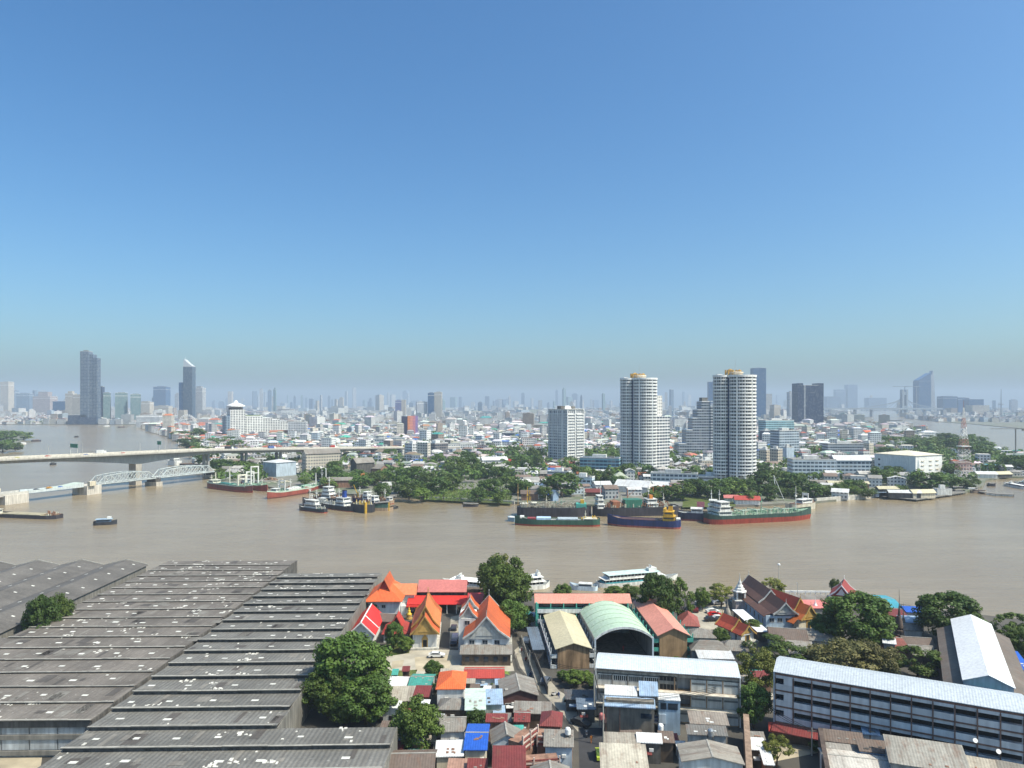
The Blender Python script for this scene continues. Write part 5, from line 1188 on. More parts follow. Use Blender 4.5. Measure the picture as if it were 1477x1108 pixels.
# ------------------------------------------------------------------ steel truss bridge
ST=paint('bridge_steel',(.50,.55,.56),.6,.15,.2,.2); P0=Vector((-331,556)); td=Vector((.40,.9165)); rot=math.atan2(td.y,td.x)
o=thing('truss_bridge','low pale steel bridge of two arched trusses and a lifting span','bridge',(P0.x,P0.y,0),rot)
ZD=7.0
def span(s0,s1,n=9,hm=7.2):
    g=MB(); Ls=s1-s0
    for y in (-5.2,5.2):
        pts=[]
        for i in range(n+1):
            t=i/n; pts.append((s0+1+ (Ls-2)*t, 0 if i in(0,n) else hm*(.70+.30*math.sin(math.pi*t))))
        for i in range(n): g.tube((pts[i][0],y,ZD+pts[i][1]),(pts[i+1][0],y,ZD+pts[i+1][1]),.42,.42,4)
        for i in range(1,n):
            g.tube((pts[i][0],y,ZD),(pts[i][0],y,ZD+pts[i][1]),.26,.26,4)
            j=i+1 if i<n/2 else i-1
            if 0<j<n: g.tube((pts[i][0],y,ZD+pts[i][1]),(pts[j][0],y,ZD),.22,.22,4); g.tube((pts[i][0],y,ZD),(pts[j][0],y,ZD+pts[j][1]),.16,.16,4)
        g.tube((pts[0][0],y,ZD),(pts[n][0],y,ZD),.5,.5,4)
    g.build('truss',ST,o); b=MB()
    for i in range(1,n): t=i/n; x=s0+1+(Ls-2)*t; z=ZD+hm*(.70+.30*math.sin(math.pi*t)); b.tube((x,-5.2,z),(x,5.2,z),.22,.22,4)
    b.build('bracing',ST,o)
    MB().box(s0,s1,-5,5,ZD-.9,ZD-.2).build('deck',paint('deck_grey',(.30,.31,.31),.85,.2),o)
span(2,57); span(60,121)
for (s,w_,l) in ((58.5,9,3.2),(122.5,9,3.5)):
    MB().box(s-l,s+l,-w_*.75,w_*.75,-2,3.4).build('pier',paint('pier_stone',(.50,.46,.40)),o); MB().box(s-l*.8,s+l*.8,-w_*.6,w_*.6,3.4,ZD-.9).build('pier',DARKW,o)
MB().box(-8,4,-8.5,8.5,-2,ZD-.2).build('bascule_pier',paint('pier_cream',(.60,.56,.50),.85,.2,.1,.3),o)
MB().box(-67,-51,-7.5,7.5,-2,ZD-.6).build('bascule_pier',paint('pier_cream',(.60,.56,.50)),o)
m=MB()
for y in (-5.4,4.6): m.ext([(-49.8,ZD-.9),(-8.2,ZD-.9),(-8.2,ZD+2.6),(-20,ZD+1.1),(-38,ZD+.7),(-49.8,ZD+1.3)],y,y+.8,'y')
m.build('plate_girder',ST,o); MB().box(-180,-8.1,-5,5,ZD-.8,ZD-.1).build('deck',paint('deck_pale',(.46,.49,.50),.8,.2),o)
for y in (-5.6,5.2): MB().box(-180,-50,y,y+.4,ZD-1.4,ZD+1).build('parapet',BR,o)
m=MB(); m.ext([(-30,ZD+.1),(-8,ZD+2.2),(-8,ZD+2.5),(-30,ZD+.4)],-4.4,4.4,'y'); m.build('lifting_leaf',paint('leaf_pale_green',(.50,.58,.52),.7),o)
MB().box(-7,-2,-10.5,-7.5,ZD,ZD+3.4).build('bridge_cabin',CREAM,o); MB().box(-66,-61,7.5,10.5,ZD,ZD+3.4).build('bridge_cabin',CREAM,o)
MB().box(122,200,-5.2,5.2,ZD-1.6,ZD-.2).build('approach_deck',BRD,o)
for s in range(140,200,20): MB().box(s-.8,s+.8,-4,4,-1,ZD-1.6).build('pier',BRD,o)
landmark('white truss bridge',220,690)
for (s,y,lab,cl) in [(-30,2,'orange truck on the lifting span of the truss bridge',(.5,.25,.05)),(-42,-2,'dark car on the lifting span of the truss bridge',(.05,.06,.08)),(-24,-2,'blue car on the lifting span of the truss bridge',(.08,.15,.4))]:
    P=Vector((P0.x+s*td.x-y*td.y,P0.y+s*td.y+y*td.x,ZD)); q=thing('bridge_car',lab,'vehicle',P,rot)
    MB().ext([(-2.2,.3),(2.2,.3),(2.2,.8),(1.1,.95),(.5,1.5),(-1.2,1.5),(-2.1,.95)],-.9,.9,'y').build('body',paint('bridge_car_'+lab.split()[0],cl,.4,.03),q)
    for x in (-1.4,1.4): MB().tube((x,-.9,.35),(x,.9,.35),.35,.35,8).build('wheel_pair',DARK,q)
# ------------------------------------------------------------------ ships
HULLM=lambda n,c:paint('hull_'+n,c,.5,.2,.3,.35)
BOOT=HULLM('boot_red',(.32,.055,.035)); DKG=paint('deck_green',(.26,.40,.29),.7,.25,.5,.1); DKR=paint('deck_brown',(.22,.15,.11),.8,.3,.6,.1); DKGY=paint('deck_grey_steel',(.28,.29,.28),.8,.3,.6,.1)
SUP=paint('ship_white',(.74,.74,.71),.55,.12,.5,.3); YEL=paint('ship_yellow',(.62,.38,.04),.5,.15,.5,.2); CRANE=paint('crane_cream',(.66,.64,.54),.55,.12)
def hullsec(L,B,z0,z1,sheer,bow=.3,stern=.55,flare=.0,n=22):
    P=[]
    for i in range(n+1):
        t=i/n; x=-L/2+L*t
        hb=B/2
        if t>1-bow: u=(t-(1-bow))/bow; hb*=max(.02,(1-u**2.2))
        if t<.12: u=1-t/.12; hb*=1-(1-stern)*u**2
        sh=sheer*max(0,(t-.72)/.28)**1.8+sheer*.35*max(0,(.14-t)/.14)**1.5
        P.append((x,hb,sh))
    return P
def ship(label,pa,pb,B,Hh,hull,boot=1.0,deck=DKG,sheer=1.6,name='cargo_ship',cat='ship',bootm=None,z=0,trim=None):
    """stern at pixel pa, bow at pb (waterline)"""
    a=at(*pa,z); b=at(*pb,z); d=b-a; L=d.length
    o=thing(name,label,cat,((a.x+b.x)/2,(a.y+b.y)/2,0),math.atan2(d.y,d.x))
    S_=hullsec(L,B,0,Hh,sheer); n=len(S_)
    def shell(z0,z1,s0,s1):
        m=MB(); V=[]
        for x,hb,sh in S_:
            xx=x+(sh*.35 if x>0 else 0)
            V+=[(x if z0<boot else xx,-hb*(.94 if z0<boot else 1),z0+sh*s0),(xx,-hb,z1+sh*s1),(xx,hb,z1+sh*s1),(x if z0<boot else xx,hb*(.94 if z0<boot else 1),z0+sh*s0)]
        fs=[]
        for i in range(n-1):
            k=i*4; fs+=[(k,k+4,k+5,k+1),(k+2,k+6,k+7,k+3)]
        fs+=[(0,1,2,3),tuple(4*(n-1)+q for q in (3,2,1,0))]
        return m.add(V,fs)
    if boot>0: shell(-1,boot,0,0).build('boot_stripe',bootm or BOOT,o)
    shell(boot,Hh,0,1).build('hull',hull,o)
    if trim: shell(Hh+.005,Hh+.75,1,1).build('bulwark',trim,o)
    m=MB(); V=[]
    for x,hb,sh in S_: V+=[(x+(sh*.35 if x>0 else 0),-hb+.05,Hh-.7+sh),(x+(sh*.35 if x>0 else 0),hb-.05,Hh-.7+sh)]
    m.add(V,[(2*i,2*i+2,2*i+3,2*i+1) for i in range(n-1)]); m.build('deck',deck,o)
    return o,L
def house_on(o,x0,x1,B,z0,levels,mat=SUP,name='bridge_house'):
    z=z0
    for i in range(levels):
        k=i*.10; a,b=x0+(x1-x0)*k,x1-(x1-x0)*k*.7; w=B/2*(1-i*.09)
        MB().box(a,b,-w,w,z,z+2.5).box(a-.4,b+.4,-w-.4,w+.4,z+2.5,z+2.65).build(name,mat,o)
        MB().box(a+.5,b-.5,-w-.03,w+.03,z+1.2,z+1.9).box(a-.03,b+.03,-w+.5,w-.5,z+1.2,z+1.9).build('window_band',GLASS,o); z+=2.66
    return z
def mast(o,x,z,h,mat=SUP,y=0):
    m=MB().tube((x,y,z),(x,y,z+h),.28,.14).tube((x,y-1.6,z+h*.7),(x,y+1.6,z+h*.7),.1).tube((x,y-1,z+h*.88),(x,y+1,z+h*.88),.08); m.box(x-.5,x+.5,y-.5,y+.5,z+h*.55,z+h*.62); m.build('mast',mat,o)
def funnel(o,x,z,h,mat): MB().ext([(x-1.3,z),(x+1.3,z),(x+1.0,z+h),(x-1.2,z+h)],-1,1,'y').build('funnel',mat,o); MB().box(x-1.25,x+1.05,-1.05,1.05,z+h,z+h+.4).build('funnel_top',DARK,o)
def hatch(o,x0,x1,w,z,mat,h=1.0): MB().ext([(-w/2,z),(-w/2,z+h*.8),(0,z+h),(w/2,z+h*.8),(w/2,z)],x0,x1,'x').build('hatch_cover',mat,o)
def gantry(o,x,w,z,h,mat=CRANE,t=.5):
    MB().box(x-t,x+t,-w/2-t,-w/2+t,z,z+h).box(x-t,x+t,w/2-t,w/2+t,z,z+h).box(x-t,x+t,-w/2+t,w/2-t,z+h-1,z+h).box(x-t*.7,x+t*.7,-w/2+t,w/2-t,z+h*.6,z+h*.6+.6).build('gantry',mat,o)
def derrick(o,x,z,h,bx,bz,mat=CRANE): MB().tube((x,0,z),(x,0,z+h),.5,.35).build('derrick_post',mat,o); MB().tube((x,0,z+1.5),(bx,.4,bz),.28,.18).build('derrick_boom',mat,o)
def pipes(o,x0,x1,B,z,seed,mat=DKG,density=1.0):
    r=random.Random(seed); m=MB()
    for k in range(5): y=-B*.3+k*B*.15; m.tube((x0,y,z+.9),(x1,y,z+.9),.16,.16,5)
    for k in range(int((x1-x0)*density)): x=r.uniform(x0,x1); y=r.uniform(-B*.4,B*.4); h=r.uniform(.6,3.0); m.box(x-.25,x+.25,y-.25,y+.25,z,z+h)
    for k in range(int((x1-x0)/5)): x=x0+5*k+2; m.box(x-.15,x+.15,-B*.42,B*.42,z+.6,z+.85)
    m.build('deck_pipes',mat,o)
    m=MB()
    for k in range(int((x1-x0)*density*.6)): x=r.uniform(x0,x1); y=r.uniform(-B*.42,B*.42); m.box(x-.3,x+.3,y-.3,y+.3,z,z+r.uniform(.5,2.4))
    m.build('deck_gear',paint('deck_gear_mix',(.55,.53,.42),.7,.3,1.2,.2),o)
def rails(o,L,B,z):
    m=MB()
    for y in (-B/2+.15,B/2-.15):
        m.tube((-L*.42,y,z+1),(L*.3,y,z+1),.06,.06,4)
        for k in range(int(L*.72/3)): m.tube((-L*.42+3*k,y,z),(-L*.42+3*k,y,z+1),.05,.05,4)
    m.build('railing',SUP,o)
RUSTH=HULLM('dark_red',(.17,.05,.04)); BLACKH=HULLM('black',(.035,.037,.045)); GREENH=HULLM('green',(.035,.095,.065)); NAVYH=HULLM('navy',(.022,.035,.13)); REDH=HULLM('red',(.28,.06,.045)); DKBR=HULLM('sooty',(.05,.045,.055))
# left shipyard group
o,L=ship('dark red cargo ship with mint deck and cream cranes near the truss bridge',(303,703),(364,711),10,4.2,RUSTH,1.4,trim=paint('mint_trim',(.48,.60,.50),.6))
house_on(o,-L*.44,-L*.33,7,4.3,1,CRANE); hatch(o,-L*.2,L*.05,6,4.0,HULLM('teal_hatch',(.05,.22,.19)),1.6); hatch(o,L*.1,L*.22,6,4.0,DKG,1.4); derrick(o,-L*.36,4,9,-L*.1,9); derrick(o,-L*.02,4,15,L*.16,7); gantry(o,L*.26,6.5,4.2,9.5); mast(o,-L*.46,4,7,CRANE); pipes(o,L*.24,L*.42,8,4.2,1,DKG,1.5); rails(o,L,10,4)
o,L=ship('red cargo ship with tall white gantry behind the mint-decked one',(352,701),(385,709),9,4.0,REDH,1.0)
gantry(o,-L*.02,6,3.6,15,SUP); gantry(o,-L*.22,6,3.6,10,SUP); house_on(o,-L*.46,-L*.32,6,3.6,1); mast(o,L*.3,4,6,CRANE); pipes(o,L*.05,L*.4,7,3.6,2,DKG,1.2)
o,L=ship('red hulled ship with mint deck rails and white cover below the shipyard',(452,709),(386,720),9,3.8,HULLM('brick_red',(.27,.07,.05)),1.0,bootm=HULLM('boot_brown',(.14,.045,.035)),trim=paint('mint_trim',(.48,.60,.50)))
hatch(o,-L*.15,L*.12,6,3.8,SUP,2.2); hatch(o,-L*.38,-L*.2,6,3.8,DKG,2.8); gantry(o,L*.2,5,4,8.5,SUP,.35); mast(o,L*.28,4.3,9); house_on(o,L*.3,L*.38,5,4.4,1); pipes(o,-L*.4,L*.35,8,3.6,3,DKG,.8); rails(o,L,9,3.8)
o,L=ship('red hulled coaster half hidden behind the mint-decked red ship',(470,702),(440,712),8,4.0,REDH,1.0,trim=paint('mint_trim',(.48,.60,.50)))
mast(o,-L*.3,4,12); derrick(o,0,4,10,L*.3,6,SUP); house_on(o,-L*.44,-L*.24,6,3.6,1,NAVYH); pipes(o,-L*.2,L*.4,7,3.5,4)
o,L=ship('small black tug with white wheelhouse at the front of the shipyard group',(470,740),(432,735),5.2,2.4,BLACKH,.5,DKGY,1.0,'tugboat','boat')
house_on(o,-L*.22,L*.22,3.8,2.2,2); mast(o,L*.02,7,5); MB().box(-L*.38,-L*.25,-1.8,1.8,1.8,2.6).build('stern_gear',DKG,o); pipes(o,-L*.45,-L*.25,4,1.8,5,DKGY,2)
o,L=ship('black hulled ship with pale deck and blue funnel',(513,738),(437,727),8,3.2,BLACKH,.5,paint('deck_pale',(.50,.47,.42),.8,.2),1.6)
house_on(o,-L*.36,-L*.2,6.5,3,2); funnel(o,-L*.3,8.2,4.6,HULLM('funnel_blue',(.02,.06,.30))); mast(o,L*.36,4.5,9); mast(o,-L*.2,8,6); pipes(o,-L*.1,L*.34,6,2.7,6,DKGY,.8); rails(o,L,8,2.7)
o,L=ship('grey deck barge with white house behind the black ship',(500,726),(452,722),9,3.4,DKBR,.4,DKGY,.8,'work_barge','barge')
house_on(o,-L*.1,L*.16,7,3,3); mast(o,.5,11,7); pipes(o,-L*.42,L*.42,8,2.7,7,paint('deck_clutter_rust',(.30,.16,.10),.8,.4,1.2,.2),2.2)
o,L=ship('black floating dock with yellow marked post beside the blue funnel ship',(513,736),(537,739.5),11,5.2,BLACKH,0,DKGY,0,'floating_dock','dock')
MB().box(L/2-1.4,L/2-.2,-5.6,-4.2,-1,7).build('mooring_post',YEL,o); mast(o,L*.42,5,10); pipes(o,-L*.4,L*.3,9,4.5,8,paint('dock_yellow_gear',(.50,.36,.10),.7,.3),2)
o=MB(); 
o,L=ship('green sided work boat with flat tin roof and yellow post',(538,736),(567,736),7,2.0,HULLM('wood_pale',(.36,.26,.18)),0,DKR,.4,'work_boat','boat')
MB().box(-L*.4,L*.24,-2.8,2.8,1.6,4.6).build('cabin',HULLM('cabin_green',(.07,.15,.12)),o); MB().ext([(-L*.45,4.7),(L*.3,5.6),(L*.3,5.8),(-L*.45,4.9)],-3.3,3.3,'y').build('roof',GREYR,o); MB().box(L*.3,L*.36,-3.2,-2.4,0,5.4).build('post',YEL,o)
o,L=ship('little dark motor boat at the right end of the shipyard boats',(573,733),(563,735),2.6,1.2,BLACKH,0,DKR,.4,'motor_boat','boat'); MB().box(-L*.2,L*.2,-.9,.9,.9,2.2).build('cabin',DARKW,o)

for (pa,pb,B,hh,hl,lab) in [((546,733),(522,729),7,3,BLACKH,'black barge with rusty gear moored behind the floating dock'),((470,729),(448,726),6,2.6,DKBR,'dark river barge with pale cabin behind the small black tug'),((566,727),(548,725),6,2.4,HULLM('wood_pale',(.36,.26,.18)),'pale wooden barge moored at the shipyard bank'),((430,711),(412,708),6,2.4,RUSTH,'small rusty barge between the two red cargo ships'),((536,726),(508,723),7,3,NAVYH,'navy work barge with yellow crane against the shipyard bank')]:
    o,L=ship(lab,pa,pb,B,hh,hl,.4,DKR,.6,'work_barge','barge'); house_on(o,-L*.4,-L*.15,B*.6,hh-.4,1+(B>6)); mast(o,L*.1,hh,8); pipes(o,-L*.1,L*.42,B*.85,hh-.7,int(pa[0]),paint('deck_clutter_rust',(.30,.16,.10)),2.2)
    if 'crane' in lab: derrick(o,L*.2,hh,4,L*.4,12,YEL)
r=random.Random(17)
for (px,py,lab,mt,k) in [(392,692,'stack of rusty hull plates by the pale blue shipyard block',HULLM('plates',(.35,.22,.15)),0),(405,695,'tan scrap heap in front of the pale blue shipyard block',CREAM,0),(530,698,'yellow-brown sand heap before the shipyard shed',SAND,0),(546,694,'rust-red container beside the shipyard shed',BRICK,1),(558,700,'white container at the shipyard',WHITEW,1),(523,702,'orange gantry frame at the shipyard slip',HULLM('gantry_orange',(.45,.2,.06)),2),(470,694,'white gantry frame at the shipyard quay',SUP,2),(448,690,'second white gantry frame at the shipyard quay',SUP,2)]:
    P=at(px,py); o=thing(['scrap_heap','container','yard_gantry'][k],lab,['heap','container','gantry'][k],(P.x,P.y,GZ),R(r.uniform(-20,20)))
    if k==0:
        m=MB()
        for q in range(26): x,y=r.gauss(0,4),r.gauss(0,2.5); h=max(.4,3-abs(x)*.3-abs(y)*.4)*r.uniform(.5,1.1); m.prism([(x+r.uniform(.6,2)*math.cos(a),y+r.uniform(.6,2)*math.sin(a)) for a in (0,1.3,2.4,3.7,5)],-.1,h)
        m.build('heap',mt,o)
    elif k==1: MB().box(-4,4,-1.3,1.3,0,2.7).build('box',mt,o); MB().box(4.0,4.08,-1.2,1.2,.1,2.6).build('door',DARKW,o)
    else: gantry(o,0,7,0,11,mt,.4)
# quay clutter: cranes and masts behind the rafted ships
for (px,py,top,lab,mt) in [(842,724,706,'slim white mast behind the sooty tankers',SUP),(905,722,704,'rusty jib crane on the quay behind the sooty tankers',HULLM('crane_rust',(.42,.2,.12))),(942,724,703,'orange jib crane on the quay behind the navy coaster',HULLM('crane_orange',(.60,.22,.04))),(764,722,707,'ochre mast on the quay at the left tanker',YEL)]:
    P=at(px,py); h=H-(top-HOR)*P.y/F-GZ; o=thing('quay_crane',lab,'crane',(P.x,P.y,GZ)); MB().tube((0,0,0),(0,0,h),.4,.25).build('mast',mt,o); MB().tube((0,0,h*.3),(6 if 'jib' in lab else 1.5,0,h*(.9 if 'jib' in lab else .34)),.25,.15).build('boom',mt,o)
# central rafted ships
o,L=ship('long sooty tanker hull behind the green and navy coasters, left one',(746,743),(852,744),13,5.6,DKBR,0,DKGY,.6,'moored_tanker'); pipes(o,-L*.46,L*.3,11,5.5,11,paint('deck_clutter_tan',(.42,.37,.29),.8,.4,1.2,.2),5); mast(o,-L*.1,5.4,7,CRANE); mast(o,L*.1,5.4,6,DKG); house_on(o,-L*.3,-L*.24,5,5.4,1,CRANE); derrick(o,L*.02,5.4,4,L*.16,9,HULLM('boom_green',(.12,.25,.2))); mast(o,-L*.36,5,13,YEL); mast(o,-L*.49,6,14,paint('mast_ochre',(.45,.30,.12))); hatch(o,L*.3,L*.44,6,4.9,TEALR,3.4); house_on(o,-L*.45,-L*.36,6,4.9,1,CRANE); MB().box(L*.36,L*.41,-2,2,7.8,10).build('deck_house',YEL,o)
o,L=ship('long sooty tanker with white bridge house behind the navy coaster',(976,741),(855,744),13,5.5,DKBR,0,DKGY,.6,'moored_tanker'); house_on(o,L*.38,L*.46,8,4.8,3); mast(o,L*.41,12.6,9); house_on(o,-L*.25,-L*.12,8,4.8,2,SUP); mast(o,-L*.16,10,8); pipes(o,-L*.4,L*.36,11,5.4,12,paint('deck_clutter_rust',(.30,.16,.10)),4.5); mast(o,L*.16,5.4,7); mast(o,-L*.34,5.4,8,CRANE); MB().box(-L*.06,L*.14,-4,4,4.8,10).build('deck_containers',HULLM('cont_green',(.05,.20,.14)),o); MB().box(L*.2,L*.28,-4,4,4.8,9).build('deck_containers',HULLM('cont_rust',(.35,.14,.07)),o); MB().box(-L*.20,-L*.16,-2,2,10,12.4).build('crane_cab',HULLM('crane_orange',(.60,.22,.04)),o); derrick(o,L*.3,4.8,3,L*.22,13,HULLM('boom_pink',(.5,.25,.2)))
o,L=ship('green coaster with red waterline and pale blue hatch covers',(865,758),(744,757),9.5,3.7,GREENH,.9,DKGY,1.8)
hatch(o,L*.08,L*.25,6.5,3,paint('cover_blue',(.42,.56,.70),.6,.1),1.9); hatch(o,-L*.24,-L*.0,6.5,3,paint('cover_grey_blue',(.40,.46,.50),.6,.2),1.5); hatch(o,L*.26,L*.36,5,3.2,HULLM('tarp_red',(.3,.05,.05)),1.3); MB().box(-L*.46,-L*.3,-3.4,3.4,3,4.3).build('stern_house',CRANE,o); MB().box(-L*.45,-L*.31,-3.43,3.43,3.4,4.0).build('window_band',GLASS,o); mast(o,-L*.33,3.6,5,CRANE); pipes(o,-L*.47,-L*.28,7,3.2,13,YEL,1); MB().box(L*.4,L*.45,-2.4,2.4,4.2,5.2).build('forecastle',SUP,o)
o,L=ship('pale blue pontoon under the bow of the green coaster',(746,752),(733,751),6,2.6,paint('pontoon_blue',(.22,.33,.42),.6),0,DKGY,.2,'pontoon','pontoon')
MB().box(-L*.4,L*.4,-2.6,2.6,1.95,2.4).build('rim',SUP,o)
o,L=ship('navy coaster with yellow stern superstructure',(982,762),(878,757),10,4.4,NAVYH,1.0,DKR,2.2,bootm=HULLM('boot_pink_red',(.42,.12,.09)))
z=house_on(o,-L*.42,-L*.26,7.5,4.2,2,YEL); MB().box(-L*.30,-L*.27,-3.6,3.6,z,z+1.6).build('wheelhouse',YEL,o); funnel(o,-L*.36,z,3,YEL); mast(o,-L*.28,z+1,5,CRANE); hatch(o,-L*.2,L*.34,7,3.6,HULLM('hold_dark',(.10,.045,.04)),.9); mast(o,L*.44,5.5,5,BLACKH); MB().box(-L*.49,-L*.44,-3,3,4.5,5.6).build('stern_gear',SUP,o)
o,L=ship('navy supply ship with white bridge and pink billboard',(978,749),(1047,752),10,4.8,HULLM('navy_dark',(.03,.035,.075)),1.1,DKGY,1.4,bootm=HULLM('boot_dull',(.2,.05,.06)))
house_on(o,-L*.22,L*.02,7,4.6,1); z=house_on(o,L*.12,L*.34,8,4.6,3); mast(o,L*.2,z,6); MB().box(-L*.1,L*.06,-3.6,-3.4,8.4,11.6).build('billboard',paint('sign_pink',(.62,.22,.26),.6,.2,1.2),o); MB().box(L*.36,L*.44,-3,3,4,7).build('winch',HULLM('crane_blue',(.05,.08,.25)),o); rails(o,L,10,4.3)
o,L=ship('green-decked tanker with red hull bow and white stern bridge',(1019,755),(1168,748),13,5.0,HULLM('tanker_green',(.04,.085,.07)),2.9,DKG,2.4,'tanker')
z=house_on(o,-L*.42,-L*.30,9,4.6,3); mast(o,-L*.38,z,7); mast(o,L*.36,6,14); mast(o,L*.02,5,11,DKG); pipes(o,-L*.24,L*.34,11,4.4,15,DKG,2.2); MB().box(L*.33,L*.38,-4.5,4.5,4.6,6.2).build('forecastle',DKG,o); m=MB()
for k in range(4): m.box(-L*.2+k*L*.13,-L*.2+k*L*.13+.5,-5,5,7,7.4); m.box(-L*.2+k*L*.13,-L*.2+k*L*.13+.5,-5,-4.6,4.4,7); m.box(-L*.2+k*L*.13,-L*.2+k*L*.13+.5,4.6,5,4.4,7)
m.box(-L*.24,L*.34,-.5,.5,6.6,6.9); m.build('catwalk',paint('catwalk_pale',(.45,.55,.46),.7,.2),o); rails(o,L,13,4.5)
o,L=ship('cream river boat with cabin behind the tanker bow',(1138,737),(1174,732),9,4.2,HULLM('cream',(.60,.56,.46)),0,DKR,1.6,'river_boat','boat'); house_on(o,-L*.1,L*.3,5,4,1); gantry(o,L*.15,4,6.5,4,SUP,.25); MB().box(-L*.3,L*.0,-3.5,3.5,3.6,4.2).build('deck_cargo',HULLM('cargo_brown',(.22,.12,.07)),o)
o=thing('yard_derrick','slim white A-frame derrick rising from the trees behind the tanker','derrick',at(1127,722)); MB().path([(-3,0,0),(-5.5,0,18)],.2).path([(2,0,0),(-5.5,0,18)],.2).build('legs',SUP,o); MB().box(-3,2,-.3,.3,-.2,.3).build('base',DARKW,o)
# river traffic
o,L=ship('long flat rusty barge with tan cargo at far left',(86,748),(-14,744),10,2.2,DKBR,0,paint('cargo_tan',(.36,.32,.22),.9,.3),.7,'cargo_barge','barge'); hatch(o,-L*.3,L*.24,8,1.6,paint('cargo_tan',(.36,.32,.22)),1.0); house_on(o,L*.36,L*.45,4,1.7,1,CRANE); pipes(o,-L*.48,-L*.32,7,1.6,17,paint('deck_clutter_rust',(.3,.16,.1)),1.5)
o,L=ship('small tug boat with pale blue roof heading across the brown water',(135,757.5),(168,756),4.6,1.9,BLACKH,0,DKGY,.9,'tugboat','boat'); MB().box(-L*.35,L*.25,-1.7,1.7,1.3,3.2).build('cabin',paint('boat_blue',(.20,.33,.50),.6),o); MB().box(-L*.34,L*.24,-1.74,1.74,2.0,2.8).build('window_band',GLASS,o); MB().box(-L*.4,L*.32,-2.1,2.1,3.2,3.4).build('roof',paint('boat_roof_blue',(.36,.48,.60),.6),o); MB().box(L*.1,L*.26,-1.2,1.2,3.4,4.6).build('wheelhouse',SUP,o)
o,L=ship('small dark long-tail boat behind the road bridge',(72,671),(81,670.5),4,1.8,BLACKH,0,DKR,.6,'river_boat','boat'); MB().box(-L*.3,L*.2,-1.4,1.4,1.4,3).build('cabin',DARKW,o)
o,L=ship('tiny dark boat far up the left river',(108,631),(113,630.7),5,2,BLACKH,0,DKR,.5,'river_boat','boat'); MB().box(-L*.3,L*.2,-1.4,1.4,1.4,3.4).build('cabin',DARKW,o)
o,L=ship('white motor vessel between the two bridges at the right',(258,671.5),(245,670),9,5,SUP,0,DKGY,1,'river_boat','boat'); house_on(o,-L*.3,L*.2,7,4.4,2)
o,L=ship('low dark barge behind the white motor vessel',(288,671),(259,672),10,2.4,DKBR,0,DKGY,.3,'cargo_barge','barge'); hatch(o,-L*.4,L*.4,7,1.8,DKR,1.2)
for k,(px,py,w_) in enumerate([(45,637,14),(28,641,10),(20,648,12),(170,617,10),(150,615.5,8),(215,621,9)]):
    o,L=ship(None,(px,py),(px+w_,py-.4),7,2.4,[DKBR,SUP,DKGY][k%3],0,DKR,.4,'river_boat','boat'); auto(o,['dark','white','grey'][k%3]+' moored river boat',px,py); hatch(o,-L*.35,L*.3,5,1.9,[DKR,WHITER,GREYR][k%3],1.8)
# near ferries under the trees
def ferry(label,pa,pb,B,hull,stripe,levels,roofm):
    o,L=ship(label,pa,pb,B,2.0,hull,0,DKGY,1.4,'ferry','passenger boat')
    z=1.6
    for k in range(levels):
        a,b=-L*(.44-.05*k),L*(.30-.08*k); MB().box(a,b,-B*.42,B*.42,z,z+.9).build('cabin_side',stripe if k==0 else SUP,o)
        m=MB(); x=a
        while x<b-.3: m.box(x,x+.16,-B*.42,-B*.42+.14,z+.9,z+2.2).box(x,x+.16,B*.42-.14,B*.42,z+.9,z+2.2); x+=1.5
        m.build('window_posts',SUP,o); MB().box(a+.3,b-.3,-B*.36,B*.36,z+.9,z+2.15).build('window_band',GLASS,o)
        MB().box(a-.5,b+.7,-B*.48,B*.48,z+2.2,z+2.36).build('roof',roofm if k==levels-1 else SUP,o); z+=2.36
    MB().box(L*.12,L*.22,-B*.2,B*.2,z,z+1.6).build('wheelhouse',SUP,o); mast(o,L*.16,z+1.6,1.4); o.scale=(1,1,.72); return o,L
o,L=ferry('teal and white double-deck river ferry moored under the trees',(862,846),(976,836),6.5,SUP,paint('ferry_teal',(.08,.36,.40),.5),2,paint('ferry_roof_mint',(.55,.68,.66),.5))
ferry('white cruise boat moored left of the tallest tree',(712,850),(640,843),6.5,SUP,SUP,1,WHITEC)
ferry('white cruise boat moored right of the tallest tree',(745,850),(791,846),6.5,SUP,SUP,2,SUP)
o,L=ship('small white launch with pale blue hull below the teal ferry',(862,851),(823,849),4.4,1.5,paint('launch_blue',(.50,.60,.70),.5),0,DKGY,1.0,'launch','boat'); MB().box(-L*.3,L*.2,-1.5,1.5,1,2.4).build('cabin',SUP,o); MB().box(-L*.28,L*.18,-1.53,1.53,1.6,2.1).build('window_band',GLASS,o)
for nm,x,y in [('red and mint cargo ships',330,700),('blue funnel ship',490,728),('green coaster',805,748),('navy coaster',930,752),('green-decked tanker',1095,745)]: landmark(nm,x,y)
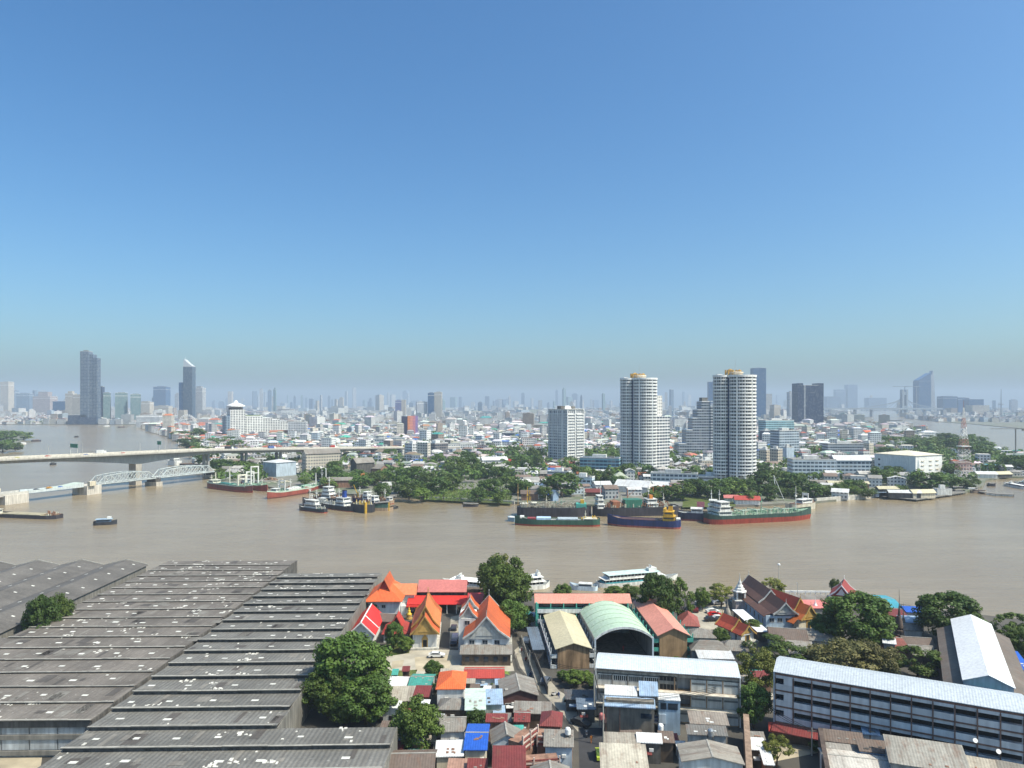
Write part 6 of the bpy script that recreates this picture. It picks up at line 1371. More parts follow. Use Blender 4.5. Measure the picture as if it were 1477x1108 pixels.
# ------------------------------------------------------------------ buildings of the far bank
FW=facade('facade_white',(.66,.67,.67)); FWB=facade('facade_white_balcony',(.70,.70,.69),bw=4.2,fh=3.1,wx=(.08,.92),wz=(.42,.98))
FG=facade('facade_grey',(.40,.42,.43)); FC=facade('facade_cream',(.58,.52,.42),bw=2.8,fh=3.1,wx=(.25,.75),wz=(.3,.75)); FBE=facade('facade_beige',(.50,.45,.37),bw=2.6,fh=3.0,wx=(.3,.78),wz=(.28,.72))
FGL=facade('facade_glass_blue',(.03,.12,.27),(.012,.055,.14),2.2,3.6,(.06,.94),(.18,.95)); FDK=facade('facade_dark',(.02,.045,.11),(.012,.028,.07),2.4,3.5,(.08,.9),(.15,.92),grough=.4); FTE=facade('facade_teal',(.30,.48,.52),(.03,.07,.10),3,3.4,(.12,.88),(.32,.86))
FBW=facade('facade_blue_white',(.52,.60,.66),(.03,.06,.10),3.6,3.3,(.1,.9),(.35,.85)); FPK=facade('facade_pinkish',(.48,.40,.38)); FRD=facade('facade_terracotta',(.45,.17,.10),bw=2.5,wx=(.3,.7)); FBAND=facade('facade_bands',(.60,.62,.63),bw=60,wx=(0,1.01),wz=(.45,.9)); FST=facade('facade_stepped',(.42,.46,.50),bw=3,wx=(.1,.95),wz=(.35,.9),fh=3.4)
FLOFT=facade('facade_loft_brown',(.22,.20,.20),bw=3.2,wx=(.1,.9),wz=(.35,.92))
def block(label,px0,px1,pyb,top,mat,rot=0,depth=None,name='office_block',cat='building',roofm=None,roof='flat',rise=2,plant=True,asp=1.0,gz=GZ,group=None,split=None):
    """building whose silhouette spans px0..px1, base row pyb, eave row top; rot turns it about its own axis"""
    Y=(H-gz)*F/(pyb-HOR); Wp=(px1-px0)*Y/F; hh=H-(top-HOR)*Y/F-gz
    c,s=abs(math.cos(R(rot))),abs(math.sin(R(rot))); D=depth or Wp*asp
    if depth is None: w_=Wp/(c+asp*s); D=w_*asp
    else: w_=max(3,(Wp-D*s)/max(c,.2))
    X=((px0+px1)/2-CX)*Y/F; off=(w_*s+D*c)/2
    o=thing(name,label,cat,(X,Y+off,gz),R(rot),group)
    m=MB()
    if roof=='gx': m.gwall(-w_/2,w_/2,-D/2,D/2,-.3,hh,rise,'x')
    elif roof=='gy': m.gwall(-w_/2,w_/2,-D/2,D/2,-.3,hh,rise,'y')
    else: m.box(-w_/2,w_/2,-D/2,D/2,-.3,hh)
    m.build('wall',mat,o); rf=roofm or GREYR; r_=MB()
    if roof=='gx': r_.gable(-w_/2,w_/2,-D/2,D/2,hh+.05,rise,'x',.7)
    elif roof=='gy': r_.gable(-w_/2,w_/2,-D/2,D/2,hh+.05,rise,'y',.7)
    elif roof=='hip': r_.hip(-w_/2,w_/2,-D/2,D/2,hh+.02,rise,.7)
    else: r_.box(-w_/2+.02,w_/2-.02,-D/2+.02,D/2-.02,hh+.003,hh+.3); 
    r_.build('roof',rf,o)
    if roof=='flat':
        p=MB(); t=.3
        p.box(-w_/2,w_/2,-D/2,-D/2+t,hh+.3,hh+1.1).box(-w_/2,w_/2,D/2-t,D/2,hh+.3,hh+1.1).box(-w_/2,-w_/2+t,-D/2+t,D/2-t,hh+.3,hh+1.1).box(w_/2-t,w_/2,-D/2+t,D/2-t,hh+.3,hh+1.1); p.build('parapet',WHITEW,o)
        if plant: MB().box(-w_*.2,w_*.15,-D*.15,D*.25,hh+.3,hh+3.6).build('roof_plant',WHITEW,o); MB().box(w_*.22,w_*.36,-D*.2,0,hh+.3,hh+2.2).build('roof_tank',CONCD,o)
    return o,w_,D,hh
# twin round towers
def round_tower(label,px0,px1,pyb,top,floors,pilotis,wing):
    Y=(H-GZ)*F/(pyb-HOR); W=(px1-px0)*Y/F; hh=H-(top-HOR)*Y/F-GZ; fh=(hh-pilotis)/floors; X=((px0+px1)/2-CX)*Y/F
    o=thing('condo_tower',label,'tower',(X,Y+W*.4,GZ)); RW=paint('tower_white',(.78,.78,.77),.7,.08,.1,.2)
    lobes=[(W*.135,-W*.02,W*.365,'r'),(-W*.31,W*.02,W*.19,'l'),(-W*.14,W*.1,W*.28,'c')]
    for i,(lx,ly,lr,k) in enumerate(lobes):
        c=facade(f'tower_core{i}',(.64,.65,.66),(.04,.055,.075),2.6,fh,(.14,.88),(.05,.98),lr,wallrough=.6)
        MB().cyl(0,0,pilotis-.2,hh,lr-1.1,n=40).build('core',c,o,(lx,ly,0))
    for f in range(floors+1):
        z=pilotis+f*fh; m=MB()
        for lx,ly,lr,k in lobes[:2]:
            n=32; P=[(lx+lr*math.cos(2*math.pi*i/n),ly+lr*math.sin(2*math.pi*i/n)) for i in range(n)]
            m.lathe([(lr-1.3,z-.12),(lr,z-.12),(lr,z+fh*.42),(lr-.18,z+fh*.42),(lr-.18,z+.06),(lr-1.3,z+.06)],36,lx,ly) if f<floors else m.lathe([(lr-1.3,z-.3),(lr+.3,z-.3),(lr+.3,z+1.5),(lr-.6,z+1.5)],36,lx,ly)
        m.build('balcony' if f<floors else 'crown_ring',RW,o)
    m=MB()
    for lx,ly,lr,k in lobes[:2]:
        for a in range(0,360,30 if k=='r' else 36):
            x=lx+(lr-.55)*math.cos(R(a)); y=ly+(lr-.55)*math.sin(R(a)); m.tube((x,y,0),(x,y,hh),.42 if a%60 else .8,None,4)
    m.build('pier',RW,o)
    MB().box(-W*.205,-W*.15,-W*.2,W*.1,0,hh-1).build('recess_wall',FDK,o)
    if pilotis>4:
        m=MB(); 
        for a in range(0,360,30): m.cyl(lobes[0][0]+(lobes[0][2]-1.5)*math.cos(R(a)),lobes[0][1]+(lobes[0][2]-1.5)*math.sin(R(a)),-.3,pilotis,.9,n=8)
        m.build('column',RW,o); MB().cyl(0,0,-.3,pilotis,W*.24,n=20).build('lobby',FW,o)
    # gilded roof house
    gx=W*.02; CRM=paint('crown_cream',(.66,.56,.42),.7); GD=paint('crown_gold',(.55,.33,.08),.45,.3,.4,.2)
    MB().lathe([(W*.17,hh+.3),(W*.17,hh+3),(W*.19,hh+3.3),(W*.19,hh+4.2),(W*.12,hh+4.6)],20,gx,0).build('roof_house',CRM,o)
    MB().lathe([(W*.07,hh+4.4),(W*.075,hh+5.6),(W*.05,hh+6.4),(.1,hh+7)],14,gx-W*.12,0).lathe([(W*.05,hh+4.4),(W*.055,hh+5.4),(W*.03,hh+6),(.2,hh+6.4)],14,gx+W*.1,0).build('gilded_dome',GD,o)
    m=MB()
    for a in range(0,360,45): m.cyl(gx-W*.1+W*.13*math.cos(R(a)),W*.13*math.sin(R(a)),hh+1.2,hh+6.0,.7,n=6)
    m.build('gilded_pillar',GD,o); MB().box(-W*.42,-W*.3,-2,2,hh+.2,hh+2.4).build('roof_tank',WHITEW,o); MB().tube((gx,0,hh+8),(gx,0,hh+15),.15,.05).build('antenna',GREYPED,o)
    if wing:
        x0=W*.47; MB().box(-W*.3,W*.16,-W*.16,W*.16,-.3,hh*.83).build('wing',facade('wing_white',(.72,.70,.66),bw=3,wx=(.3,.7),wz=(.4,.8)),o,(W*.5,W*.42,0),rotz=R(38))
        MB().box(-W*.3,W*.2,-W*.2,W*.16,-.3,hh*.6).build('wing',FWB,o,(W*.66,W*.46,0),rotz=R(38))
    return o
round_tower('tall white round-balconied tower with golden roof house, left of the pair',898,952,684,547,29,4,True)
round_tower('tall white round-balconied tower with golden roof house, on columns, right of the pair',1036,1098,702,543,29,9,False)
landmark('left round tower',925,640); landmark('right round tower',1067,650)
# white condominium left of them
o,w_,D,hh=block('white twenty-storey condominium with blue glazed left side',792,844,670,592,FW,42,asp=1.05,name='condo_tower',cat='tower')
RW=paint('tower_white',(.72,.73,.73))
n_=int(hh/3.3)
for f in range(1,n_):
    z=f*3.3; m=MB(); m.box(-w_/2+1,-w_*.06,-D/2-1.1,-D/2-.01,z-.1,z+1.15).box(w_*.06,w_/2-1,-D/2-1.1,-D/2-.01,z-.1,z+1.15).box(-w_/2-.5,-w_/2-.01,-D/2+1.5,D/2-2,z-.12,z+.5); m.build('balcony',RW,o)
for x in (-w_*.5,-w_*.05,w_*.47): MB().box(x,x+1.1,-D/2-1.3,-D/2-.02,0,hh+.5).build('fin',RW,o)
for y in (-D*.3,-D*.05,D*.2,D*.42): MB().box(-w_/2-.7,-w_/2-.02,y,y+1.0,0,hh+.5).build('fin',RW,o)
MB().box(-w_/2-.6,w_/2,-D/2-1.2,D/2,hh+1.1,hh+1.5).build('cornice',RW,o); MB().lathe([(5,hh+1.5),(5,hh+3),(3.6,hh+4.8),(1,hh+5.4)],16,2,0).build('roof_dome',WHITEC,o); MB().box(-w_*.4,-w_*.15,-3,3,hh+1.5,hh+5).build('roof_plant',DARKW,o); MB().box(w_*.2,w_*.42,-4,4,hh+1.5,hh+4.5).build('roof_plant',CONCD,o)
landmark('white condominium',818,640)
# stepped slab
Y=(H-GZ)*F/(663-HOR); sx=lambda p:(p-CX)*Y/F; zt=lambda y:H-(y-HOR)*Y/F-GZ
o=thing('condo_tower','grey-blue stepped slab tower behind the right round tower','tower',(0,Y,GZ))
for (a,b,t) in [(979,990,641),(990,999,621),(999,1006,604),(1006,1012,592),(1012,1024,580),(1024,1040,586)]:
    MB().box(sx(a),sx(b)-.03,0,24,-.3,zt(t)).build('tier',FST,o); MB().box(sx(a),sx(b)-.03,-.5,24,zt(t)+.02,zt(t)+1.2).build('parapet',RW,o)
MB().box(sx(1014),sx(1022),4,18,zt(580)+1.2,zt(577)+3).build('roof_plant',CONCD,o)
for f in range(3,22): MB().box(sx(1025),sx(1040),-1.2,-.02,f*3.4,f*3.4+1.1).build('balcony',RW,o)
# individually built mid-distance buildings
BL=[
 ('pale blue-grey windowless block with hipped white roof by the shipyard',372,419,688,668,BLUEW,52,None,'warehouse','warehouse',WHITER,'hip',2.5,1.0),
 ('beige seven-storey apartment block with grey gabled roof',431,484,685,655,FBE,34,None,'apartment_block','building',GREYR,'gx',4,.36),
 ('shipyard shed with grey gabled roof and dark open front',502,537,691,668,DARKW,38,None,'shipyard_shed','shed',GREYR,'gx',4,.7),
 ('lower shipyard shed with grey roof and reddish columns',520,556,690,676,BRICK,-20,None,'shipyard_shed','shed',GREYR,'gx',3,.7),
 ('green roofed market hall beyond the road bridge',376,419,647,640,WHITEW,8,None,'market_hall','hall',TEALR,'gx',3,.4),
 ('white arched hall left of the green roofed market hall',345,380,645,638,WHITEW,4,None,'market_hall','hall',WHITER,'gx',3,.5),
 ('cream building with terracotta roof behind the market hall',386,414,634,624,CREAM,10,None,'house_block','building',sheet('roof_terracotta',(.34,.14,.08),'x',.6,.7,.2),'gx',4,.6),
 ('white slab building right of the stepped hotel wing',414,441,634,609,FW,6,None,'office_block','building',None,'flat',0,.4),
 ('white windowed end block with dark flank beside the road bridge end',581,608,668,641,FW,40,None,'apartment_block','building',WHITER,'flat',0,1.2),
 ('tan end block with dark brown flank and white roof',611,645,664,640,FLOFT,38,None,'apartment_block','building',WHITER,'flat',0,1.2),
 ('white market roofs left of the red-roofed hall',667,692,672,663,WHITEW,5,None,'market_hall','hall',WHITER,'gx',2,.5),
 ('broad white-roofed hall above the green trees',692,732,676,664,WHITEW,12,None,'market_hall','hall',WHITER,'gx',3,.6),
 ('maroon roofed hall between two white halls',731,753,675,667,WHITEW,-18,None,'market_hall','hall',DRED,'gx',3,.6),
 ('white gabled house right of the maroon hall',748,768,683,675,WHITEC,40,None,'house','house',WHITER,'gy',4,1),
 ('peach gabled house beside a blue roofed shed',637,652,690,680,CREAM,30,None,'house','house',BROWNR,'gy',4,1),
 ('blue roofed shed beside the peach gabled house',652,672,687,681,WHITEW,0,None,'shed','shed',BLUER,'gx',2,.5),
 ('red-orange roofed house above the green bank',684,696,684,678,CREAM,15,None,'house','house',ORANGE,'gx',3,.7),
 ('long low teal-glazed building between condominium and round tower',838,899,684,662,facade('facade_teal_glass',(.20,.38,.46),(.03,.08,.13),4,3.4,(.04,.96),(.25,.9)),-18,None,'office_block','building',WHITER,'flat',0,.35),
 ('white two-storey house behind the big dark bank tree',826,860,704,690,FBW,-20,None,'house','house',WHITER,'flat',0,.6),
 ('white terrace block left of the teal-glazed building',790,826,696,682,FBAND,-20,None,'apartment_block','building',WHITER,'flat',0,.5),
 ('long white four-storey office with ribbon windows behind the ships',942,1012,702,685,FBW,-16,None,'office_block','building',None,'flat',0,.3),
 ('low white terrace building at the foot of the right round tower',1008,1054,700,689,FBAND,-12,None,'office_block','building',WHITER,'flat',0,.5),
 ('cream low building behind the white terrace',1010,1036,678,665,FC,10,None,'office_block','building',WHITER,'flat',0,.6),
 ('white stepped apartments right of the right round tower',1099,1116,676,650,FC,30,None,'apartment_block','building',None,'flat',0,1),
 ('cream apartment block with rounded corner right of the round tower',1114,1132,678,649,FC,38,None,'apartment_block','building',None,'flat',0,1),
 ('pale blue block behind the cream apartments',1131,1147,672,646,BLUEW,20,None,'office_block','building',None,'flat',0,.8),
 ('bright turquoise-white office with many windows behind the round tower',1100,1150,645,607,FTE,14,None,'office_block','building',None,'flat',0,.4),
 ('dark glass block in front of the turquoise office',1100,1116,646,622,FDK,10,None,'office_block','building',None,'flat',0,.8),
 ('grey-green office with ribbon windows and white edge column',1118,1157,664,622,FBW,18,None,'office_block','building',None,'flat',0,.6),
 ('long pale blue four-storey works right of the round tower',1145,1208,692,664,FBW,-4,None,'factory','building',paint('roof_brown_flat',(.28,.23,.2)),'flat',0,.4),
 ('pale blue works wing with cream roof beside the white warehouse',1206,1258,692,664,FBW,-4,None,'factory','building',WHITER,'gx',4,.4),
 ('blue-grey office block with cream penthouse',1194,1250,664,641,FST,0,None,'office_block','building',None,'flat',0,.35),
 ('cream side tower of the blue-grey office block',1250,1262,668,640,FC,25,None,'office_block','building',None,'flat',0,1),
 ('huge white warehouse with blue shaded wall and cream gabled roof',1291,1376,692,658,WHITEC,27,41,'warehouse','warehouse',paint('roof_cream_flat',(.66,.60,.48)),'hip',3.4,1.28),
 ('cream low block left of the huge white warehouse',1262,1289,684,665,FC,32,None,'office_block','building',None,'flat',0,.7),
 ('pinkish shed with white columns beside the lattice mast',1376,1404,690,668,FPK,10,None,'shed','shed',GREYR,'gx',1,.5),
 ('orange roofed temple hall among trees by the far river',1218,1238,632,624,CREAM,10,None,'temple','temple',ORANGE,'gx',5,.5),
 ('orange roofed hall with white gables among the far trees',1247,1276,631,624,WHITEW,10,None,'temple','temple',ORANGE,'gx',4,.5),
 ('white tent hall near the far river bend',1332,1352,630,624,WHITEW,0,None,'hall','hall',WHITER,'hip',4,.6),
 ('blue roofed shed left of the far orange roof',1200,1218,636,629,WHITEW,10,None,'shed','shed',BLUER,'gx',3,.5),
 ('dull wharf warehouse with grey roof beside the mast',1388,1428,668,659,FPK,-6,None,'warehouse','warehouse',GREYR,'gx',2,.4),
 ('turquoise roofed boat house at the right wharf',1420,1446,680,673,WHITEW,6,None,'boat_house','shed',sheet('roof_turquoise',(.07,.34,.42)),'gx',2,.5),
 ('white roofed boat shed on the right wharf',1412,1440,690,684,SUP,-6,None,'boat_house','shed',WHITER,'gx',2,.5),
 ('pale roofed boat shed at the end of the right wharf',1438,1462,689,684,DARKW,8,None,'boat_house','shed',CREAMR,'gx',2,.5),
 ('white hall with big pale tent roofs behind the rafted ships',890,948,712,703,WHITEW,-28,None,'market_hall','hall',WHITER,'gx',4,.6),
 ('second pale tent roofed hall behind the rafted ships',924,972,711,702,WHITEW,-26,None,'market_hall','hall',WHITER,'gx',3,.5),
 ('cream pyramid roofed pavilion behind the tent roofed halls',884,908,700,690,WHITEW,0,None,'pavilion','pavilion',paint('roof_sage',(.42,.46,.36)),'hip',5,1),
 ('maroon roofed row house behind the rafted ships',846,892,716,710,BRICK,-3,None,'house','house',MAROON,'gx',2,.3),
 ('light blue gabled house behind the sooty tanker',778,792,712,703,BLUEW,20,None,'house','house',BLUEP,'gy',3,.9),
 ('bright blue tarpaulin roof behind the sooty tanker',784,797,720,713,WHITEW,0,None,'shed','shed',BLUER,'gx',2,.7),
 ('little blue and white gabled house beside the blue tarpaulin',794,806,723,714,BLUEP,25,None,'house','house',BLUEP,'gy',3,.9),
 ('brown waterside house left of the blue tarpaulin',752,776,722,712,BRICK,0,None,'house','house',BROWNR,'gx',2,.5),
 ('red roofed shack row on the bank behind the tanker',1062,1098,728,721,WHITEW,-8,None,'shack','house',DRED,'gx',2,.4),
 ('pink-white roofed shack left of the red shack row',1046,1066,724,718,WHITEW,-8,None,'shack','house',PINKR,'gx',1.5,.5),
 ('wharf shed with pale roof left end of the right pier',1268,1296,716,705,DARKW,0,None,'wharf_shed','shed',CREAMR,'gx',1.5,.4),
 ('wharf shed with long white roof on the right pier',1286,1330,719,711,DARKW,-8,None,'wharf_shed','shed',WHITER,'gx',1.5,.25),
 ('cream barrel roofed pier shed over the water',1316,1352,719,711,CREAM,8,None,'wharf_shed','shed',CREAMR,'gx',2,.3),
 ('low white house on the pier end',1352,1373,714,707,SUP,0,None,'wharf_shed','shed',WHITER,'flat',0,.5),
 ('blue shed below the cream wharf roof',1264,1290,716,710,BLUEP,0,None,'wharf_shed','shed',BLUEP,'gx',1,.4),
 ('long tan roofed shed above the pale river wall',1200,1256,705,698,BRICK,-10,None,'wharf_shed','shed',CREAMR,'gx',1.5,.25),
 ('grey roofed shed left of the tan roofed shed',1172,1204,702,696,WHITEW,-10,None,'wharf_shed','shed',GREYR,'gx',1.5,.3),
 ('green bubble roofed store beyond the road bridge',490,504,640,631,paint('bubble_green',(.10,.42,.32),.5),0,None,'store','store',paint('bubble_green',(.10,.42,.32)),'hip',4,.8),
 ('white and blue office row right of the green bubble store',538,562,646,634,FBW,0,None,'office_block','building',None,'flat',0,.4),
 ('blue-white office beside the orange-striped tower',560,583,644,632,FBW,6,None,'office_block','building',None,'flat',0,.4),
 ('long white apartments right of the tan end block',645,700,654,642,FW,10,None,'apartment_block','building',None,'flat',0,.25),
 ('dark blue cubic building among the low city',724,742,636,625,FDK,0,None,'office_block','building',None,'flat',0,.7),
 ('long grey warehouse roof left of the pale blue block',326,372,676,667,WHITEW,-4,None,'warehouse','warehouse',GREYR,'gx',3,.4),
 ('low white industrial roofs under the road bridge',398,436,668,660,WHITEW,5,None,'warehouse','warehouse',WHITER,'gx',3,.4),
 ('white houses cluster under the road bridge middle',412,432,672,658,FW,10,None,'house_block','building',WHITER,'flat',0,.6),
 ('red-roofed long slip shed beside the shipyard',470,506,704,693,BRICK,10,None,'shipyard_shed','shed',GREYR,'gx',2,.3),
]
for (lb,a,b,yb,t,mt,ro,dp,nm,ct,rf,rk,rs,asp) in BL:
    o,w_,D,hh=block(lb,a,b,yb,t,mt,ro,dp,nm,ct,rf,rk,rs,asp=asp)
    if lb.startswith('huge'):
        for y in (D*.36,D*.36,D*.36): pass
        for z in (6,11,16): win(o,-w_/2-.02,D*.38,z,2.2,1.8,R(-90))
        MB().box(-w_/2-.5,-w_/2-.02,-D*.22,D*.12,8,8.5).build('ledge',DARKW,o); MB().box(-w_/2-.4,-w_/2-.02,-D*.06,-D*.05,2,8).build('drain_pipe',DARKW,o)
        for z in (8,12,16):
            for x in (-w_*.25,w_*.05,w_*.3): MB().box(x-2,x+2,-D/2-.6,-D/2-.02,z,z+.7).build('ledge',CREAM,o)
for nm,x,y in [('huge white warehouse',1333,675),('pale blue works',1200,678),('stepped hotel tower',340,610),('orange-striped tower',590,615),('beige apartment block',457,668),('shipyard sheds',528,680),('tent roofed halls',930,705),('long white office',977,692),('bright grassy bank',680,715),('right pier',1330,715),('blue tarpaulin roof',790,716),('turquoise office',1125,628),('lattice mast',1390,650),('broad white-roofed hall',712,668),('teal-glazed building',868,672)]: landmark(nm,x,y)
# pier deck of the right wharf and jetty
def deck(label,pts,z=1.6,name='pier_deck'):
    P=[at(x,y,0) for x,y in pts]; o=thing(name,label,'pier',(P[0].x,P[0].y,0)); q=[(p.x-P[0].x,p.y-P[0].y) for p in P]
    MB().prism(q,z-.5,z).build('deck',CONCD,o); m=MB()
    for (a,b) in zip(q,q[1:]+q[:1]):
        n_=int(max(1,math.hypot(b[0]-a[0],b[1]-a[1])/4))
        for k in range(n_): m.cyl(a[0]+(b[0]-a[0])*k/n_,a[1]+(b[1]-a[1])*k/n_,-1.5,z-.5,.25,n=6)
    m.build('pile',DARKW,o); return o
deck('long dark pier deck under the wharf sheds on piles',[(1262,718),(1322,724),(1392,713),(1386,708),(1300,710)])
deck('thin jetty reaching into the river at the right',[(1412,712),(1436,715.5),(1462,716.5),(1462,714.8),(1436,714),(1412,710.6)])
deck('small ruined landing stage below the bright grassy bank',[(668,729),(690,730),(690,728.4),(668,727.6)],1.4)
o,L=ship('dark skiff tied to the ruined landing stage',(668,731),(689,731),2.6,1.0,DKBR,0,DKR,.3,'skiff','boat'); MB().box(-L*.3,L*.3,-1,1,1.9,2.0).build('canopy',DARKW,o); MB().box(-L*.3,-L*.28,-1,1,.5,1.9).box(L*.28,L*.3,-1,1,.5,1.9).build('canopy_post',DARKW,o)
ferry('white river ferry at the right edge beside another boat',(1480,706),(1448,700),5,SUP,paint('ferry_grey_blue',(.3,.38,.46),.5),1,WHITEC)
ferry('second white ferry cut by the right edge',(1505,703),(1464,698),5,SUP,SUP,1,paint('ferry_roof_mint',(.55,.68,.66)))
for k,(px,py,w_) in enumerate([(1372,711,20),(1392,708,18),(1400,711,22),(1424,701,12),(1330,709,16),(1300,708,14),(1350,706,14),(1272,607,30),(1230,604,22),(1290,612,8)]):
    o,L=ship(None,(px,py),(px+w_,py+.3),5 if py>650 else 14,1.8 if py>650 else 4,[DKBR,DKGY,HULLM('wood_pale',(.36,.26,.18))][k%3],0,DKR,.5,'river_boat','boat'); auto(o,['dark','grey','wooden'][k%3]+' flat river boat',px+w_/2,py); hatch(o,-L*.3,L*.25,3.6,1.3 if py>650 else 3.2,[GREYR,WHITER,BROWNR][k%3],1.4)
landmark('far river bend',1270,605)
# lattice mast
o=thing('lattice_mast','tall red and white lattice mast beside the huge white warehouse','mast',at(1390,694)); Y=o.location.y; hh=H-(588-HOR)*Y/F-GZ
RM=paint('mast_red',(.50,.25,.21),.6,.1); 
def latt(z0,z1,mat,name):
    m=MB(); w=lambda z:5.4*(1-z/hh)**1.2+.4; z=z0
    while z<z1-.1:
        e=min(z1,z+3.2); a,b=w(z),w(e)
        for s,t in ((1,1),(1,-1),(-1,-1),(-1,1)):
            m.tube((a*s,a*t,z),(b*s,b*t,e),.13,.13,4); s2,t2=(t,-s); m.tube((a*s,a*t,z),(b*s2,b*t2,e),.09,.09,4); m.tube((a*s2,a*t2,z),(b*s,b*t,e),.09,.09,4); m.tube((b*s,b*t,e),(b*s2,b*t2,e),.09,.09,4)
        z=e
    m.build(name,mat,o)
bands=7
for k in range(bands): latt(hh*k/bands,hh*(k+1)/bands,RM if k%2 else WHITEC,'lattice_section')
MB().box(-4.2,4.2,-4.2,4.2,hh*.47,hh*.47+.6).build('platform',WHITEC,o); MB().tube((0,0,hh),(0,0,hh+6),.15).build('antenna',RM,o)
m=MB()
for k in range(5): m.cyl(1.6*math.cos(k*1.3),1.6*math.sin(k*1.3),hh*.62+k*1.5,hh*.62+k*1.5+1.6,.9,n=10)
m.build('dish',WHITEC,o)
# far tower crane at the right
o=thing('tower_crane','thin grey tower crane by the river at the right edge','crane',at(1465,664)); hh=38
MB().box(-.5,.5,-.5,.5,0,hh).build('mast',CONCD,o); MB().box(-30,10,-.3,.3,hh,hh+.7).build('jib',CONCD,o); MB().box(8,12,-1,1,hh-2,hh).build('counterweight',CONCD,o)
# ------------------------------------------------------------------ far towers, each its own
FHZ=facade('facade_far_pale',(.55,.56,.57),(.06,.09,.13),4,3.6,(.15,.85),(.25,.85)); FHZB=facade('facade_far_blue',(.20,.27,.36),(.04,.08,.14),4,3.8,(.1,.9),(.2,.9)); FHZC=facade('facade_far_cream',(.58,.53,.45),(.08,.08,.09),4,3.4,(.2,.8),(.3,.8)); FGREEN=facade('facade_far_green',(.26,.38,.38),(.04,.08,.1),3.4,3.4,(.1,.75),(.1,.9))
FT1=facade('facade_pixel',(.16,.20,.26),(.02,.045,.085),5.5,5,(.1,.9),(.25,.85)); FT2=facade('facade_slick',(.10,.15,.20),(.03,.06,.11),2.2,4,(.08,.8),(.06,.95)); FHOT=facade('facade_hotel',(.70,.70,.67),(.06,.07,.09),5,3.3,(.2,.85),(.35,.9)); 
def tower(label,px0,px1,pyb,top,mat,rot=0,asp=.8,name='tower_block',roofm=None,group=None,cap=0,extra=None):
    o,w_,D,hh=block(label,px0,px1,pyb,top,mat,rot,None,name,'tower',roofm or CONCD,'flat',0,False,asp,group=group)
    if cap: MB().box(-w_*.28,w_*.28,-D*.28,D*.28,hh+.3,hh+cap).build('roof_crown',mat,o)
    return o,w_,D,hh
# dark twin slab (left tall one in two slabs)
o,w_,D,hh=tower('dark slender skyscraper of two joined slabs, tallest at left',115.5,127.5,612,507,FT1,0,.9)
Y=o.location.y; k=(612-HOR)/F
MB().box(w_/2+.05,w_/2+14,-D*.3,D*.5,-.3,hh-10).build('slab',FT1,o); MB().box(w_/2+14.05,w_/2+28,-D*.35,D*.45,-.3,hh-22).build('slab',FT1,o); MB().box(-w_*.3,w_*.2,-4,4,hh,hh+5).build('roof_plant',CONCD,o); MB().box(-w_*.6,w_/2+30,-D*.7,-D*.5,-.3,24).build('podium',FDK,o)
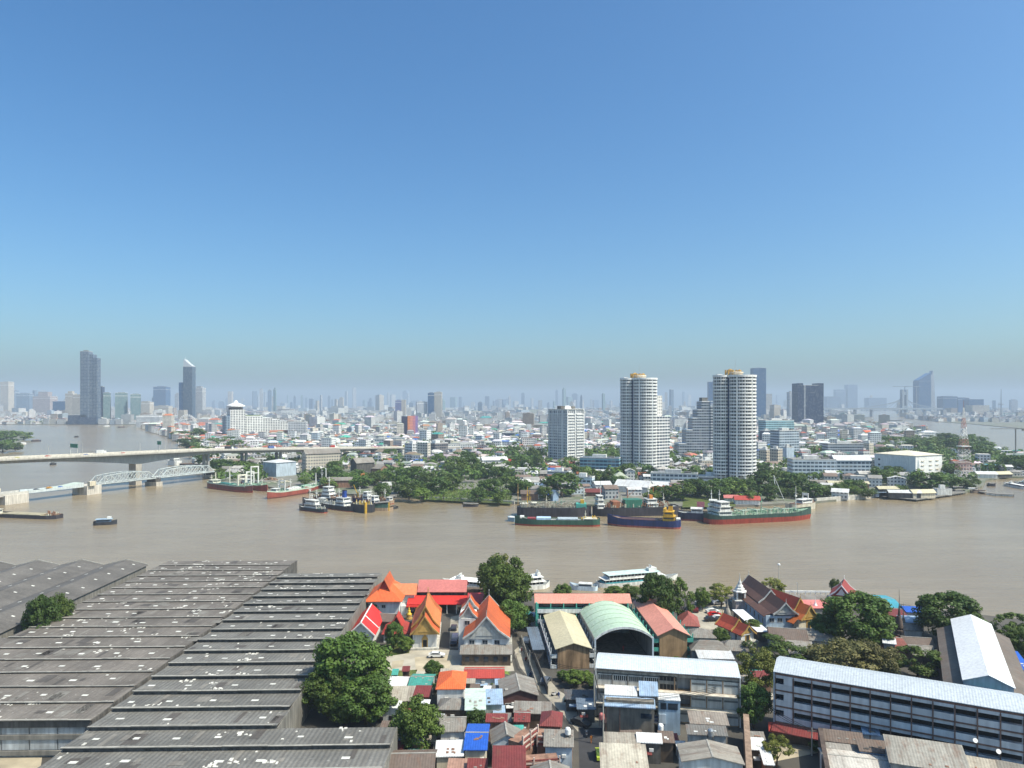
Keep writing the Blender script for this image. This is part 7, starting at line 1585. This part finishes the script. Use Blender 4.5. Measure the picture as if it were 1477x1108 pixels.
# sail topped tower
o,w_,D,hh=tower('slim dark glass skyscraper with pointed white crown',264,277,610,529,FT2,0,.9)
MB().ext([(-w_/2,hh+.3),(w_/2,hh+.3),(w_/2,hh+2),(w_*.1,hh+11),(-w_/2+3,hh+27),(-w_/2,hh+27)],-D*.4,D*.4,'y').build('crown',paint('crown_grey',(.50,.53,.56)),o); MB().box(-w_/2-17,-w_/2-.05,-D*.4,D*.4,-.3,hh*.72).build('slab',FGL,o); MB().tube((-w_/2+1,0,hh+27),(-w_/2+1,0,hh+38),.5,.15).build('spire',RW,o)
TW=[('pale tower with dark roof house right of the slim glass skyscraper',279,292,608,560,FHZ,0,.9,8),
 ('cream tower at the left edge of the skyline',0,12,600,551,FHZC,0,1,3),('blue glass tower behind the left-edge cream tower',12,21,597,563,FHZB,0,1,4),('broad blue glass tower with slanted roof at left',21,40,598,568,FHZB,10,.8,6),('pinkish stepped hotel tower on the left river shore',47,72,601,572,FPK,0,.7,26),('blue glass office on the left river shore',76,95,604,579,FGL,0,.6,0),('white-topped cream tower left of the dark twin slab',94,105,608,568,FHZC,0,.9,10),('second cream tower left of the dark twin slab',105,116,608,570,FHZC,0,.9,3),('low dark glass podium under the dark twin slab',98,124,612,599,FDK,0,.7,0),
 ('dark teal tower right of the dark twin slab',140,147,611,558,FDK,0,1,3),('green-grey condominium tower first right of the twin slab',146,157,611,567,FGREEN,20,.9,3),('green-grey condominium tower with two faces',160,180,611,567,FGREEN,25,.9,3),('third green-grey condominium tower',183,200,611,569,FGREEN,25,.9,3),('cream hotel behind the condominium towers',199,216,606,580,FHZC,0,.7,4),('wide blue glass office tower left of the slim skyscraper',221,239,598,558,FGL,0,.8,5),
 ('cream low tower beside the blue glass office',222,243,605,586,FHZC,0,.6,4),('white low hotel block with ribbed walls on the river shore',191,226,616.5,600,FBAND,14,.7,3),('pale block beside the Ferris wheel',292,305,612,592,FHZ,0,.8,3),
 ('purple-blue tower with white edge left of the striped tower',570,579,606,578,facade('facade_purple',(.16,.17,.34),(.05,.06,.16),3,3.4),0,1,4),('white edge slab of the purple-blue tower',579,585,606,577,FHZC,0,1,0),('pale grey twin-faced tower',598,616,606,580,FHZ,15,.9,3),('dark blue slab of the two-tone tower',617,626,606,567,FGL,0,1.2,3),('white ribbed slab of the two-tone tower',626.3,637,606,566,FHZC,0,1,3),
 ('dark blue slender tower just behind the right round tower',1087,1105,606,531,FGL,0,.8,2),('blue tower left of the right round tower',1023,1036,604,551,FGL,0,.8,2),('tall dark glass block with pale stripe',1151,1188,619,556,FDK,0,.6,0),('pale curved tower left of the tall dark glass block',1139,1150,606,566,FHZ,0,1,5),('cream small tower behind the turquoise office',1114,1127,611,585,FHZC,15,1,3),
 ('far pale blue double block left part',1193,1213,593,572,FHZB,0,.5,0),('far pale blue taller block of the double block',1206,1220,592,562,FHZB,0,.6,3),('far pale tower beyond the suspension bridge',1223,1237,592,555,FHZB,0,.8,2),('far flat blue-grey block beyond the river bend',1253,1279,592,574,FHZB,0,.5,2),
 ('wide blue glass block across the right river',1360,1381,599,572,FGL,0,.7,3),('wide blue glass block, second across the right river',1382,1398,599,574,FGL,0,.7,3),('wide blue glass block, third across the right river',1398,1419,600,576,FGL,0,.7,0),
 ('white long low building on the right river bank',1368,1404,606,600,FBAND,0,.3,0),('white condominium far behind the stepped hotel',444,456,612,593,FHZ,0,.8,3),('pale tower far right of the left round tower',965,969,606,586,FHZ,0,1,2)]
for (lb,a,b,yb,t,mt,ro,asp,cap) in TW:
    o,w_,D,hh=tower(lb,a,b,yb,t,mt,ro,asp,cap=cap)
    if 'pale stripe' in lb: MB().box(-w_*.27,-w_*.21,-D/2-.4,-D/2-.02,0,hh).build('stripe',FHZ,o); MB().box(-w_/2,-w_*.3,-D/2,D/2,hh+.3,hh+6).box(w_*.3,w_/2,-D/2,D/2,hh+.3,hh+6).build('roof_block',FDK,o)
    elif cap>2 and w_>18: MB().box(-w_/2-.3,w_/2+.3,-D/2-.3,D/2+.3,hh*.9,hh*.9+1.6).build('cornice',RW,o); MB().tube((w_*.1,0,hh+cap),(w_*.1,0,hh+cap+9),.3,.1).build('antenna',GREYPED,o)
o,w_,D,hh=tower('apartment tower striped orange, pink and purple',577,601,632,601,facade('facade_plum',(.13,.09,.15),bw=2.5,wx=(.3,.7)),38,1.0)
for k,(n_,cl) in enumerate([('orange',(.55,.20,.08)),('salmon',(.55,.22,.17)),('rose',(.46,.17,.20)),('violet',(.24,.16,.36))]):
    u0=-w_/2+w_*k/4; MB().box(u0,u0+w_/4-.05,-D/2-.9,-D/2-.02,-.3,hh+1.5).build('colour_stripe',facade('facade_'+n_,cl,bw=2.5,fh=3.1,wx=(.3,.7),wz=(.35,.75)),o)
# slanted glass tower beside the right river with white fin
o,w_,D,hh=tower('slanted blue glass tower with white fin by the right river',1325,1343,599,550,FGL,0,.8)
MB().ext([(-w_/2,hh+.3),(w_/2,hh+.3),(w_/2,hh+52),(-w_/2,hh+6)],-D*.45,D*.45,'y').build('slanted_crown',FGL,o); MB().ext([(w_/2+.1,-.3),(w_/2+38,-.3),(w_/2+26,hh+20),(w_/2+20,hh+66),(w_/2+10,hh+40),(w_/2+.1,hh+36)],-D*.3,D*.3,'y').build('fin_wing',FHZ,o)
for lb,x,y in [('dark twin slab',125,560),('slim glass skyscraper',270,570),('striped tower',590,615),('two-tone tower',627,585),('tall dark glass block',1170,590),('slanted glass tower',1335,570)]: landmark(lb,x,y)
# stepped hotel with crown and long stepping wing
Y=(H-GZ)*F/(634-HOR); sx=lambda p:(p-CX)*Y/F; zt=lambda y:H-(y-HOR)*Y/F-GZ
HX=sx(343.5); o=thing('hotel_tower','white hotel tower with flared rooftop lantern and long stepping wing','hotel',(HX,Y,GZ),R(38)); sx0=sx; sx=lambda p:(p-343.5)*Y/F*(1.05 if p<353.1 else 1.15)
m=[(327,333,600,facade('hotel_shaded_flank',(.26,.34,.42),bw=4)),(333,353,591,FHOT)]  # left flank: shade put into the colour as a darker blue facade
for a,b,t,mt in m: MB().box(sx(a),sx(b)-.03,0,22,-.3,zt(t)).build('wall',mt,o)
MB().box(sx(336),sx(351),4,26,zt(591),zt(588)).build('lantern_base',DARKW,o); MB().lathe([(9,0),(17,2),(17,4),(10,7),(5,9),(2,14)],16).build('lantern_roof',RW,o,(sx(343.5),15,zt(588))); 
for a,b,t in [(353.2,376,601),(376,388,604),(388,398,607),(398,408,609),(408,413,613)]: MB().box(sx(a),sx(b)-.03,8,28,-.3,zt(t)).build('wing',FHOT,o); MB().box(sx(a),sx(b)-.03,7.6,28,zt(t)+.02,zt(t)+1.2).build('parapet',RW,o)
MB().box(sx(356),sx(374),12,24,zt(601)+1.2,zt(599)).build('roof_trees',LEAF[1],o)
# Ferris wheel
Y=(H-GZ)*F/(625-HOR); X=(270-CX)*Y/F; zc=H-(611-HOR)*Y/F-GZ; rr=12*Y/F
o=thing('ferris_wheel','white Ferris wheel on the left river shore','Ferris wheel',(X,Y,GZ)); m=MB(); N=28
for yy in (-1.6,1.6):
    P=[(rr*math.cos(2*math.pi*i/N),yy,zc+rr*math.sin(2*math.pi*i/N)) for i in range(N)]
    for i in range(N): m.tube(P[i],P[(i+1)%N],.5,.5,4)
    P2=[(rr*.86*math.cos(2*math.pi*i/N),yy,zc+rr*.86*math.sin(2*math.pi*i/N)) for i in range(N)]
    for i in range(N): m.tube(P2[i],P2[(i+1)%N],.3,.3,4); m.tube(P2[i],P[i],.3,.3,4)
m.build('rim',RW,o); m=MB()
for i in range(0,N,2): m.tube((0,0,zc),(rr*math.cos(2*math.pi*i/N),0,zc+rr*math.sin(2*math.pi*i/N)),.22,.22,4)
m.build('spokes',RW,o); m=MB()
for s in (-1,1):
    for yy in (-6,6): m.tube((s*rr*.55,yy,0),(0,yy*.3,zc),.9,.6,6)
m.build('support_legs',RW,o); cab=MB().lathe([(.3,-1),(1.1,-.7),(1.2,.6),(.5,1.1)],8).mesh('cabin',RW)
for i in range(N): obj('cabin',cab,o,((rr+1.2)*math.cos(2*math.pi*i/N),0,zc+(rr+1.2)*math.sin(2*math.pi*i/N)))
MB().tube((0,-3,zc),(0,3,zc),1.6,1.6,12).build('hub',RW,o)
landmark('Ferris wheel',270,612)
# suspension bridge far away on the right
Yp=(H-GZ)*F/(600.5-HOR); X=(1304-CX)*Yp/F; zt2=H-(562-HOR)*Yp/F
GB=paint('far_bridge_grey',(.26,.30,.34),.8,.1)
o=thing('cable_bridge','far cable-stayed bridge crossing the right river','bridge',(X,Yp,0),R(8))
MB().box(-18,-8,-10,10,-1,zt2).box(8,18,-10,10,-1,zt2).box(-8,8,-8,8,zt2-30,zt2-12).box(-8,8,-8,8,50,60).build('pylon',GB,o)
zd=H-(588.5-HOR)*Yp/F; MB().box(-640,230,-14,14,zd-9,zd).build('deck',GB,o)
m=MB()
for k in range(1,9): m.tube((0,0,zt2-20-k*6),(-k*34,0,zd),1.2,1.2,4); m.tube((0,0,zt2-20-k*6),(k*24,0,zd),1.2,1.2,4)
m.build('cables',GB,o)
for x in (-600,-450,-300,-200,130,220): MB().box(x-4,x+4,-10,10,-1,zd-9).build('pier',GB,o)
for (px,py,t,lab) in [(1305,600,558,'tower crane standing on the far bridge pylon'),(1322,600,558,'second tower crane beside the far bridge pylon')]:
    P=at(px,py); hh=H-(t-HOR)*P.y/F-GZ; q=thing('tower_crane',lab,'crane',P); MB().box(-1.6,1.6,-1.6,1.6,0,hh).build('mast',GB,q); MB().box(-70,24,-1.2,1.2,hh,hh+3).build('jib',GB,q)
P=at(1444,606); q=thing('radio_mast','thin far radio mast across the right river','mast',P); hh=H-(562-HOR)*P.y/F; MB().tube((0,0,0),(0,0,hh),3,1,6).build('pole',GB,q); MB().box(-6,6,-6,6,hh*.5,hh*.52).build('platform',GB,q)
# hazy skyline blocks
r=random.Random(40); SK=[]
spots=[]
px=-8
while px<1485:
    d=1.0
    if 120<px<280: d=.55
    if 300<px<600: d=1.5
    if 600<px<900: d=1.2
    if 1110<px<1200: d=.35
    if px>1215: d=.22
    px+=r.choice([2,4,6,9,14,20])*r.uniform(.6,1.2)/d
    D=r.uniform(4600,12500); cl=.55+1.1*max(0,noise.noise(Vector((px*.013,2.2,0)))+.35); tp=HOR-r.choice([1,2,3,4,5,7,9,12,15,19])*cl*(.85 if px>640 else 1.05)-r.uniform(0,2); wd=r.choice([3,4,4,5,6,8,11])*r.uniform(.8,1.2)
    spots.append((px,D,tp,wd))
for (px,D,tp,wd) in spots:
    yb=HOR+(H-GZ)*F/D; mt=r.choice([FHZ,FHZ,FHZB,FHZC,FHZB,FGREEN]); nm={FHZ:'pale grey',FHZB:'blue-grey',FHZC:'cream',FGREEN:'greenish'}[mt]
    o,w_,DD,hh=tower(None,px-wd/2,px+wd/2,yb,tp,mt,r.uniform(-35,35),r.uniform(.6,1.1),'skyline_tower',None,'hazy towers of the far skyline',cap=r.choice([0,6,12]))
    sz='tall' if tp<570 else 'low' if tp>576 else 'middling'
    auto(o,f'{sz} {nm} skyline tower',px,(yb+tp)/2)
for nm,x in [('left skyline gap',60),('left condominium group',180),('central skyline',420),('mid skyline',690),('skyline between the round towers',990)]: landmark(nm,x,580)
# ------------------------------------------------------------------ low city: nearest houses each a thing, the rest one mass
def inpoly(x,y,P):
    c=False; j=len(P)-1
    for i in range(len(P)):
        if (P[i][1]>y)!=(P[j][1]>y) and x<(P[j][0]-P[i][0])*(y-P[i][1])/(P[j][1]-P[i][1])+P[i][0]: c=not c
        j=i
    return c
occ=[]   # footprints already built
bpy.context.view_layer.update()
for o in list(COL.objects):
    if o.parent is None and o.get('category') and o.type=='EMPTY' and o.location.y>480 and o['category'] not in('tree','ship','boat','car','street lamp','barge','truck','passenger boat'):
        xs=[];ys=[]
        for c in o.children:
            if c.type!='MESH': continue
            for b in c.bound_box: v=c.matrix_world@Vector(b); xs.append(v.x); ys.append(v.y)
        if xs and o['category']!='bridge': occ.append((min(xs)-3,max(xs)+3,min(ys)-3,max(ys)+3))
trees=[(o.location.x,o.location.y) for o in COL.objects if o.get('category')=='tree' and o.location.y>480]
cell={}
for q in occ:
    if (q[1]-q[0])>400: continue
    for i in range(int(q[0]//60),int(q[1]//60)+1):
        for j in range(int(q[2]//60),int(q[3]//60)+1): cell.setdefault((i,j),[]).append(q)
def free(x,y,e):
    for q in cell.get((int(x//60),int(y//60)),()):
        if q[0]-e<x<q[1]+e and q[2]-e<y<q[3]+e: return False
    if y<760:
        for tx,ty in trees:
            if (tx-x)**2+(ty-y)**2<64: return False
    return True
WALLC=[((.66,.66,.64),'white'),((.58,.54,.46),'cream'),((.42,.43,.43),'grey'),((.46,.54,.60),'pale blue'),((.35,.28,.22),'brown'),((.60,.60,.58),'white')]
ROOFC=[((.30,.29,.27),'grey'),((.22,.16,.13),'brown'),((.62,.62,.61),'white'),((.36,.10,.06),'rust-red'),((.38,.37,.36),'grey'),((.05,.13,.38),'blue'),((.06,.26,.21),'green'),((.50,.48,.44),'pale'),((.24,.23,.22),'grey'),((.40,.16,.10),'terracotta')]
RW_W=[8,4,3,2,2,6]; RW_R=[5,4,8,2,5,1,1,6,3,1]
r=random.Random(77)
cand=[]
def px_ok(p): return not(p[0]>1255 and p[1]<658 and p[1]>609 and (p[0]>1340 or r.random()<.6))
def scatter(y0,y1,step,wmin,wmax,hmin,hmax,jit):
    y=y0
    while y<y1:
        xm=y*.74+40; x=-xm
        while x<xm:
            xx=x+r.uniform(-jit,jit); yy=y+r.uniform(-jit,jit)
            dens=noise.noise(Vector((xx*.004,yy*.004,3.3)))
            pp=pix((xx,yy,GZ))
            if px_ok(pp) and not(pp[1]>690 and not(745<pp[0]<980 or 1185<pp[0]<1300)) and inpoly(xx,yy,FB) and free(xx,yy,wmax*.45) and dens>-.32 and r.random()<.9:
                cand.append((xx,yy,r.uniform(wmin,wmax),r.uniform(wmin,wmax)*.9,r.uniform(hmin,hmax)*(1 if r.random()<.93 else r.uniform(1.6,2.6)),R(noise.noise(Vector((xx*.003,yy*.003,9)))*70)))
            x+=step
        y+=step
scatter(500,800,15,7,13,4,8,3.2)
n0=len(cand); scatter(800,1700,16,8,16,5,12,4); scatter(1700,3600,31,13,32,6,19,9); scatter(3600,8500,82,34,84,7,26,26)
near=[c for c in cand if 480<c[1]<1000 and -40<CX+c[0]*F/c[1]<1517]
near.sort(key=lambda c:c[1]); near=near[:285]; nset=set(id(c) for c in near)
WM_=[paint('far_wall%d'%i,c,.85,.2,.3,.3) for i,(c,_) in enumerate(WALLC)]; RM_=[sheet('far_roof%d'%i,c,'x',.8,.75,.3,(.14,.12,.1),.4) for i,(c,_) in enumerate(ROOFC)]
FW_=[facade('house_wall%d'%i,c,bw=2.6,fh=2.9,wx=(.25,.75),wz=(.3,.75)) for i,(c,_) in enumerate(WALLC)]
for (x,y,w_,d,h,ro) in near:
    a=r.choices(range(6),RW_W)[0]; b=r.choices(range(10),RW_R)[0]; k=r.choice(['gx','gx','hip','flat','gy'])
    o=thing('city_house',None,'house',(x,y,GZ),ro,'small houses of the far bank'); h=min(h,9); m=MB(); t=MB(); rs=min(w_,d)*.22
    if k in('gx','gy'): m.gwall(-w_/2,w_/2,-d/2,d/2,-.3,h,rs*.96,k[1]); t.gable(-w_/2,w_/2,-d/2,d/2,h+.04,rs,k[1],.5)
    elif k=='hip': m.box(-w_/2,w_/2,-d/2,d/2,-.3,h); t.hip(-w_/2,w_/2,-d/2,d/2,h+.02,rs,.5)
    else: m.box(-w_/2,w_/2,-d/2,d/2,-.3,h); t.box(-w_/2-.1,w_/2+.1,-d/2-.1,d/2+.1,h+.01,h+.5)
    m.build('wall',FW_[a],o); t.build('roof',RM_[b],o)
    p=pix((x,y,GZ+h/2)); nm={'gx':'gabled','gy':'gable-fronted','hip':'hipped','flat':'flat'}[k]
    auto(o,f'{WALLC[a][1]} house with {nm} {ROOFC[b][1]} roof',*p)
for nm,x,y in [('road bridge far end',540,650),('riverside trees left',320,670),('shipyard trees',570,700),('tan end block',628,652),('white end block',595,655),('peach gabled house',645,685),('maroon hall',742,670),('big dark bank tree',810,700),('columns of the right tower',1070,695),('left tower foot',925,680),('terrace white house',808,688),('grey-green office',1138,645),('cream apartments',1122,665),('tan roofed wharf shed',1228,700),('blue-grey office block',1222,652),('green market hall',398,642),('pale blue block',395,678),('long white apartments',672,648),('right bend trees',1400,640),('boat sheds',1430,685),('stepped slab tower',1005,640),('white terrace building',1030,694),('purple-blue tower',576,592)]: landmark(nm,x,y)
m=MB()
for c in cand:
    if id(c) in nset: continue
    x,y,w_,d,h,ro=c
    wc=r.choices(WALLC,RW_W)[0][0]; rc=r.choices(ROOFC,RW_R)[0][0]; q=r.uniform(.8,1.15)
    red=(y>1150 and x<-.36*y and r.random()<.45)
    if red: rc=(.42,.14,.08)
    m.cur=tuple(v*q for v in wc); ca,sa=math.cos(ro),math.sin(ro)
    T=lambda u,v,z:(x+u*ca-v*sa,y+u*sa+v*ca,z)
    P=[T(-w_/2,-d/2,0),T(w_/2,-d/2,0),T(w_/2,d/2,0),T(-w_/2,d/2,0)]; Q=[(a,b,GZ+h) for a,b,_ in P]; P=[(a,b,GZ-.5) for a,b,_ in P]
    m.add(P+Q,[(0,1,5,4),(1,2,6,5),(2,3,7,6),(3,0,4,7)])
    m.cur=tuple(v*r.uniform(.85,1.1) for v in rc)
    k=r.random(); rs=min(w_,d)*.2
    Q2=[T(-w_/2-.3,-d/2-.3,GZ+h+.02),T(w_/2+.3,-d/2-.3,GZ+h+.02),T(w_/2+.3,d/2+.3,GZ+h+.02),T(-w_/2-.3,d/2+.3,GZ+h+.02)]
    if y<2000 and k<.55: m.add(Q2+[T(-w_*.3,0,GZ+h+rs),T(w_*.3,0,GZ+h+rs)],[(0,1,5,4),(1,2,5),(2,3,4,5),(3,0,4)])
    else:
        m.add(Q2,[(0,1,2,3)])
        if y<3600 and k<.8: m.cur=tuple(v*q for v in wc); a=w_*.16; m.add([T(-a,-a,GZ+h),T(a,-a,GZ+h),T(a,a,GZ+h),T(-a,a,GZ+h),T(-a,-a,GZ+h+2.6),T(a,-a,GZ+h+2.6),T(a,a,GZ+h+2.6),T(-a,a,GZ+h+2.6)],[(0,1,5,4),(1,2,6,5),(2,3,7,6),(3,0,4,7),(4,5,6,7)])
FCITY=facade('facade_city',(.5,.5,.5),(.05,.06,.075),3,3,(.22,.78),(.3,.78),attr=True)
tag(m.build('low_city',FCITY),'dense low city of white, grey and rust roofs stretching to the skyline','city',kind='stuff')
# trees between the houses of the low city
m=MB(); r=random.Random(91)
def clump(x,y,rad,h,n,s):
    for k in range(n):
        d=Vector((r.gauss(0,1),r.gauss(0,1),r.gauss(.3,1))).normalized(); p=Vector((x,y,GZ+h*.58))+Vector((d.x*rad,d.y*rad,d.z*h*.45))*r.uniform(.6,1.05)
        nn=(d+Vector((r.gauss(0,.4),r.gauss(0,.4),.3))).normalized(); t=Matrix.Rotation(r.uniform(0,6.28),3,nn)@nn.orthogonal().normalized(); b=nn.cross(t); q=s*r.uniform(.6,1.3)
        m.add([p-t*q*.5-b*q*.4,p+t*q*.5-b*q*.4,p+t*q*.4+b*q*.4,p-t*q*.4+b*q*.4],[(0,1,2,3)])
nt_=0
while nt_<1500:
    y=620/(1-r.random()*.84); x=r.uniform(-.74,.74)*y
    dn=noise.noise(Vector((x*.004,y*.004,3.3))); 
    if not inpoly(x,y,FB): continue
    px=CX+x*F/y
    wood=(px>1180 and y>950 and y<1900) or (230<px<330 and 850<y<1500) or dn<-.2 or (px>1300 and y>2000)
    if px>1330 and 605<HOR+(H-GZ)*F/y<646: continue
    if r.random()<(1 if wood else .42) and free(x,y,2):
        clump(x,y,r.uniform(4,7)*(1+y/3500),r.uniform(7,12)*(1+y/6000),int(max(14,60-y/50)),1.6+y/900); nt_+=1
tag(m.build('city_woods',LEAF[0]),'dark trees scattered through the far low city and along the river bend','woods',kind='stuff')
settle_labels()
